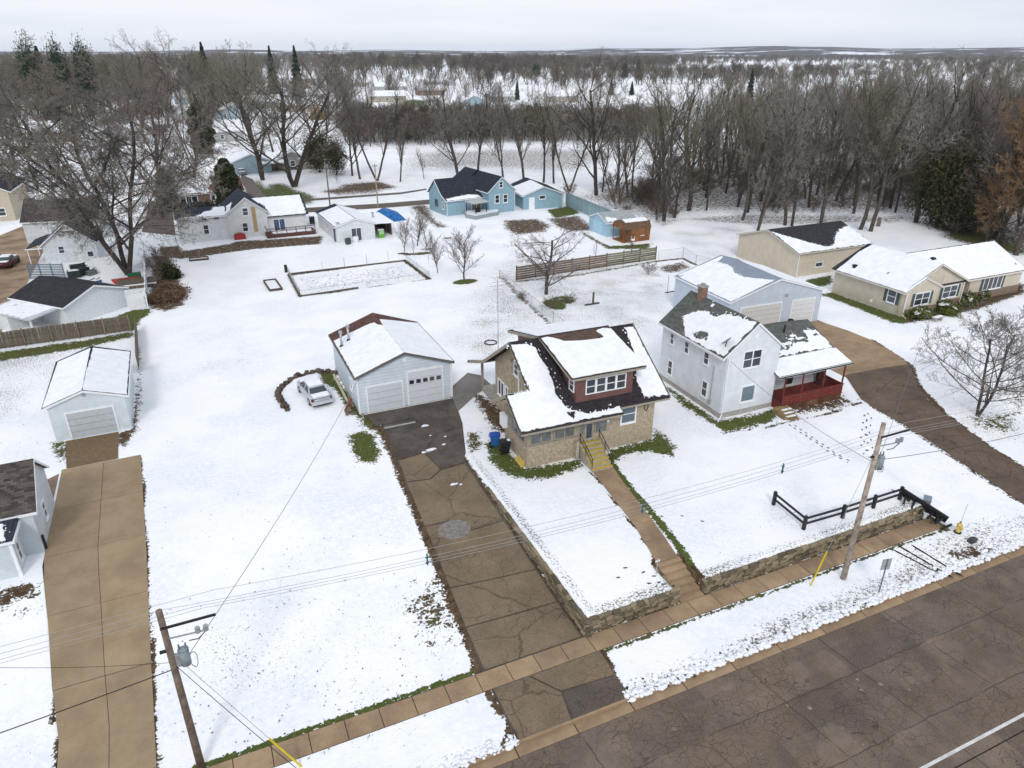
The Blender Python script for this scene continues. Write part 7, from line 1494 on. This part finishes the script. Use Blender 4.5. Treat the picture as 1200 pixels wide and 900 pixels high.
def clump_shape(h, w, k=26, flat=1., seed=0, z0=.1):
    rr = np.random.default_rng(seed); c = rr.normal(size=(k, 3)); c /= np.linalg.norm(c, axis=1, keepdims=True); c *= rr.uniform(.3, .8, (k, 1)); c[:, 2] = np.abs(c[:, 2]) if flat < 1 else c[:, 2]
    def f(r, n):
        i = r.integers(0, k, n); p = c[i] + r.normal(size=(n, 3)) * .2
        return np.stack([p[:, 0] * w, p[:, 1] * w, (p[:, 2] * .5 + .5 if flat >= 1 else p[:, 2]) * h * (1 - z0) + z0 * h], -1)
    return f
def col_shape(h, w):
    def f(r, n):
        z = r.random(n); rad = w * (np.sin(np.clip(z * .92 + .08, 0, 1) * np.pi) ** .45) * (.4 + .6 * np.sqrt(r.random(n))) * (1 + .12 * np.sin(z * 31 + 1)); a = r.random(n) * 6.283
        return np.stack([rad * np.cos(a), rad * np.sin(a), z * h], -1)
    return f
def plant(name, label, cat, me, x, y, trunk=None, scale=(1, 1, 1), group=None, z=None, part='foliage'):
    t = thing(name, label, cat, (x, y, gzs(x, y) if z is None else z), rnd.uniform(0, 6), group); t.scale = scale
    o = bpy.data.objects.new(part, me); COL.objects.link(o); o.parent = t
    if trunk: MB().cyl((0, 0, -.1), (0, 0, trunk[0]), trunk[1], trunk[1] * .3, 7).build('trunk', BARKM, t)
    return t
SPR = leafcloud(1, 5200, cone_shape(12, 2.6, 13), .12, .4, EG, 'foliage'); PIN = leafcloud(2, 6000, clump_shape(12, 3.6, 40, 1., 5, .3), .1, .26, EG, 'foliage')
CON = [(52, 150, 41, 'p', 'tallest dark pine on the left skyline'), (66, 150, 55, 's', 'small pointed spruce on the left skyline'), (86, 150, 43, 'p', 'broad dark pine, second from left on the skyline'), (113, 148, 43, 'p', 'third dark pine on the left skyline'), (248, 128, 50, 's', 'dark pointed spruce among bare trees left of the middle'),
       (323, 118, 54, 's', 'dark spruce behind the red house, left one'), (352, 122, 54, 's', 'taller dark spruce behind the red house'), (628, 96, 74, 'p', 'round dark green pine in the far snowy park'), (747, 91, 69, 's', 'dark spruce on a brown patch in the far field'), (732, 91, 71, 's', 'slimmer spruce beside the dark one in the far field'), (740, 112, 95, 's', 'bluish spruce in the snow beyond the wood'),
       (716, 112, 93, 's', 'spruce left of the bluish one beyond the wood'), (876, 130, 81, 's', 'dark spruce tip poking from the wood'), (534, 82, 64, 'p', 'dark pine in the far woodland band'), (168, 130, 66, 'p', 'green dense pine behind the giant tree'), (515, 140, 115, 'p', 'dark pine in front of the brush patch'), (606, 118, 92, 's', 'dark small spruce left of the park pines')]
for px, py, top, k, lab in CON:
    x, y = P(px, py); h = HT(px, py, top); plant('conifer', lab, 'conifer', SPR if k == 's' else PIN, x, y, (6, .25), (h / 12 * ((1.25 if py < 115 else .8) if k == 's' else (.42 if py > 125 else 1.1)),) * 2 + (h / 12,), z=0)
CED = leafcloud(3, 6000, col_shape(8, 1.7), .1, .28, EG2)
for px, py, top, w_, lab in ((271, 248, 186, 1.1, 'tall columnar cedar at the right corner of the brick house'), (199, 248, 196, 1.0, 'columnar cedar at the left corner of the brick house'), (240, 180, 120, 1.2, 'tall dark cedar behind the brick house'), (262, 255, 222, .7, 'small cedar in front of the columnar one')):
    x, y = P(px, py); h = HT(px, py, top); plant('cedar', lab, 'cedar', CED, x, y, None, (w_ * h / 8, w_ * h / 8, h / 8), z=0)
DKE = leafcloud(4, 9000, clump_shape(13, 4.6, 60, 1., 9, .02), .1, .3, leafm('dark_evergreen_olive', (.065, .062, .028), .6))
for px, py, top, lab in ((1112, 268, 165, 'dark evergreen mass at the right end of the wood'), (1090, 262, 172, 'dark evergreen left of the evergreen mass'), (1130, 272, 180, 'dark evergreen at the bend of the green strip'), (395, 205, 160, 'dark evergreen thicket behind the pale hut'), (375, 202, 150, 'dark evergreen behind the big middle tree'), (60, 120, 82, 'olive evergreen mass left'), (30, 118, 88, 'evergreen behind the far left yard'), (95, 112, 74, 'olive evergreen under the skyline pines')):
    x, y = P(px, py); h = HT(px, py, top); plant('evergreen', lab, 'evergreen tree', DKE, x, y, (3, .3), (h / 13, h / 13, h / 13), z=0)
o = leafcloud(5, 5000, clump_shape(5, 4.5, 26, .5, 3, 0), .1, .3, YW); x, y = P(374, 140); plant('willow_shrub', 'rounded golden yellow willow shrub in the far gardens', 'shrub', o, x, y, None, (1.15, 1.15, 1.25), z=0)
# clipped shrubs with snow at the tan house
SHB = leafcloud(6, 3800, clump_shape(1.1, 1.1, 26, .5, 4, 0), .04, .11, SHG)
def snowcap(t, w, h, seed):
    r = random.Random(seed)
    for k in range(9):
        a = r.uniform(0, 6.28); q = r.uniform(.1, .62) * w; cx_, cy_ = q * math.cos(a), q * math.sin(a); s_ = r.uniform(.14, .34) * w
        snow(t, [(cx_ + s_ * math.cos(j), cy_ + s_ * .8 * math.sin(j)) for j in (0, .9, 1.8, 2.7, 3.6, 4.5, 5.4)], lambda x, y: h * (1 - .55 * (x * x + y * y) / (w * w)), .05, .06, name='snow_cap', seed=k)
for px, py, w_, lab, g_ in ((1077, 371, 1.5, 'greenest clipped shrub at the corner of the tan house', SHG), (1107, 365, 1.5, 'middle clipped shrub with snow before the tan house', SHG), (1132, 355, 1.45, 'clipped snowy shrub by the second gable of the tan house', SHG), (1152, 352, .8, 'small low shrub in the bed of the tan house', SHG)):
    x, y = P(px, py); t = plant('clipped_shrub', lab, 'shrub', SHB, x, y, None, (w_ * 1.3, w_ * .95, 1.15)); snowcap(t, .8, .86, px)
BR1 = leafcloud(7, 7000, clump_shape(1.7, 2.2, 40, .5, 8, 0), .05, .16, BRS)
T_, Cr = grow(601, H_=2.2, clear=0, spread=1.2, up=.3, limbs=26, r0=.03, counts=(7, 4), ratio=(.7, .5, .4), ang=(60, 40, 40), fork=3, tw=.012); TWB = twigm('undergrowth_twigs', (.17, .13, .10)); BUSH = (seg_mesh('trunk', T_, 3, TWB), seg_mesh('crown', Cr, 3, TWB)); PV['bush'] = BUSH
for px, py, s_, lab in ((190, 352, 1.0, 'brown dead brush heap nearest the lawn at the white fence'), (203, 344, .9, 'brown brush heap right of the fence, behind the nearest one')):
    x, y = P(px, py); plant('brush_heap', lab, 'brush', BR1, x, y, None, (s_, s_ * 1.15, .75))
x, y = P(201, 326); plant('juniper', 'green juniper shrub behind the brown brush heap', 'shrub', leafcloud(8, 2600, clump_shape(2.2, 1.3, 24, .5, 6, 0), .06, .2, EG2), x, y, None)
for px, py, s_, lab in ((188, 310, 1.5, 'bare grey shrub at the corner of the white farmhouse'), (180, 318, 1.2, 'bare shrub beside the long white fence'), (1178, 338, .8, 'brown grassy shrub beside the right end of the tan house'), (1190, 340, .6, 'small brown shrub at the right end of the tan house'), (645, 362, .8, 'low green and brown shrub by the chain link fence'), (668, 356, .7, 'purple twiggy shrub beside the garden post'), (760, 322, .9, 'purplish brush at the right end of the plank fence'), (612, 352, .6, 'brown weeds along the chain link fence')):
    x, y = P(px, py); t = bare_tree('bush', lab, x, y, 18, 1, name='bare_shrub'); t['category'] = 'shrub'; t.scale = (s_, s_, s_ * .8)
HDG = leafcloud(9, 6000, lambda r, n: np.stack([r.uniform(0, 9, n), r.normal(0, .6, n), np.abs(r.normal(0, .7, n)).clip(0, 1.6) + .1 * np.sin(r.random(n))], -1), .1, .25, leafm('grey_green_hedge', (.055, .06, .05)))
x, y = P(213, 254); plant('hedge', 'grey green hedge in front of the red brick house', 'hedge', HDG, x, y, None, (1.1, 1.4, 1.4)).rotation_euler = (0, 0, 0)
# ---------------------------------------------------------------- the wood: individual trees, then what lies behind
def inpoly(x, y, poly):
    c = False; n = len(poly)
    for i in range(n):
        ax, ay = poly[i]; bx, by = poly[i - 1]
        if (ay > y) != (by > y) and x < (bx - ax) * (y - ay) / (by - ay) + ax: c = not c
    return c
rw = random.Random(77)
wood_pts = []
xs = [p[0] for p in WOODP]; ys = [p[1] for p in WOODP]
x = min(xs)
while x < max(xs):
    y = min(ys)
    while y < max(ys):
        a, b = x + rw.uniform(-3.4, 3.4), y + rw.uniform(-3.4, 3.4)
        if inpoly(a, b, WOODP): wood_pts.append((a, b))
        y += 8.4
    x += 8.4
def camdist(p): return math.hypot(p[0], p[1])
wood_pts.sort(key=camdist)
def relx(p):  # horizontal position in the view, -1..1
    X_ = p[0] * math.cos(YAW) - p[1] * math.sin(YAW); Y_ = p[0] * math.sin(YAW) + p[1] * math.cos(YAW); return X_ / max(1, Y_) * FOC / 600
wood_pts = [p for p in wood_pts if -1.1 < relx(p) < 1.12]
NEAR = 190
GW = 'bare trees of the dense wood behind the tan house'
for i, p in enumerate(wood_pts[:NEAR]):
    h = rw.uniform(15.0, 22.0) * (1.0 + .12 * max(0, relx(p) - .4)) * (.9 if relx(p) < .3 else 1)
    bare_tree(rw.choice(['w0', 'w1', 'w2', 'w3', 'w4', 'w0', 'w4', 't0', 't1']), 'leafless grey brown tree standing in the dense wood behind the tan house and the sheds', p[0], p[1], h, rw.uniform(.85, 1.15), GW, z=0)
def stuff_scatter(name, label, pts, protos, mat_names=None):
    """pts: (x, y, z, rot, sx, sz, idx); instances of the proto meshes on the points of one object"""
    me = bpy.data.meshes.new(name); me.from_pydata([p[:3] for p in pts], [], [])
    for nm, ty, vals in (('rot', 'FLOAT', [p[3] for p in pts]), ('sx', 'FLOAT', [p[4] for p in pts]), ('sz', 'FLOAT', [p[5] for p in pts]), ('idx', 'INT', [p[6] for p in pts])):
        at = me.attributes.new(nm, ty, 'POINT'); at.data.foreach_set('value', vals)
    coll = bpy.data.collections.new(name + '_kinds')
    for i, m_ in enumerate(protos):
        o = bpy.data.objects.new('%s_kind_%02d' % (name, i), m_); coll.objects.link(o)
    g = bpy.data.node_groups.new(name, 'GeometryNodeTree'); g.interface.new_socket('Geometry', in_out='INPUT', socket_type='NodeSocketGeometry'); g.interface.new_socket('Geometry', in_out='OUTPUT', socket_type='NodeSocketGeometry')
    n, l = g.nodes, g.links; gi = n.new('NodeGroupInput'); go = n.new('NodeGroupOutput'); iop = n.new('GeometryNodeInstanceOnPoints'); ci = n.new('GeometryNodeCollectionInfo')
    ci.inputs['Collection'].default_value = coll; ci.inputs['Separate Children'].default_value = True; ci.inputs['Reset Children'].default_value = True
    def na(nm, ty): a = n.new('GeometryNodeInputNamedAttribute'); a.data_type = ty; a.inputs['Name'].default_value = nm; return a.outputs['Attribute']
    c1 = n.new('ShaderNodeCombineXYZ'); l.new(na('rot', 'FLOAT'), c1.inputs[2]); c2 = n.new('ShaderNodeCombineXYZ'); sx = na('sx', 'FLOAT'); l.new(sx, c2.inputs[0]); l.new(sx, c2.inputs[1]); l.new(na('sz', 'FLOAT'), c2.inputs[2])
    l.new(gi.outputs[0], iop.inputs['Points']); l.new(ci.outputs[0], iop.inputs['Instance']); iop.inputs['Pick Instance'].default_value = True; l.new(na('idx', 'INT'), iop.inputs['Instance Index'])
    l.new(c1.outputs[0], iop.inputs['Rotation']); l.new(c2.outputs[0], iop.inputs['Scale']); l.new(iop.outputs[0], go.inputs[0])
    o = bpy.data.objects.new(name, me); COL.objects.link(o); o['kind'] = 'stuff'; 
    if label: o['label'] = label
    md = o.modifiers.new('scatter', 'NODES'); md.node_group = g; return o
def joined(protos):  # trunk+crown of a proto as one mesh for scattering
    out = []
    for tr, crn in protos:
        bm = bmesh.new(); bm.from_mesh(tr); n0 = len(bm.faces); bm.from_mesh(crn); bm.faces.ensure_lookup_table()
        for f in bm.faces[n0:]: f.material_index = 1
        m_ = bpy.data.meshes.new('tree_kind'); bm.to_mesh(m_); bm.free(); m_.materials.append(tr.materials[0]); m_.materials.append(crn.materials[0]); out.append(m_)
    return out
JW = joined([PV['w0'], PV['w1'], PV['w3'], PV['t0']])
pts = [(p[0], p[1], 0, rw.uniform(0, 6.28), k, k * rw.uniform(.95, 1.05), rw.randrange(4)) for p in wood_pts[NEAR:] for k in (rw.uniform(.8, 1.0),)]
if pts: stuff_scatter('deep_woodland', 'mass of leafless trees deep in the wood', pts, JW)
# understorey brush in the wood
JB = joined([BUSH])
pts = []
for _ in range(1500):
    a, b = rw.uniform(min(xs), max(xs)), rw.uniform(min(ys), max(ys))
    if inpoly(a, b, WOODP) and abs(relx((a, b))) < 1.1 and camdist((a, b)) < 260: k = rw.uniform(.6, 2.0); pts.append((a, b, 0, rw.uniform(0, 6), k, k, 0))
stuff_scatter('undergrowth', 'tangled brown undergrowth on the floor of the wood', pts, JB)
# light far-off trees (fewer, thicker twigs)
FARK = []
for k in range(4):
    T_, Cr = grow(700 + k, H_=18, clear=.15, spread=.9, up=.55, limbs=13, r0=.3, counts=(8, 6), ratio=(.5, .55, .45), ang=(45, 45, 45), tw=.055); FARK.append((seg_mesh('t', T_, 4, BARKM), seg_mesh('c', Cr, 3, (TWF, TWR, TWF, TWO)[k])))
JF = joined(FARK)
def band(name, label, px_poly, n, h0, h1, protos=None, seed=1, base_h=18., wf=1.):
    r = random.Random(seed); poly = pp(*px_poly); a0, a1 = min(p[0] for p in poly), max(p[0] for p in poly); b0, b1 = min(p[1] for p in poly), max(p[1] for p in poly); pts = []; tries = 0
    while len(pts) < n and tries < n * 60:
        tries += 1; a, b = r.uniform(a0, a1), r.uniform(b0, b1)
        if inpoly(a, b, poly): h = r.uniform(h0, h1) / base_h; pts.append((a, b, 0, r.uniform(0, 6.28), h * r.uniform(.9, 1.3) * wf, h, r.randrange(len(protos or JF))))
    return stuff_scatter(name, label, pts, protos or JF)
band('brush_band', 'band of brown brush and scrub beyond the snowy field', [(400, 165), (430, 172), (560, 168), (700, 165), (780, 160), (780, 146), (600, 146), (480, 147), (400, 145)], 620, 4.5, 8.5, seed=2, wf=1.3)
band('far_woodland', 'reddish brown far woodland across the middle of the view', [(-60, 88), (200, 88), (420, 92), (560, 88), (660, 84), (680, 79), (560, 76), (200, 76), (-60, 76)], 900, 11, 23, seed=3, wf=1.3)
band('distant_woodland', 'distant strip of woodland below the hills', [(540, 78), (760, 82), (860, 77.5), (1010, 74.5), (1260, 77), (1260, 70.5), (1000, 69.5), (600, 69.5)], 1200, 9, 17, seed=4, wf=1.6)
band('left_woodland', 'loose woodland and garden trees behind the giant tree', [(-40, 165), (120, 160), (215, 140), (330, 112), (410, 112), (420, 92), (200, 92), (-40, 92)], 165, 13, 22, JW, seed=5)
band('left_brush', 'brown garden brush behind the giant tree', [(-40, 185), (150, 180), (300, 130), (380, 112), (380, 96), (-40, 96)], 380, 3, 7, JB, seed=6, base_h=3.0)
band('garden_woodland', 'scattered garden trees on the far snowy ground', [(380, 142), (640, 142), (800, 132), (1000, 112), (1230, 118), (1230, 84), (1000, 88), (800, 96), (560, 90), (380, 94)], 200, 8, 17, seed=8)
band('skyline_woodland', 'olive brown trees under the skyline pines', [(-30, 146), (235, 140), (300, 136), (300, 124), (235, 126), (-30, 128)], 95, 18, 25, joined([PV['w1'], PV['w3'], PV['b3']]), seed=12)
band('field_edge_woodland', 'tree clumps between the fields at the right', [(1000, 104), (1230, 112), (1230, 74), (1060, 78), (1000, 84)], 170, 9, 17, seed=9, wf=1.2)
band('field_hedgerow', 'dark hedgerows of bare trees between the far snowy fields', [(560, 99), (760, 101), (1000, 95), (1000, 92.5), (760, 97), (560, 95)], 150, 7, 13, seed=21, wf=1.4)
band('far_hedgerow', 'further dark hedgerows across the far fields', [(560, 89), (780, 91), (1010, 86), (1010, 84.5), (780, 88.5), (560, 86)], 210, 8, 14, seed=22, wf=1.5)
band('centre_woodland', 'woodland belt beyond the central fields', [(540, 86), (700, 85), (790, 80), (790, 77), (540, 77)], 420, 10, 18, seed=23, wf=1.4)
# park trees on the snowy gardens: individual
PX = [(485, 123, 88), (505, 125, 90), (520, 123, 92), (545, 118, 86), (435, 135, 92), (455, 112, 80), (410, 130, 84), (392, 112, 76), (575, 100, 78), (600, 96, 80), (655, 104, 82), (662, 110, 84), (700, 96, 80), (560, 110, 84), (470, 92, 74), (380, 96, 70), (300, 100, 74), (640, 92, 76), (250, 130, 80), (275, 150, 84), (330, 140, 82), (365, 160, 90), (395, 150, 88), (585, 138, 100), (620, 128, 96), (680, 125, 95), (690, 140, 104), (780, 98, 80), (800, 92, 78), (768, 100, 84), (890, 84, 76), (960, 82, 74), (1000, 79, 70), (1035, 130, 58), (1060, 125, 66), (1110, 92, 74), (1150, 95, 72), (240, 165, 90), (215, 150, 84), (290, 165, 95), (320, 178, 100), (380, 178, 98), (430, 165, 104), (610, 175, 118), (580, 178, 120), (550, 172, 125), (520, 176, 130), (650, 182, 112), (480, 165, 118)]
LABP = ['spreading', 'slim', 'reddish', 'rounded', 'open crowned', 'dark', 'twiggy']
for i, (px, py, top) in enumerate(PX):
    x, y = P(px, py); h = min(26, max(6, HT(px, py, top)))
    if py < 112: t = thing('bare_tree', 'bare tree standing on the far snowy gardens and fields', 'tree', (x, y, 0), rnd.uniform(0, 6), 'bare trees on the far snowy gardens'); t.scale = (h / 18 * 1.1, h / 18 * 1.1, h / 18); [setattr(bpy.data.objects.new('x', None), 'name', 'x') for _ in ()]; o = bpy.data.objects.new('crown', FARK[i % 4][1]); COL.objects.link(o); o.parent = t; o = bpy.data.objects.new('trunk', FARK[i % 4][0]); COL.objects.link(o); o.parent = t
    else: bare_tree(('b0', 'b1', 'b2', 'w3', 't1')[i % 5], 'leafless tree standing between the back street and the far gardens', x, y, h, .9, 'trees between the back street and the gardens', z=0)
# grass tufts on the bare patches near the houses
r = random.Random(9); tf = MB(); PG = [p for p in PATCH[:8] if p[0] == 'p' and p[4] < .6]
for pch in PG:
    poly = pch[1]; a0, a1 = min(p[0] for p in poly), max(p[0] for p in poly); b0, b1 = min(p[1] for p in poly), max(p[1] for p in poly)
    for _ in range(int((a1 - a0) * (b1 - b0) * 55)):
        x, y = r.uniform(a0, a1), r.uniform(b0, b1)
        if not inpoly(x, y, poly): continue
        z = gzs(x, y); a = r.uniform(0, 6); hh = r.uniform(.03, .09); tf.add([(x, y, z), (x + .03 * math.cos(a), y + .03 * math.sin(a), z), (x + .05 * math.sin(a), y, z + hh)], [(0, 1, 2)])
tf.build('grass_tufts', leafm('lawn_grass', (.07, .10, .015)), kind='stuff')
# ---------------------------------------------------------------- air
hz = MB().box(-9000, -60, -6, 12500, 13500, 95).build('haze', None)
hm_ = bpy.data.materials.new('haze'); hm_.use_nodes = True; hn = hm_.node_tree.nodes; hn.remove(hn['Principled BSDF'])
pv = hn.new('ShaderNodeVolumePrincipled'); pv.inputs['Color'].default_value = (.86, .93, 1, 1); pv.inputs['Density'].default_value = .00005; pv.inputs['Anisotropy'].default_value = .2
hm_.node_tree.links.new(pv.outputs[0], hn['Material Output'].inputs['Volume']); hz.data.materials.append(hm_); hz['kind'] = 'stuff'
